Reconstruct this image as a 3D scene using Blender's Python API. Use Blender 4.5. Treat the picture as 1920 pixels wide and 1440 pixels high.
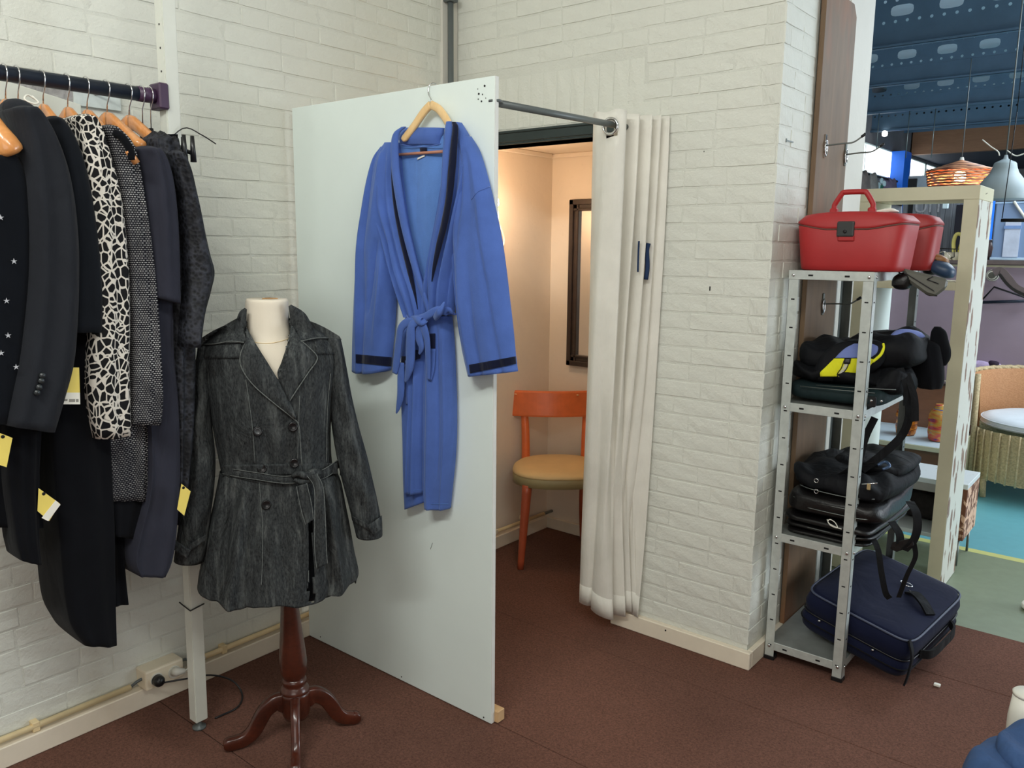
import bpy, bmesh, math, random
from mathutils import Vector, Matrix, Euler
from mathutils.bvhtree import BVHTree

for _o in list(bpy.data.objects):
    bpy.data.objects.remove(_o)
SC = bpy.context.scene
COL = SC.collection
R = math.radians
PI = math.pi
random.seed(11)

# ------------------------------------------------------------------ camera
FPX = 1530.0
YAW, PITCH, ROLL = R(-39.05), R(9.5), R(-0.57)
EYE = Vector((0, 0, 1.5))
_fw = Vector((math.sin(YAW) * math.cos(PITCH), math.cos(YAW) * math.cos(PITCH), -math.sin(PITCH)))
_r = Vector((math.cos(YAW), -math.sin(YAW), 0))
_d = _fw.cross(_r)
_c, _s = math.cos(ROLL), math.sin(ROLL)
CR = _c * _r + _s * _d
CD = -_s * _r + _c * _d
cam = bpy.data.cameras.new('camera')
cam.sensor_width = 36
cam.lens = FPX / 1920 * 36
cam.clip_start = 0.05
camo = bpy.data.objects.new('camera', cam)
COL.objects.link(camo)
camo.matrix_world = Matrix(((CR.x, -CD.x, -_fw.x, EYE.x), (CR.y, -CD.y, -_fw.y, EYE.y),
                            (CR.z, -CD.z, -_fw.z, EYE.z), (0, 0, 0, 1)))
SC.camera = camo

# ------------------------------------------------------------------ view + world + lamps
SC.view_settings.view_transform = 'Standard'
SC.view_settings.look = 'None'
SC.view_settings.gamma = 1
SC.view_settings.use_curve_mapping = False
SC.view_settings.exposure = -0.12
w = bpy.data.worlds.new('world')
SC.world = w
w.use_nodes = True
w.node_tree.nodes['Background'].inputs[0].default_value = (1.0, 0.94, 0.86, 1)
w.node_tree.nodes['Background'].inputs[1].default_value = 0.30


def area(name, loc, target, sx, sy, power, color=(1, 1, 1)):
    l = bpy.data.lights.new(name, 'AREA')
    l.shape = 'RECTANGLE'
    l.size, l.size_y = sx, sy
    l.energy = power
    l.color = color
    o = bpy.data.objects.new(name, l)
    COL.objects.link(o)
    o.location = loc
    o.rotation_euler = (Vector(target) - Vector(loc)).to_track_quat('-Z', 'Y').to_euler()
    return o


# fluorescent ceiling fittings over the shop corner and roof lights over the hall
area('ceiling_tube_light', (-0.95, -0.55, 3.1), (-1.8, 1.9, 0.8), 1.5, 0.25, 50, (0.97, 1.0, 0.95))
area('ceiling_tube_light', (0.6, 0.5, 3.1), (-0.9, 2.6, 0.7), 1.5, 0.25, 33, (0.97, 1.0, 0.95))
# added fill from behind the camera, brightens the lower left wall
area('left_wall_fill', (0.9, -1.5, 1.7), (-1.8, 1.2, 0.8), 2.2, 1.6, 22, (1.0, 0.96, 0.90))
# added cool fill from the right brightens the hall; roof lights between the purlins
area('hall_side_fill', (3.2, 7.5, 1.5), (-1.0, 7.8, 1.6), 7.0, 2.2, 330, (0.84, 0.93, 1.0))
area('hall_roof_light', (0.4, 6.1, 2.95), (0.2, 6.2, 0), 2.5, 0.9, 75, (0.84, 0.94, 1.0))
area('hall_roof_light', (-0.5, 9.1, 2.95), (-0.4, 9.0, 0), 2.5, 0.9, 85, (0.84, 0.94, 1.0))


# ------------------------------------------------------------------ geometry helpers
def ray(px, py):
    return CR * ((px - 960) / FPX) + CD * ((py - 720) / FPX) + _fw


def at(px, py, axis, val):
    v = ray(px, py)
    t = (val - EYE[axis]) / v[axis]
    return EYE + v * t


class Plane:
    """vertical plane: origin + horizontal normal towards the viewer side"""
    def __init__(s, o, n):
        s.o = Vector(o)
        s.n = Vector(n).normalized()
        s.side = Vector((-s.n.y, s.n.x, 0))

    def at(s, px, py, off=0.0):
        v = ray(px, py)
        t = (s.o + s.n * off - EYE).dot(s.n) / v.dot(s.n)
        return EYE + v * t


def lerp(a, b, t):
    return a + (b - a) * t


def crom(P, t):
    """Catmull-Rom through tuples/vectors P at t in 0..1"""
    n = len(P) - 1
    x = min(max(t, 0), 1) * n
    i = min(int(x), n - 1)
    f = x - i
    p1, p2 = P[i], P[i + 1]
    p0 = P[i - 1] if i > 0 else [2 * a - b for a, b in zip(p1, p2)]
    p3 = P[i + 2] if i + 2 <= n else [2 * b - a for a, b in zip(p1, p2)]
    return [0.5 * (2 * b + (c - a) * f + (2 * a - 5 * b + 4 * c - d) * f * f + (-a + 3 * b - 3 * c + d) * f ** 3)
            for a, b, c, d in zip(p0, p1, p2, p3)]


def wloc(o):
    v = Vector((0, 0, 0))
    while o is not None:
        v += o.location
        o = o.parent
    return v


def link_mesh(name, me, mat, parent, local, smooth):
    o = bpy.data.objects.new(name, me)
    COL.objects.link(o)
    if mat:
        me.materials.append(mat)
    if smooth:
        for p in me.polygons:
            p.use_smooth = True
    if parent is not None:
        o.parent = parent
        if not local:
            me.transform(Matrix.Translation(-wloc(parent)))
    elif not local:
        vs = [v.co for v in me.vertices]
        if vs:
            mn = Vector([min(v[i] for v in vs) for i in range(3)])
            mx = Vector([max(v[i] for v in vs) for i in range(3)])
            base = Vector(((mn.x + mx.x) / 2, (mn.y + mx.y) / 2, mn.z))
            me.transform(Matrix.Translation(-base))
            o.location = base
    return o


def mk(name, verts, faces, mat=None, parent=None, local=False, smooth=False):
    me = bpy.data.meshes.new(name)
    me.from_pydata([tuple(v) for v in verts], [], faces)
    me.validate()
    bm = bmesh.new()
    bm.from_mesh(me)
    bmesh.ops.recalc_face_normals(bm, faces=bm.faces)
    bm.to_mesh(me)
    bm.free()
    return link_mesh(name, me, mat, parent, local, smooth)


def bmobj(name, bm, mat=None, parent=None, local=False, smooth=False):
    bmesh.ops.recalc_face_normals(bm, faces=bm.faces)
    me = bpy.data.meshes.new(name)
    bm.to_mesh(me)
    bm.free()
    return link_mesh(name, me, mat, parent, local, smooth)


def empty(name, loc, rot=(0, 0, 0)):
    o = bpy.data.objects.new(name, None)
    o.empty_display_size = 0.05
    COL.objects.link(o)
    o.location = loc
    o.rotation_euler = rot
    return o


def tag(o, label, cat, group=None):
    o['label'] = label
    o['category'] = cat
    if group:
        o['group'] = group
    return o


def thing(name, loc, label, cat, group=None, rot=(0, 0, 0)):
    return tag(empty(name, loc, rot), label, cat, group)


def struct(o):
    o['kind'] = 'structure'
    return o


def bm_box(bm, lo, hi, bev=0.0, mtx=None, seg=1):
    r = bmesh.ops.create_cube(bm, size=1)
    vs = r['verts']
    lo, hi = Vector(lo), Vector(hi)
    for v in vs:
        v.co = Vector([(lo[i] + hi[i]) / 2 + v.co[i] * (hi[i] - lo[i]) for i in range(3)])
    if bev > 0:
        es = list({e for v in vs for e in v.link_edges})
        r2 = bmesh.ops.bevel(bm, geom=es, offset=bev, segments=seg, affect='EDGES', profile=0.5)
        vs = list({v for f in r2['faces'] for v in f.verts} | {v for v in vs if v.is_valid})
    if mtx is not None:
        for v in vs:
            v.co = mtx @ v.co
    return vs


def box(name, lo, hi, mat, parent=None, bev=0.0, local=False, seg=1, mtx=None, smooth=False):
    bm = bmesh.new()
    bm_box(bm, lo, hi, bev, mtx, seg)
    return bmobj(name, bm, mat, parent, local, smooth)


def tube_geo(pts, rad, n=10, closed=False, caps=True):
    pts = [Vector(p) for p in pts]
    m = len(pts)
    if not isinstance(rad, (list, tuple)):
        rad = [rad] * m
    V, F = [], []
    up = None
    for i, p in enumerate(pts):
        if closed:
            t = (pts[(i + 1) % m] - pts[i - 1])
        else:
            t = pts[min(i + 1, m - 1)] - pts[max(i - 1, 0)]
        t.normalize()
        if up is None:
            up = Vector((0, 0, 1)) if abs(t.z) < 0.9 else Vector((1, 0, 0))
        a = t.cross(up)
        if a.length < 1e-6:
            a = t.orthogonal()
        a.normalize()
        b = a.cross(t).normalized()
        up = b
        for k in range(n):
            an = 2 * PI * k / n
            V.append(p + (a * math.cos(an) + b * math.sin(an)) * rad[i])
    rng = m if closed else m - 1
    for i in range(rng):
        j = (i + 1) % m
        for k in range(n):
            k2 = (k + 1) % n
            F.append((i * n + k, i * n + k2, j * n + k2, j * n + k))
    if caps and not closed:
        F.append(tuple(range(n))[::-1])
        F.append(tuple((m - 1) * n + k for k in range(n)))
    return V, F


def smooth_path(P, n):
    return [Vector(crom([tuple(p) for p in P], i / (n - 1))) for i in range(n)]


def tube(name, pts, rad, mat, parent=None, n=10, closed=False, local=False, caps=True, smooth=True):
    V, F = tube_geo(pts, rad, n, closed, caps)
    return mk(name, V, F, mat, parent, local, smooth)


def lathe(name, prof, centre, mat, parent=None, n=28, local=False, smooth=True, axis=None):
    """prof: [(r, z)] from bottom to top round a vertical axis (axis = optional lean vector)"""
    V, F = [], []
    cx = Vector(centre)
    for r, z in prof:
        c0 = cx + (Vector((0, 0, z)) if axis is None else Vector(axis) * z)
        for k in range(n):
            a = 2 * PI * k / n
            V.append(c0 + Vector((r * math.cos(a), r * math.sin(a), 0)))
    for i in range(len(prof) - 1):
        for k in range(n):
            k2 = (k + 1) % n
            F.append((i * n + k, i * n + k2, (i + 1) * n + k2, (i + 1) * n + k))
    F.append(tuple(range(n))[::-1])
    F.append(tuple((len(prof) - 1) * n + k for k in range(n)))
    return mk(name, V, F, mat, parent, local, smooth)


def poly_prism(name, pts, thick, mat, parent=None, local=False, bev=0.0, smooth=False):
    """pts: planar 3D outline; thick: Vector extrusion"""
    bm = bmesh.new()
    vs = [bm.verts.new(p) for p in pts]
    f = bm.faces.new(vs)
    r = bmesh.ops.extrude_face_region(bm, geom=[f])
    for v in r['geom']:
        if isinstance(v, bmesh.types.BMVert):
            v.co += Vector(thick)
    if bev:
        bmesh.ops.bevel(bm, geom=list(bm.edges), offset=bev, segments=1, affect='EDGES')
    return bmobj(name, bm, mat, parent, local, smooth)


def spow(c, p):
    return math.copysign(abs(c) ** p, c)


def loft(name, pl, rows, mat, parent=None, nt=56, nv=48, p=2.0, fold=None, hem=None, rise=0.0,
         capt=True, capb=True, cut=None, get=False, solid=0.0, topdome=0.0):
    """rows: (pxL, pxR, py, depth_front, depth_back, off) traced top to bottom.
    A closed, really thick body whose silhouette lies in plane pl."""
    V, F = [], []
    rr = [tuple(r) + (0.0,) * (6 - len(r)) for r in rows]
    for i in range(nv):
        t = i / (nv - 1)
        L, Rr, y, df, db, off = crom(rr, t)
        A, B = pl.at(L, y, off), pl.at(Rr, y, off)
        mid, half = (A + B) / 2, (B - A) / 2
        for k in range(nt):
            a = 2 * PI * k / nt
            c, s = spow(math.cos(a), 2 / p), spow(math.sin(a), 2 / p)
            q = mid + half * c + pl.n * ((df if s > 0 else db) * s)
            u = (c + 1) / 2
            if fold:
                e_ = min(1, abs(s) * 1.6)
                q = q + pl.n * (fold(u, t) * e_ * e_ * (3 - 2 * e_) * (1 if s > 0 else -1))
            if hem:
                q.z += hem(u, s) * max(0, (t - 0.75) / 0.25) ** 2
            if rise:
                dd = -s * (db if s < 0 else df)
                q.z += rise * (1 - abs(2 * dd / max(db, 1e-4) - 1)) * (1 - t) ** 6
            V.append(q)
    for i in range(nv - 1):
        for k in range(nt):
            k2 = (k + 1) % nt
            F.append((i * nt + k, i * nt + k2, (i + 1) * nt + k2, (i + 1) * nt + k))
    if capt:
        c0 = sum((V[k] for k in range(nt)), Vector()) / nt + Vector((0, 0, topdome))
        V.append(c0)
        F += [(k, len(V) - 1, (k + 1) % nt) for k in range(nt)]
    if capb:
        b = (nv - 1) * nt
        V.append(sum((V[b + k] for k in range(nt)), Vector()) / nt)
        F += [(b + k, b + (k + 1) % nt, len(V) - 1) for k in range(nt)]
    if cut:
        def inside(P, x, y):
            r = False
            j = len(P) - 1
            for i in range(len(P)):
                if (P[i][1] > y) != (P[j][1] > y) and x < (P[j][0] - P[i][0]) * (y - P[i][1]) / (P[j][1] - P[i][1]) + P[i][0]:
                    r = not r
                j = i
            return r

        def keep(f):
            c = sum((V[i] for i in f), Vector()) / len(f)
            base = pl.o
            if (c - base).dot(pl.n) < 0.0:
                return True
            x, y = pix(c)
            return not any(inside(P, x, y) for P in cut)
        F = [f for f in F if keep(f)]
    bvh = BVHTree.FromPolygons(V, F)
    o = mk(name, V, F, mat, parent, smooth=True)
    if solid:
        m = o.modifiers.new('solid', 'SOLIDIFY')
        m.thickness = solid
        m.offset = -1
    return (o, bvh) if get else o


def pix(p):
    q = Vector(p) - EYE
    z = q.dot(_fw)
    return 960 + FPX * q.dot(CR) / z, 720 + FPX * q.dot(CD) / z


def strip(name, A, B, mat, parent=None, bvh=None, pl=None, off=0.004, thick=0.004, nu=8, nv=30,
          bulge=0.0, fold=None, back=None, smooth=True):
    """cloth piece laid on the surface of bvh (or standing in plane pl).
    A, B: left / right edges [(px, py[, extra depth])]. Thickness is real."""
    Ad = [tuple(a) + (0.0,) * (3 - len(a)) for a in A]
    Bd = [tuple(b) + (0.0,) * (3 - len(b)) for b in B]
    fr, bk = [], []
    prev = None
    for i in range(nv):
        t = i / (nv - 1)
        a, b = crom(Ad, t), crom(Bd, t)
        for k in range(nu):
            u = k / (nu - 1)
            x, y, d = lerp(a[0], b[0], u), lerp(a[1], b[1], u), lerp(a[2], b[2], u)
            rd = ray(x, y).normalized()
            n = -rd
            base = None
            if bvh is not None:
                h = bvh.ray_cast(EYE, rd)
                if h[0] is not None:
                    base = h[0]
                    dist = (base - EYE).length
                    if prev is not None and abs(dist - prev) > 0.12:
                        base = None
                    else:
                        prev = dist
            if base is None:
                if pl is not None and prev is None:
                    base = pl.at(x, y)
                elif prev is not None:
                    base = EYE + rd * prev
                else:
                    base = pl.at(x, y)
            e = off + d + bulge * math.sin(PI * u) + (fold(u, t) if fold else 0)
            fr.append(base + n * (e + thick))
            bk.append(base + n * (e if back is None else back))
    N = nu * nv
    V = fr + bk
    F = []
    for i in range(nv - 1):
        for k in range(nu - 1):
            q = i * nu + k
            F.append((q, q + 1, q + nu + 1, q + nu))
            F.append((N + q, N + q + nu, N + q + nu + 1, N + q + 1))
    for i in range(nv - 1):
        q = i * nu
        F.append((q, q + nu, N + q + nu, N + q))
        q = i * nu + nu - 1
        F.append((q, N + q, N + q + nu, q + nu))
    for k in range(nu - 1):
        F.append((k, N + k, N + k + 1, k + 1))
        q = (nv - 1) * nu + k
        F.append((q, q + 1, N + q + 1, N + q))
    return mk(name, V, F, mat, parent, smooth=smooth)


def onsurf(bvh, px, py, off=0.0, pl=None):
    rd = ray(px, py).normalized()
    h = bvh.ray_cast(EYE, rd)
    if h[0] is None:
        return pl.at(px, py) - rd * off
    return h[0] - rd * off


def disc_on(name, bvh, px, py, r, thick, mat, parent, pl=None, holes=False):
    c = onsurf(bvh, px, py, 0.0, pl)
    n = (EYE - c).normalized()
    n.z *= 0.3
    n.normalize()
    a = n.cross(Vector((0, 0, 1))).normalized()
    b = a.cross(n)
    V = []
    prof = [(r * 0.9, 0), (r, thick * .4), (r, thick * .8), (r * .85, thick), (r * .7, thick * .8), (r * .1, thick * .7)]
    N = 16
    for rr_, h in prof:
        for k in range(N):
            an = 2 * PI * k / N
            V.append(c + n * h + (a * math.cos(an) + b * math.sin(an)) * rr_)
    F = []
    for i in range(len(prof) - 1):
        for k in range(N):
            F.append((i * N + k, i * N + (k + 1) % N, (i + 1) * N + (k + 1) % N, (i + 1) * N + k))
    F.append(tuple(range((len(prof) - 1) * N, len(prof) * N)))
    return mk(name, V, F, mat, parent, smooth=True)


def dup(root, group_label=None):
    r = root.copy()
    COL.objects.link(r)
    for ch in [c for c in bpy.data.objects if c.parent == root]:
        c = ch.copy()
        COL.objects.link(c)
        c.parent = r
        for g in [g for g in bpy.data.objects if g.parent == ch]:
            d = g.copy()
            COL.objects.link(d)
            d.parent = c
    return r


def text_mesh(name, body, size, mat, origin, xdir, ydir, parent=None, depth=0.0015):
    cu = bpy.data.curves.new(name, 'FONT')
    cu.body = body
    cu.size = size
    cu.extrude = depth
    cu.align_x = 'CENTER'
    cu.align_y = 'CENTER'
    cu.resolution_u = 3
    to = bpy.data.objects.new(name + '_tmp', cu)
    COL.objects.link(to)
    dg = bpy.context.evaluated_depsgraph_get()
    me = bpy.data.meshes.new_from_object(to.evaluated_get(dg))
    bpy.data.objects.remove(to)
    xd, yd = Vector(xdir).normalized(), Vector(ydir).normalized()
    zd = xd.cross(yd)
    M = Matrix(((xd.x, yd.x, zd.x, origin[0]), (xd.y, yd.y, zd.y, origin[1]), (xd.z, yd.z, zd.z, origin[2]), (0, 0, 0, 1)))
    me.transform(M)
    me.materials.clear()
    return link_mesh(name, me, mat, parent, False, False)


# ------------------------------------------------------------------ materials
def lin(c):
    c = c / 255
    return c / 12.92 if c <= 0.04045 else ((c + 0.055) / 1.055) ** 2.4


def rgb(r, g, b, k=1.15):
    return tuple(min(0.92, lin(x) * k) for x in (r, g, b)) + (1,)


class NT:
    def __init__(s, name):
        s.m = bpy.data.materials.new(name)
        s.m.use_nodes = True
        s.t = s.m.node_tree
        s.b = s.t.nodes['Principled BSDF']
        s.tc = None

    def n(s, typ, **kw):
        nd = s.t.nodes.new(typ)
        for k, v in kw.items():
            setattr(nd, k, v)
        return nd

    def l(s, a, b):
        s.t.links.new(a, b)

    def coord(s, scale=(1, 1, 1), kind='Object', rot=(0, 0, 0)):
        if s.tc is None:
            s.tc = s.n('ShaderNodeTexCoord')
        mp = s.n('ShaderNodeMapping')
        mp.inputs['Scale'].default_value = scale
        mp.inputs['Rotation'].default_value = rot
        s.l(s.tc.outputs[kind], mp.inputs[0])
        return mp.outputs[0]

    def noise(s, vec, scale, detail=4, rough=.6, dist=0):
        nd = s.n('ShaderNodeTexNoise')
        nd.inputs['Scale'].default_value = scale
        nd.inputs['Detail'].default_value = detail
        nd.inputs['Roughness'].default_value = rough
        nd.inputs['Distortion'].default_value = dist
        s.l(vec, nd.inputs['Vector'])
        return nd.outputs['Fac']

    def ramp(s, fac, stops):
        nd = s.n('ShaderNodeValToRGB')
        e = nd.color_ramp.elements
        while len(e) < len(stops):
            e.new(0.5)
        for i, (p, c) in enumerate(stops):
            e[i].position = p
            e[i].color = c
        s.l(fac, nd.inputs[0])
        return nd.outputs[0]

    def mix(s, fac, a, b, mode='MIX'):
        nd = s.n('ShaderNodeMix', data_type='RGBA', blend_type=mode)
        for sock, v in ((nd.inputs[0], fac), (nd.inputs[6], a), (nd.inputs[7], b)):
            if isinstance(v, (float, int, tuple)):
                sock.default_value = v
            else:
                s.l(v, sock)
        return nd.outputs[2]

    def bump(s, h, strength, dist=0.01, prev=None):
        nd = s.n('ShaderNodeBump')
        nd.inputs['Strength'].default_value = strength
        nd.inputs['Distance'].default_value = dist
        s.l(h, nd.inputs['Height'])
        if prev is not None:
            s.l(prev, nd.inputs['Normal'])
        return nd.outputs[0]

    def fin(s, col=None, rough=.6, metal=0, nrm=None, spec=.5):
        b = s.b
        if col is not None:
            if isinstance(col, tuple):
                b.inputs['Base Color'].default_value = col
            else:
                s.l(col, b.inputs['Base Color'])
        if isinstance(rough, (float, int)):
            b.inputs['Roughness'].default_value = rough
        else:
            s.l(rough, b.inputs['Roughness'])
        b.inputs['Metallic'].default_value = metal
        b.inputs['Specular IOR Level'].default_value = spec
        if nrm is not None:
            s.l(nrm, b.inputs['Normal'])
        return s.m


def simple(name, c, rough=.5, metal=0, var=.12, vscale=12, bs=0.0, bscale=200, spec=.5, stretch=(1, 1, 1), bdist=.003):
    t = NT(name)
    v = t.coord(stretch)
    n = t.noise(v, vscale)
    dark = tuple(x * (1 - var) for x in c[:3]) + (1,)
    lite = tuple(min(.95, x * (1 + var)) for x in c[:3]) + (1,)
    col = t.ramp(n, [(.3, dark), (.7, lite)])
    nrm = t.bump(t.noise(v, bscale, 3), bs, bdist) if bs else None
    return t.fin(col, rough, metal, nrm, spec)


def fabric(name, c, rough=.85, var=.15, weave=900, bs=.25, sheen=.04, wr=14, wrs=.45, spec=.12):
    t = NT(name)
    v = t.coord()
    n = t.noise(v, 9, 5)
    dark = tuple(x * (1 - var) for x in c[:3]) + (1,)
    lite = tuple(min(.95, x * (1 + var)) for x in c[:3]) + (1,)
    col = t.ramp(n, [(.3, dark), (.7, lite)])
    b1 = t.bump(t.noise(t.coord((1, 1, .35)), wr, 3, .5, .8), wrs * 1.3, .016)
    b2 = t.bump(t.noise(v, weave, 2), bs, .001, b1)
    t.b.inputs['Sheen Weight'].default_value = sheen
    t.b.inputs['Sheen Roughness'].default_value = .5
    return t.fin(col, rough, 0, b2, spec)


def wood(name, c1, c2, rough=.35, scale=(3, 3, 40), bs=.05, coat=.3, rings=2.0):
    t = NT(name)
    v = t.coord(scale)
    n = t.noise(v, rings, 5, .6, .8)
    n2 = t.noise(t.coord(tuple(x * 4 for x in scale)), 6, 3)
    col = t.ramp(n, [(.3, c1), (.7, c2)])
    col = t.mix(.25, col, t.ramp(n2, [(.35, c1), (.65, c2)]))
    t.b.inputs['Coat Weight'].default_value = coat
    t.b.inputs['Coat Roughness'].default_value = .15
    return t.fin(col, rough, 0, t.bump(n2, bs, .002))
# ------------------------------------------------------------------ material set
def painted(name, c, bs=.5, warm=None):
    t = NT(name)
    v = t.coord()
    n = t.noise(v, 3.5, 5)
    col = t.ramp(n, [(.3, tuple(x * .93 for x in c[:3]) + (1,)), (.7, c)])
    sp = t.noise(v, 55, 3, .6)
    col = t.mix(t.ramp(sp, [(.66, (0, 0, 0, 1)), (.74, (.35, .35, .35, 1))]), col, tuple(x * .8 for x in c[:3]) + (1,))
    b1 = t.bump(t.noise(v, 28, 5, .65), bs, .006)
    b2 = t.bump(t.noise(v, 190, 3, .6), bs * .6, .0015, b1)
    return t.fin(col, .55, 0, b2, .35)


M = {}
M['paint'] = painted('painted_brick', rgb(216, 217, 208, 1.14), .75)
M['paint_joint'] = painted('painted_mortar', rgb(212, 213, 204, 1.12), 1.0)
M['paint_end'] = painted('painted_plaster', rgb(212, 209, 200, 1.08), .3)
M['baseboard'] = simple('cream_baseboard', rgb(226, 215, 196, 1.1), .45, var=.04, bs=.08, bscale=60)
M['plaster'] = painted('cubicle_plaster', rgb(232, 220, 204, 1.1), .22)
M['white_board'] = simple('white_melamine', rgb(214, 224, 220, 1.2), .38, var=.02, vscale=3, bs=.03, bscale=400)
M['board_edge'] = simple('board_edge', rgb(205, 205, 200, 1.2), .5, var=.05)
M['lintel'] = simple('dark_green_steel', rgb(52, 62, 62, 1.1), .35, .3, var=.15)
M['pipe_grey'] = simple('grey_pipe', rgb(92, 98, 98), .4, .2, var=.08)
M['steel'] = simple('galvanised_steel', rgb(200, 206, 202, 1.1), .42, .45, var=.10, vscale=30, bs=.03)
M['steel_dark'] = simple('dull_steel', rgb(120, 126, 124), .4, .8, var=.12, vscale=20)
M['shelf_grey'] = simple('grey_shelf_sheet', rgb(150, 154, 150), .38, .5, var=.12, vscale=15)
M['chrome'] = simple('chrome', (.75, .75, .76, 1), .15, 1, var=.03)
M['black_metal'] = simple('black_metal', rgb(25, 26, 30), .4, .5, var=.1)
M['black_plastic'] = simple('black_plastic', rgb(24, 24, 26), .35, var=.1)
M['white_plastic'] = simple('white_plastic', rgb(228, 226, 215, 1.05), .35, var=.03)
M['cream_plastic'] = simple('cream_plastic', rgb(226, 214, 190), .4, var=.03)
M['conduit'] = simple('cream_conduit', rgb(222, 200, 156), .4, var=.06)
M['hole'] = simple('hole_dark', rgb(14, 15, 16), .8, var=0)
M['post_white'] = simple('post_white_paint', rgb(205, 207, 198, 1.15), .4, var=.04, bs=.05, bscale=80)
M['rail_navy'] = simple('navy_rail', rgb(26, 36, 52), .4, .2, var=.15, vscale=20)
M['plum'] = simple('plum_plastic', rgb(62, 40, 66), .45, var=.1)


def carpet_mat(name, c):
    t = NT(name)
    v = t.coord()
    big = t.noise(v, 1.6, 4)
    midn = t.noise(v, 130, 4, .75)
    fine = t.noise(v, 420, 2, .7)
    dark = tuple(x * .86 for x in c[:3]) + (1,)
    lite = tuple(x * 1.12 for x in c[:3]) + (1,)
    col = t.ramp(big, [(.3, dark), (.7, lite)])
    sp = t.ramp(fine, [(.32, (.55, .55, .55, 1)), (.5, (1, 1, 1, 1)), (.66, (1.0, 1.0, 1.0, 1)), (.78, (1.9, 1.8, 1.8, 1))])
    col = t.mix(.8, col, sp, 'MULTIPLY')
    col = t.mix(.75, col, t.ramp(midn, [(.36, (.62, .6, .6, 1)), (.5, (1, 1, 1, 1)), (.62, (1.25, 1.2, 1.2, 1)), (.72, (1.7, 1.6, 1.6, 1))]), 'MULTIPLY')
    return t.fin(col, .95, 0, t.bump(fine, .5, .003), .1)


M['carpet'] = carpet_mat('maroon_carpet', rgb(107, 76, 65, 1.12))
M['gap'] = simple('seam_dark', rgb(38, 20, 18), .95, var=.1)
M['green_floor'] = simple('green_sports_floor', rgb(118, 128, 106, 1.1), .45, var=.06, vscale=20, bs=.05, bscale=300)
M['turq_floor'] = simple('turquoise_sports_floor', rgb(98, 160, 170, 1.1), .4, var=.04, vscale=20)
M['yellow_line'] = simple('yellow_court_line', rgb(190, 190, 120, 1.1), .4, var=.06)
M['mauve'] = simple('mauve_board', rgb(150, 134, 148, 1.1), .7, var=.08, vscale=3, bs=.1, bscale=120)
M['ledge_brown'] = simple('brown_ledge', rgb(92, 80, 78), .5, var=.15)
M['blue_paint'] = simple('blue_column_paint', rgb(20, 105, 215, 1.1), .4, var=.04)

# ------------------------------------------------------------------ floor
fl = struct(box('floor', (-3.2, -1.6, -0.06), (3.4, 3.575, -0.004), M['gap']))
ys = [-1.6, -1.276, -0.654, -0.032, 0.59, 1.211, 1.833, 2.455, 3.085, 3.575]
for a, b in zip(ys[:-1], ys[1:]):
    box('carpet_strip', (-3.2, a + .0012, -0.004), (3.4, b - .0012, 0.0), M['carpet'], fl, bev=.0012)
f2 = struct(box('floor', (-4.3, 3.575, -0.06), (3.4, 4.545, -0.003), M['green_floor']))
struct(box('floor', (-4.3, 4.545, -0.06), (3.4, 4.60, -0.0025), M['yellow_line']))
struct(box('floor', (-4.3, 4.60, -0.06), (3.4, 19, -0.003), M['turq_floor']))

# ------------------------------------------------------------------ brick walls
COURSE = 0.0628
JOINT0 = 1.5885
ZTOP = 3.15


def brick_mesh(name, L, H, seed, mat):
    """painted hand-made brick, front towards +Y local (x along wall, z up)"""
    rnd = random.Random(seed)
    V, F = [], []
    nx, nz = (4, 2) if L > .15 else (2, 2)
    ins = .0036
    pr = .0026
    # back ring
    for (x, z) in ((0, 0), (L, 0), (L, H), (0, H)):
        V.append((x, -0.004, z))
    grid = []
    for j in range(nz + 1):
        for i in range(nx + 1):
            x = ins * .6 + (L - 1.2 * ins) * i / nx
            z = ins + (H - 2 * ins) * j / nz
            e = i in (0, nx) or j in (0, nz)
            y = pr + rnd.uniform(-.0010, .0012) + ((-.0010 if j in (0, nz) else -.0018 if i in (0, nx) else 0))
            if e:
                x += rnd.uniform(-.0016, .0016)
                z += rnd.uniform(-.0018, .0018)
            grid.append(len(V))
            V.append((x, y, z))
    g = lambda i, j: grid[j * (nx + 1) + i]
    for j in range(nz):
        for i in range(nx):
            F.append((g(i, j), g(i + 1, j), g(i + 1, j + 1), g(i, j + 1)))
    F.append(tuple([0, 1] + [g(i, 0) for i in range(nx, -1, -1)]))
    F.append(tuple([1, 2] + [g(nx, j) for j in range(nz, -1, -1)]))
    F.append(tuple([2, 3] + [g(i, nz) for i in range(0, nx + 1)]))
    F.append(tuple([3, 0] + [g(0, j) for j in range(0, nz + 1)]))
    me = bpy.data.meshes.new(name)
    me.from_pydata(V, [], F)
    bm = bmesh.new()
    bm.from_mesh(me)
    bmesh.ops.recalc_face_normals(bm, faces=bm.faces)
    bm.to_mesh(me)
    bm.free()
    me.materials.append(mat)
    for p in me.polygons:
        p.use_smooth = False
    return me


BR = {}


def brick_lib(mat, key):
    Hh = COURSE - .0035
    BR[key] = {
        'S': [brick_mesh('brick', .2175, Hh, 100 + i, mat) for i in range(8)],
        'Hd': [brick_mesh('brick', .104, Hh, 200 + i, mat) for i in range(4)],
        'Q': [brick_mesh('brick', .159, Hh, 300 + i, mat) for i in range(4)],
        'V': [brick_mesh('brick', .0625, .205, 400 + i, mat) for i in range(4)]}


brick_lib(M['paint'], 'p')
LEN = {'S': .22, 'Hd': .1065, 'Q': .1615, 'V': .065}


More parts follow.
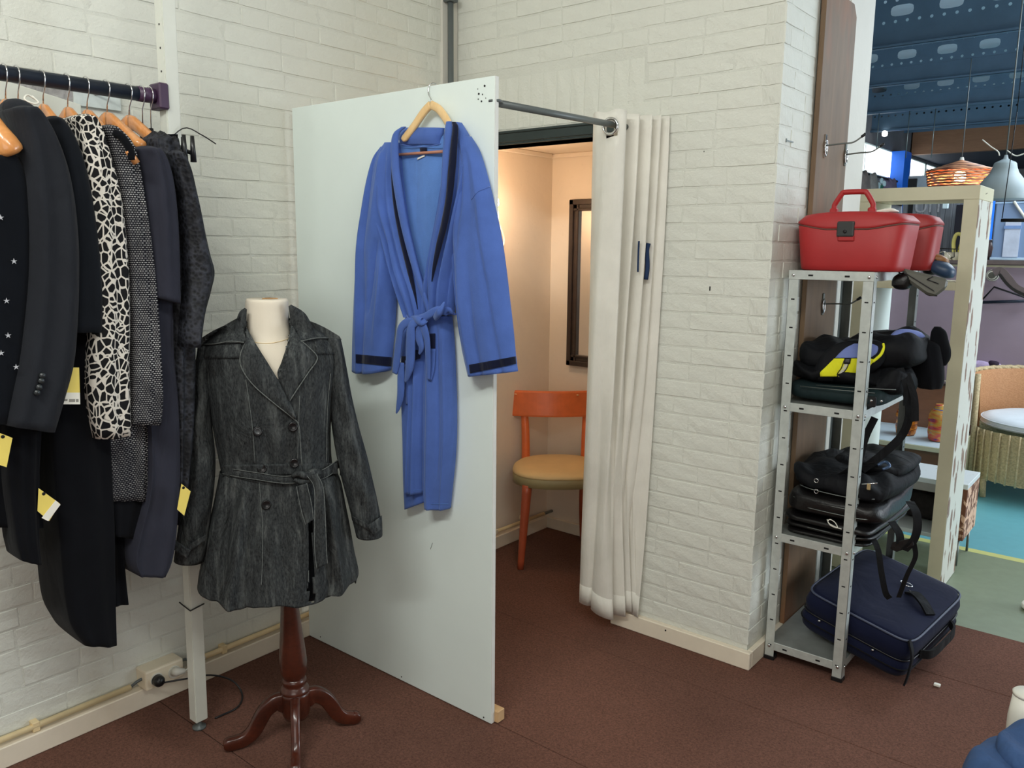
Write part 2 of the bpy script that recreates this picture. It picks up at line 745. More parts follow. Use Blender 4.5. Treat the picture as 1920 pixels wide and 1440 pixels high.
def brickwork(wall, key, org, xd, yd, u0, u1, z0, z1, skip=lambda u, z: False, seed=1, limit=300, special=None):
    """lay wild-bond courses on the face through org; xd along wall, yd outward"""
    rnd = random.Random(seed)
    xd, yd = Vector(xd), Vector(yd)
    items = []
    k0 = math.ceil((z0 - JOINT0) / COURSE) - 1
    k1 = math.floor((z1 - JOINT0) / COURSE)
    for k in range(k0, k1 + 1):
        z = JOINT0 + k * COURSE
        if z < z0 - .02 or z + COURSE > z1 + .03:
            continue
        u = u0 - (0.11 if k % 2 else 0) - rnd.choice((0, 0, .055))
        while u < u1:
            kind = rnd.choices(('S', 'Hd', 'Q'), (6, 2, 1))[0]
            L = LEN[kind]
            a, b = max(u, u0), min(u + L, u1)
            if b - a > .03 and not skip((a + b) / 2, z + COURSE / 2):
                items.append((kind, a, b - a, z, rnd.randrange(4)))
            u += L
    if special:
        items += special
    lst = []
    for kind, a, ln, z, sd in items:
        p = Vector(org) + xd * (a + ln / 2) + Vector((0, 0, z + .03))
        q = p - EYE
        zc = q.dot(_fw)
        vis = False
        if zc > .2:
            x, y = pix(p)
            vis = -60 < x < 1980 and -40 < y < 1480
        lst.append((0 if vis else 1, zc, kind, a, ln, z, sd))
    lst.sort(key=lambda t: (t[0], t[1]))
    rest = []
    n = 0
    ang = math.atan2(xd.y, xd.x)
    # local frame: x along wall, y outward
    flip = (xd.x * yd.y - xd.y * yd.x) < 0
    for vis, zc, kind, a, ln, z, sd in lst:
        me = BR[key][kind][sd % len(BR[key][kind])]
        full = LEN[kind]
        sx = (ln - .0025) / (full - .0025)
        jy = rnd.uniform(-.0009, .0009)
        loc = Vector(org) + xd * (a + .00125) + Vector((0, 0, z + .00175)) + yd * jy
        mt = Matrix(((xd.x * sx, yd.x, 0, loc.x), (xd.y * sx, yd.y, 0, loc.y), (0, 0, 1, loc.z), (0, 0, 0, 1)))
        if flip:
            # mirror inside the brick so the transform stays a pure rotation
            loc2 = loc + xd * (ln - .0025)
            mt = Matrix(((-xd.x * sx, yd.x, 0, loc2.x), (-xd.y * sx, yd.y, 0, loc2.y), (0, 0, 1, loc2.z), (0, 0, 0, 1)))
        if vis == 0 and n < limit:
            o = bpy.data.objects.new('brick', me)
            COL.objects.link(o)
            o.parent = wall
            o.matrix_local = Matrix.Translation(-wall.location) @ mt
            n += 1
        else:
            rest.append((me, mt))
    if rest:
        V, F = [], []
        for me, mt in rest:
            b = len(V)
            V += [mt @ v.co for v in me.vertices]
            F += [tuple(b + i for i in p.vertices) for p in me.polygons]
        o = mk('brick_courses', V, F, BR[key]['S'][0].materials[0], wall)
        o['kind'] = 'stuff'
    return n


# left wall (x = -2.51), continues behind the panel to the back wall
wl = struct(box('wall_left', (-2.7, -1.6, 0), (-2.513, 2.80, ZTOP), M['paint_joint']))
brickwork(wl, 'p', (-2.513, 0, 0), (0, 1, 0), (1, 0, 0), -0.6, 2.60, 0.07, ZTOP, seed=3)
struct(box('trim_1', (-2.513, 2.60, 0.0), (-2.500, 2.69, ZTOP), M['paint_end']))
struct(box('baseboard_left', (-2.513, -1.6, 0), (-2.476, 2.69, .066), M['baseboard'], bev=.003))

# back wall with the cubicle doorway  x -2.46 .. -1.645, z < 1.917
DX0, DX1, DZ = -2.47, -1.645, 1.917
YB = 2.693
bm = bmesh.new()
bm_box(bm, (-2.513, YB, 0), (DX0, 2.80, DZ))
bm_box(bm, (DX1, YB, 0), (-1.0727, 2.80, DZ))
bm_box(bm, (-2.513, YB, DZ), (-1.0727, 2.80, ZTOP))
wb = struct(bmobj('wall_back', bm, M['paint_joint']))
zs = JOINT0 + 6 * COURSE + .03     # top of the lintel
sold = []
u = -2.49
zz = 1.976
kk = 0
while u < -1.60:
    sold.append(('V', u, .065, zz, kk % 4))
    u += .065
    kk += 1
nb = brickwork(wb, 'p', (0, YB, 0), (1, 0, 0), (0, -1, 0), -2.50, -1.0727, 0.07, ZTOP, seed=5,
               skip=lambda u, z: (u < DX1 + .02 and z < zz + .215) or (u < DX1 + .12 and z < .10), special=None)
for kind, a, ln, z, sd in sold:
    o = bpy.data.objects.new('brick', BR['p']['V'][sd])
    COL.objects.link(o)
    o.parent = wb
    o.matrix_local = Matrix.Translation(-wb.location) @ Matrix(((-1, 0, 0, a + .062), (0, -1, 0, YB), (0, 0, 1, z), (0, 0, 0, 1)))
struct(box('baseboard_back', (-1.64, 2.668, 0), (-1.052, YB, .066), M['baseboard'], bev=.003))
# end face of the cubicle wall (x = -1.07)
we = struct(box('wall_right', (-1.19, 2.80, 0), (-1.0727, 3.60, ZTOP), M['paint_joint']))
box('end_core', (-1.19, YB + .0005, 0.0), (-1.0728, 2.80, ZTOP), M['paint_joint'], we)
brickwork(we, 'p', (-1.0727, 0, 0), (0, 1, 0), (1, 0, 0), YB - .003, 2.985, 0.07, ZTOP, seed=9)
box('plaster_skin', (-1.0727, 3.31, .067), (-1.0690, 3.60, ZTOP), M['paint_end'], we)
struct(box('baseboard_right', (-1.0727, 2.6935, 0), (-1.052, 3.60, .066), M['baseboard'], bev=.003))

# little marks on the painted walls
for (x, y, w_, h_) in ((1331, 541, 2.2, 8), (1320, 284, 1.4, 2.6), (1352, 606, 1.2, 3), (1480, 1182, 1, 1)):
    if x > 1450:
        continue
    c = at(x, y, 1, YB - .0032)
    s_ = .0019
    box('nail_hole', (c.x - w_ * s_ / 2, YB - .0034, c.z - h_ * s_ / 2), (c.x + w_ * s_ / 2, YB - .0028, c.z + h_ * s_ / 2), M['hole'], wb)
c = at(1481, 265, 0, -1.069)
box('staple', (-1.0695, c.y - .03, c.z - .002), (-1.0675, c.y + .03, c.z + .002), M['steel_dark'], we)
box('staple', (-1.0695, c.y - .034, c.z - .006), (-1.0675, c.y - .028, c.z + .006), M['steel_dark'], we)
c = at(1248, 1182, 1, 2.668)
box('screw_hole', (c.x - .003, 2.6672, c.z - .003), (c.x + .003, 2.6682, c.z + .003), M['hole'], wb)

# doorway lintel (rolled steel), its lip and flange
lt = struct(empty('trim_2', (-2.0, 2.69, 1.945)))
box('web', (DX0 - .04, 2.684, 1.928), (-1.60, 2.70, 1.968), M['lintel'], lt, bev=.002)
box('lip', (DX0 - .04, 2.678, 1.962), (-1.60, 2.70, 1.972), M['lintel'], lt, bev=.002)
box('flange', (DX0 - .04, 2.69, 1.917), (-1.60, 2.80, 1.927), M['lintel'], lt, bev=.002)

# cubicle interior
struct(box('wall_cubicle_left', (-2.7, 2.80, 0), (-2.54, 3.44, 2.1), M['plaster']))
struct(box('wall_cubicle_back', (-2.7, 3.44, 0), (-1.19, 3.60, ZTOP), M['plaster']))
struct(box('wall_cubicle_side', (-1.22, 2.80, 0), (-1.19, 3.44, 1.97), M['plaster']))
struct(box('ceiling_cubicle', (-2.54, 2.80, 1.968), (-1.19, 3.44, 2.02), M['plaster']))
struct(box('trim_3', (-2.54, 3.425, 1.945), (-1.22, 3.44, 1.968), M['plaster'], bev=.004))
struct(box('trim_4', (-2.54, 2.80, 1.945), (-2.525, 3.425, 1.968), M['plaster'], bev=.004))
struct(box('baseboard_cubicle_back', (-2.54, 3.422, 0), (-1.22, 3.44, .062), M['baseboard'], bev=.003))
struct(box('baseboard_cubicle_left', (-2.54, 2.80, 0), (-2.52, 3.422, .066), M['baseboard'], bev=.003))
# heating pipe low on the cubicle wall and cable conduit on the shop wall
pp = thing('heating_pipe', (-2.5, 3.1, .1), 'cream water pipe low along the left wall inside the fitting cubicle', 'pipe')
tube('pipe', [(-2.497, 2.80, .112), (-2.497, 3.36, .1)], .009, M['conduit'], pp)
tube('pipe_end', [(-2.497, 3.36, .1), (-2.497, 3.43, .098)], .008, M['steel_dark'], pp)
for y in (2.95, 3.2):
    box('pipe_clip', (-2.54, y, .098), (-2.485, y + .018, .122), M['cream_plastic'], pp, bev=.002)
cd = thing('cable_conduit', (-2.49, 0.9, .08), 'cream cable conduit clipped above the baseboard of the left wall', 'conduit')
tube('conduit_tube', [(-2.492, -.6, .086), (-2.492, 1.125, .083)], .0095, M['conduit'], cd)
tube('conduit_tube', [(-2.492, 1.33, .083), (-2.492, 1.98, .083)], .0095, M['conduit'], cd)
for y in (.35, .83, 1.45, 1.9):
    box('clip', (-2.512, y, .068), (-2.483, y + .02, .098), M['conduit'], cd, bev=.002)
# grey drain pipe in the upper corner
dp = thing('corner_pipe', (-2.48, 2.63, 1.9), 'thin dark grey pipe running up the wall corner above the white panel', 'pipe')
tube('pipe', [(-2.478, 2.625, .07), (-2.478, 2.625, ZTOP)], .0125, M['pipe_grey'], dp)
box('pipe_clamp', (-2.50, 2.600, 2.50), (-2.455, 2.650, 2.525), M['pipe_grey'], dp, bev=.004)

# wooden plank fixed on the end wall
t = NT('weathered_brown_wood')
v = t.coord((5, 5, .9))
n = t.noise(v, 3, 5, .6, .5)
c_ = t.ramp(n, [(.3, rgb(96, 75, 55)), (.55, rgb(108, 85, 62)), (.75, rgb(118, 94, 70))])
st = t.noise(t.coord((1, 1, .5)), 3, 3)
c_ = t.mix(t.ramp(st, [(.55, (0, 0, 0, 1)), (.7, (.6, .6, .6, 1))]), c_, rgb(140, 84, 50))
M['plank'] = t.fin(c_, .6, 0, t.bump(n, .25, .004))
pk = []
for (y, z) in ((2.985, .066), (3.315, .066), (3.315, 2.36), (3.28, 2.40), (2.985, 2.40)):
    pk.append(Vector((-1.066, y, z)))
tr = struct(poly_prism('trim_5', pk, (.018, 0, 0), M['plank'], bev=.0015))
# ------------------------------------------------------------------ white partition panel
pnl = thing('partition_panel', (-2.03, 1.82, 0), 'tall white partition board standing out from the left brick wall', 'partition')
PY = 1.815
bm = bmesh.new()
vs = bm_box(bm, (-2.475, PY, 0.003), (-1.545, PY + .016, 1.972), .0015)
bmobj('board', bm, M['white_board'], pnl)
box('edge_band', (-1.5452, PY + .0005, 0.004), (-1.5435, PY + .0155, 1.971), M['board_edge'], pnl)
box('foot_batten', (-2.44, PY + .0165, .003), (-1.53, PY + .05, .042), simple('pine_batten', rgb(196, 160, 118), .6), pnl, bev=.002)
for px, py, r in ((909, 161, 2.6), (898, 176, 2.6), (905, 177, 1.5), (897, 186, 1.5), (903, 190, 2.2), (911, 184, 1.1), (896, 167, 1.1),
                  (601, 1194, 2.0), (753, 1269, 2.0), (907, 1345, 2.2)):
    c = at(px, py, 1, PY)
    rr = r * .00125
    lathe_v = [c + Vector((rr * math.cos(a * PI / 4), -.0004, rr * math.sin(a * PI / 4))) for a in range(8)]
    poly_prism('screw_hole', lathe_v, (0, -.0007, 0), M['hole'], pnl)
mk_ = [at(811, 1018, 1, PY - .0005), at(807, 1030, 1, PY - .0005)]
tube('scratch', mk_, .0007, M['hole'], pnl, n=5)

# ------------------------------------------------------------------ curtain rod and curtain
rd_ = thing('curtain_rod', (-1.56, 2.2, 1.91), 'dull grey steel curtain rod from the white board to the back wall', 'curtain rod')
tube('rod', [(-1.56, PY + .017, 1.903), (-1.56, 2.686, 1.921)], .0105, M['pipe_grey'], rd_, n=14)
lathe('flange', [(.022, 0), (.022, .006), (.012, .01)], (-1.56, PY + .02, 1.903), M['pipe_grey'], rd_, n=14)

t = NT('curtain_cotton')
v = t.coord()
n = t.noise(v, 5, 4)
c_ = t.ramp(n, [(.3, rgb(214, 211, 202)), (.7, rgb(228, 225, 216))])
b1 = t.bump(t.noise(t.coord((1, 1, .25)), 26, 4, .6, .5), .35, .01)
b2 = t.bump(t.noise(v, 700, 2), .2, .001, b1)
t.b.inputs['Sheen Weight'].default_value = .2
M['curtain'] = t.fin(c_, .85, 0, b2, .2)
ct = thing('curtain', (-1.6, 2.6, .06), 'cream cotton eyelet curtain gathered beside the cubicle doorway', 'curtain')
top = [(-1.655, 2.480), (-1.630, 2.458), (-1.60, 2.453), (-1.572, 2.45), (-1.542, 2.453), (-1.524, 2.48), (-1.56, 2.51), (-1.60, 2.525),
       (-1.56, 2.54), (-1.512, 2.546), (-1.55, 2.57), (-1.60, 2.585), (-1.545, 2.592), (-1.492, 2.60), (-1.55, 2.62), (-1.60, 2.63),
       (-1.54, 2.64), (-1.482, 2.645), (-1.54, 2.66), (-1.58, 2.668), (-1.5, 2.675), (-1.466, 2.68)]
bot = [(-1.745, 2.600), (-1.725, 2.590), (-1.700, 2.590), (-1.690, 2.602), (-1.676, 2.584), (-1.64, 2.570), (-1.60, 2.570), (-1.578, 2.585),
       (-1.60, 2.61), (-1.65, 2.62), (-1.60, 2.63), (-1.55, 2.636), (-1.60, 2.64), (-1.64, 2.645), (-1.59, 2.65), (-1.535, 2.655),
       (-1.57, 2.66), (-1.61, 2.664), (-1.56, 2.668), (-1.52, 2.67), (-1.55, 2.672), (-1.508, 2.66)]
NU, NV = 150, 44


def curtain_pt(s, v, zb=.075, zt=1.962):
    a, b = crom(top, s), crom(bot, s)
    e = v ** 2.0
    x, y = lerp(a[0], b[0], e), lerp(a[1], b[1], e)
    k = math.sin(PI * v)
    y += .009 * k * math.sin(s * 38 + v * 2.0) - .004 * k
    x += .004 * k * math.sin(s * 21 + 5 * v)
    return Vector((x, y, lerp(zt + .004 * math.sin(s * 40), zb + .012 * math.sin(s * 9 + 1), v)))


V, F = [], []
for j in range(NV):
    for i in range(NU):
        V.append(curtain_pt(i / (NU - 1), j / (NV - 1)))
for j in range(NV - 1):
    for i in range(NU - 1):
        q = j * NU + i
        F.append((q, q + 1, q + NU + 1, q + NU))
RING = Vector((-1.563, 2.444, 1.910))
F = [f for f in F if (lambda c: not ((c - RING).x ** 2 + (c - RING).z ** 2 < .024 ** 2 and c.y < 2.475))(sum((V[i] for i in f), Vector()) / 4)]
cl = mk('cloth', V, F, M['curtain'], ct, smooth=True)
m = cl.modifiers.new('solid', 'SOLIDIFY')
m.thickness = .0018
# stitched hem: a folded doubling at the foot
V, F = [], []
for j in range(3):
    for i in range(NU):
        a = curtain_pt(i / (NU - 1), lerp(.955, 1.0, j / 2))
        V.append(a + Vector((0, -.0012, 0)))
for j in range(2):
    for i in range(NU - 1):
        q = j * NU + i
        F.append((q, q + 1, q + NU + 1, q + NU))
hm = mk('hem', V, F, M['curtain'], ct, smooth=True)
m = hm.modifiers.new('solid', 'SOLIDIFY')
m.thickness = .0015
ringp = [RING + Vector((.026 * math.cos(a), .003 * math.cos(a) - .001, .026 * math.sin(a))) for a in [2 * PI * i / 28 for i in range(28)]]
tube('eyelet', ringp, .0048, M['chrome'], ct, n=10, closed=True)
for yy in (2.555, 2.60, 2.635):
    tube('eyelet', [Vector((-1.56 + .0195 * math.cos(a), yy, 1.914 + .0195 * math.sin(a))) for a in [2 * PI * i / 20 for i in range(20)]],
         .0035, M['chrome'], ct, n=6, closed=True)
navyc = fabric('navy_ribbon', rgb(38, 54, 84))
tube('tie_ribbon', smooth_path([at(1216, 456, 1, 2.618), at(1213, 470, 1, 2.615), at(1214, 500, 1, 2.615), at(1211, 524, 1, 2.615)], 14),
     .0085, navyc, ct, n=8)
tube('tie_ribbon', smooth_path([at(1198, 452, 1, 2.57), at(1197, 475, 1, 2.57), at(1196, 510, 1, 2.57)], 10), .0035, navyc, ct, n=8)

# ------------------------------------------------------------------ framed mirror in the cubicle
mr = thing('framed_mirror', (-2.1, 3.43, .89), 'mirror in a dark brown wooden frame hanging on the cubicle back wall', 'mirror')
M['dark_frame'] = wood('dark_frame_wood', rgb(38, 28, 24), rgb(58, 44, 38), .35, (8, 8, 8))
X0, X1, Z0, Z1 = -2.41, -1.62, .905, 1.738


def frame_bar(name, p0, p1, inner):
    # moulded profile swept: three stepped boxes
    d = (Vector(p1) - Vector(p0))
    w = Vector(inner)
    for (a, b, y0) in ((0, .026, 3.408), (.022, .046, 3.418), (.042, .056, 3.412)):
        lo = [min(p0[i] + w[i] * a, p1[i] + w[i] * b, p0[i] + w[i] * b, p1[i] + w[i] * a) for i in range(3)]
        hi = [max(p0[i] + w[i] * a, p1[i] + w[i] * b, p0[i] + w[i] * b, p1[i] + w[i] * a) for i in range(3)]
        lo[1], hi[1] = y0, 3.44
        yield lo, hi


for p0, p1, inn in (((X0, 0, Z0), (X0, 0, Z1), (1, 0, 0)), ((X1, 0, Z0), (X1, 0, Z1), (-1, 0, 0)),
                    ((X0, 0, Z0), (X1, 0, Z0), (0, 0, 1)), ((X0, 0, Z1), (X1, 0, Z1), (0, 0, -1))):
    bm = bmesh.new()
    for lo, hi in frame_bar('x', p0, p1, inn):
        bm_box(bm, lo, hi, .003)
    bmobj('frame_rail', bm, M['dark_frame'], mr)
t = NT('mirror_glass')
box('mirror_glass', (X0 + .05, 3.428, Z0 + .05), (X1 - .05, 3.436, Z1 - .05), t.fin((.9, .88, .84, 1), .12, 1.0), mr)

# ------------------------------------------------------------------ wall lamp with cable inside the cubicle
lp = thing('wall_lamp', (-2.5, 2.9, 1.65), 'bare warm bulb on a white socket with a looping white cable in the cubicle', 'lamp')
box('wall_plate', (-2.54, 2.955, 1.70), (-2.515, 2.985, 1.765), M['steel_dark'], lp, bev=.003)
tube('socket', [(-2.50, 2.955, 1.715), (-2.50, 2.96, 1.66)], .0085, M['conduit'], lp)
tube('plug', [(-2.50, 2.958, 1.68), (-2.50, 2.96, 1.615)], [.0075, .0125], M['white_plastic'], lp)
tube('cable', smooth_path([(-2.50, 2.965, 1.618), (-2.50, 3.005, 1.56), (-2.50, 3.01, 1.52), (-2.50, 2.98, 1.48), (-2.50, 2.90, 1.47), (-2.50, 2.85, 1.50)], 30),
     .0045, M['white_plastic'], lp)
tube('lamp_arm', smooth_path([(-2.52, 2.955, 1.72), (-2.45, 2.88, 1.76), (-2.42, 2.84, 1.74)], 10), .006, M['white_plastic'], lp)
t = NT('warm_bulb')
t.b.inputs['Emission Color'].default_value = (1, .62, .30, 1)
t.b.inputs['Emission Strength'].default_value = 30
lathe('bulb', [(.004, -.05), (.02, -.045), (.028, -.03), (.026, -.01), (.014, .01), (.012, .03)], (-2.42, 2.835, 1.72), t.fin((1, .9, .7, 1), .3), lp, n=18)
pl_ = bpy.data.lights.new('cubicle_bulb_light', 'POINT')
pl_.energy = 4.6
pl_.color = (1, .68, .44)
pl_.shadow_soft_size = .035
po = bpy.data.objects.new('cubicle_bulb_light', pl_)
COL.objects.link(po)
po.location = (-2.36, 2.87, 1.66)

# ------------------------------------------------------------------ orange chair
M['orange'] = simple('orange_lacquer', rgb(214, 108, 58, 1.15), .3, var=.08, vscale=20, bs=.05, bscale=60)
M['orange_dk'] = simple('orange_lacquer_dark', rgb(168, 78, 48, 1.1), .35, var=.1, vscale=20)  # darker orange, used on the legs
M['seat_top'] = simple('tan_vinyl', rgb(214, 184, 132, 1.12), .5, var=.05, bs=.1, bscale=80)
M['seat_side'] = simple('olive_vinyl', rgb(150, 136, 98), .5, var=.06)
# local frame: x right, -y front, feet at z 0
FL, BL, BR_ = Vector((-2.267, 2.868, 0)), Vector((-2.492, 3.181, 0)), Vector((-2.263, 3.388, 0))
ex = (BR_ - BL).normalized()
ey = Vector((-ex.y, ex.x, 0))
cc = (BL + BR_) / 2 - ey * .19
ang = math.atan2(ex.y, ex.x)
ch = thing('orange_chair', cc, 'orange painted wooden chair with a tan vinyl seat in the fitting cubicle', 'chair', rot=(0, 0, ang))


def cleg(name, a, b, r0, r1, mat, mid=None):
    P = [Vector(a), Vector(mid) if mid else (Vector(a) + Vector(b)) / 2, Vector(b)]
    P = smooth_path(P, 12)
    return tube(name, P, [lerp(r0, r1, i / 11) for i in range(12)], mat, ch, n=14, local=True)


fl_ = cleg('leg', (-.195, -.185, 0), (-.165, -.15, .40), .0155, .024, M['orange_dk'])
fr_ = cleg('leg', (.195, -.185, 0), (.165, -.15, .40), .0155, .024, M['orange_dk'])
cleg('leg', (-.155, .205, 0), (-.15, .165, .42), .0145, .022, M['orange_dk'], (-.145, .17, .2))
cleg('leg', (.155, .205, 0), (.15, .165, .42), .0145, .022, M['orange_dk'], (.145, .17, .2))
for s in (-1, 1):
    tube('backrest_post', smooth_path([(s * .15, .165, .40), (s * .152, .175, .55), (s * .158, .205, .70), (s * .16, .22, .78)], 12),
         [.022, .0215, .021, .021, .0205, .020, .019, .018, .017, .016, .015, .014], M['orange'], ch, n=14, local=True)


def seat_ring(z, k, dz=0):
    out = []
    for i in range(48):
        a = 2 * PI * i / 48
        x = .225 * spow(math.cos(a), .82) * k
        y = .21 * spow(math.sin(a), .82) * k
        x *= 1 - .10 * (y / .21)
        out.append(Vector((x, y, z)))
    return out


def rings_mesh(name, rings, mat, parent, local=True, cap=(True, True)):
    n = len(rings[0])
    V = [p for r in rings for p in r]
    F = []
    for i in range(len(rings) - 1):
        for k in range(n):
            F.append((i * n + k, i * n + (k + 1) % n, (i + 1) * n + (k + 1) % n, (i + 1) * n + k))
    if cap[0]:
        F.append(tuple(range(n))[::-1])
    if cap[1]:
        F.append(tuple(range((len(rings) - 1) * n, len(rings) * n)))
    return mk(name, V, F, mat, parent, local, True)


rings_mesh('seat_frame', [seat_ring(.392, .97), seat_ring(.394, 1.0), seat_ring(.436, 1.0), seat_ring(.438, .985)], M['seat_side'], ch)
rings_mesh('seat', [seat_ring(.437, .995), seat_ring(.444, 1.003), seat_ring(.452, .985), seat_ring(.460, .93), seat_ring(.466, .8),
                    seat_ring(.470, .5), seat_ring(.471, .1)], M['seat_top'], ch)
# curved backrest board
V, F = [], []
NX = 24
for i in range(NX + 1):
    u = -1 + 2 * i / NX
    x = .235 * u
    y = .218 - .045 * (1 - u * u) - .006
    for (dy, z) in ((-.009, .662), (-.011, .67), (-.011, .782), (-.007, .790), (.007, .790), (.011, .782), (.011, .67), (.009, .662)):
        V.append(Vector((x, y + dy + (z - .72) * .12, z)))
for i in range(NX):
    for k in range(8):
        F.append((i * 8 + k, i * 8 + (k + 1) % 8, (i + 1) * 8 + (k + 1) % 8, (i + 1) * 8 + k))
F.append(tuple(range(8)))
F.append(tuple(range(NX * 8, NX * 8 + 8)))
br = mk('backrest', V, F, M['orange'], ch, True, False)
for u in (-.87, .45):
    x = .235 * u
    y = .218 - .045 * (1 - u * u) - .006 - .011
    lathe('screw_head', [(.006, 0), (.006, .002), (.003, .003)], (x, y - .001, .772), M['conduit'], ch, n=10, local=True)

# ------------------------------------------------------------------ sockets and cable by the rack foot
so = thing('wall_socket', (-2.47, 1.215, .065), 'cream double wall socket with a black plug above the left baseboard', 'socket')
box('housing', (-2.513, 1.155, .068), (-2.447, 1.285, .135), M['cream_plastic'], so, bev=.006, seg=2)
for y in (1.19, 1.25):
    V_, F_ = tube_geo([(-2.447, y, .100), (-2.4435, y, .100)], .021, 18)
    mk('socket_face', V_, F_, M['white_plastic'], so, smooth=False)
V_, F_ = tube_geo([(-2.443, 1.19, .098), (-2.425, 1.19, .098), (-2.415, 1.192, .098)], [.019, .018, .011], 18)
mk('plug', V_, F_, M['black_plastic'], so, smooth=True)
V_, F_ = tube_geo([(-2.443, 1.25, .103), (-2.43, 1.252, .104), (-2.42, 1.275, .103)], [.016, .014, .007], 16)
mk('plug', V_, F_, M['white_plastic'], so, smooth=True)
tube('cable', smooth_path([(-2.415, 1.195, .096), (-2.38, 1.25, .098), (-2.36, 1.33, .085), (-2.33, 1.39, .05), (-2.29, 1.40, .012), (-2.24, 1.35, .006), (-2.24, 1.27, .005)], 40),
     .003, M['black_plastic'], so, n=8)
tube('cable', smooth_path([(-2.42, 1.275, .103), (-2.43, 1.31, .108), (-2.44, 1.36, .108)], 14), .003, M['white_plastic'], so, n=8)
tube('cable', smooth_path([(-2.49, 1.125, .084), (-2.48, 1.14, .098), (-2.475, 1.158, .105)], 10), .005, M['pipe_grey'], so, n=8)
tube('cable', smooth_path([(-2.475, 1.283, .112), (-2.48, 1.31, .108), (-2.49, 1.335, .086)], 10), .005, M['pipe_grey'], so, n=8)
# ------------------------------------------------------------------ clothes rack
rk = thing('clothes_rack', (-2.24, 1.21, 0), 'white square rack post carrying a navy hanging rail with a plum end socket', 'clothes rack')
# the post leans a touch to the right
V = []
for z, dx in ((.03, 0), (2.75, .052)):
    for (x, y) in ((-2.258, 1.194), (-2.218, 1.194), (-2.218, 1.234), (-2.258, 1.234)):
        V.append(Vector((x + dx, y, z)))
bm = bmesh.new()
vv = [bm.verts.new(v) for v in V]
for f in ((3, 2, 1, 0), (4, 5, 6, 7), (0, 1, 5, 4), (1, 2, 6, 5), (2, 3, 7, 6), (3, 0, 4, 7)):
    bm.faces.new([vv[i] for i in f])
bmesh.ops.bevel(bm, geom=list(bm.edges), offset=.0025, segments=2, affect='EDGES')
bmobj('post', bm, M['post_white'], rk)
lathe('levelling_foot', [(.02, 0), (.021, .006), (.008, .009), (.007, .032)], (-2.238, 1.214, .0), M['pipe_grey'], rk, n=16)
dxz = lambda z: .052 * (z - .03) / 2.72
for z in (2.08, 2.02, 1.96, 1.80, 1.72, 1.64, 2.20, 2.30):
    c = Vector((-2.236 + dxz(z), 1.1938, z))
    tube('post_hole', [c, c + Vector((0, -.0004, 0))], .003, M['hole'], rk, n=10)
RZ = 1.893
RX = -2.205
tube('hanging_rail', [(RX, -.9, RZ), (RX, 1.175, RZ)], .0185, M['rail_navy'], rk, n=20)
tube('rail_ferrule', [(RX, 1.125, RZ), (RX, 1.18, RZ)], .0195, M['plum'], rk, n=20)
box('end_socket', (RX - .028, 1.172, RZ - .034), (RX + .030, 1.20, RZ + .034), M['plum'], rk, bev=.004)
zt = 1.77
tie = [(-2.262 + dxz(zt), 1.191, zt - .002), (-2.215 + dxz(zt), 1.190, zt - .002), (-2.213 + dxz(zt), 1.236, zt - .004)]
tube('cable_tie', tie, .0025, M['black_plastic'], rk, n=6)
tube('cable_tie', smooth_path([(-2.225 + dxz(zt), 1.188, zt), Vector(at(345, 240, 0, -2.17)), Vector(at(378, 253, 0, -2.15)), Vector(at(405, 270, 0, -2.14))], 14), .0018, M['black_plastic'], rk, n=6)
zt = .412
tube('cable_tie', [(-2.268, 1.19, zt + .006), (-2.255 + .004, 1.1905, zt + .002), (-2.217 + .009, 1.1905, zt - .004), (-2.2165 + .0095, 1.236, zt + .004)], .0022, M['black_plastic'], rk, n=6)
# wall bracket and batten behind the rail
bk = thing('wall_bracket', (-2.5, 1.16, 1.9), 'small silver steel wall bracket with a pin behind the rack rail', 'bracket')
box('plate', (-2.508, 1.09, 1.888), (-2.500, 1.225, 1.945), M['steel'], bk, bev=.001)
tube('pin', [(-2.50, 1.15, 1.925), (-2.45, 1.185, 1.932)], .004, M['chrome'], bk, n=8)
for y in (1.10, 1.215):
    tube('bolt', [(-2.50, y, 1.932), (-2.496, y, 1.932)], .006, M['chrome'], bk, n=10)
bt = struct(empty('trim_6', (-2.49, .9, 1.9)))
a0, a1 = at(-40, 135, 0, -2.49), at(152, 196, 0, -2.49)
pts = [a0, a1, a1 + Vector((0, 0, -.055)), a0 + Vector((0, 0, -.055))]
poly_prism('batten', pts, (-.018, 0, 0), M['post_white'], bt, bev=.002)
cm = simple('bare_cement', rgb(150, 148, 148), .9, var=.3, vscale=25, bs=.8, bscale=60, bdist=.01)
pts = [at(5, 150, 0, -2.505), at(60, 150, 0, -2.505), at(150, 168, 0, -2.505), at(151, 202, 0, -2.505), at(0, 160, 0, -2.505)]
poly_prism('bare_cement_patch', pts, (-.006, 0, 0), cm, bt)

# ------------------------------------------------------------------ garments
M['hanger_wood'] = wood('hanger_wood', rgb(186, 118, 62), rgb(214, 150, 90), .25, (12, 3, 3), coat=.6)
M['hanger_pale'] = wood('pale_hanger_wood', rgb(216, 176, 118), rgb(232, 198, 146), .3, (12, 3, 3), coat=.4)
F_ = {}
F_['black'] = fabric('black_knit', rgb(20, 23, 28), .9, wr=10)
F_['blue_black'] = fabric('blue_black_cloth', rgb(14, 17, 23), .9, wr=9)
F_['charcoal'] = fabric('charcoal_wool', rgb(34, 36, 41), .92, .1, 600, .4, .06)
F_['greyplum'] = fabric('grey_plum_cloth', rgb(45, 46, 56), .85, .12)
F_['deep'] = fabric('deep_black_wool', rgb(12, 13, 17), .95, wr=8)


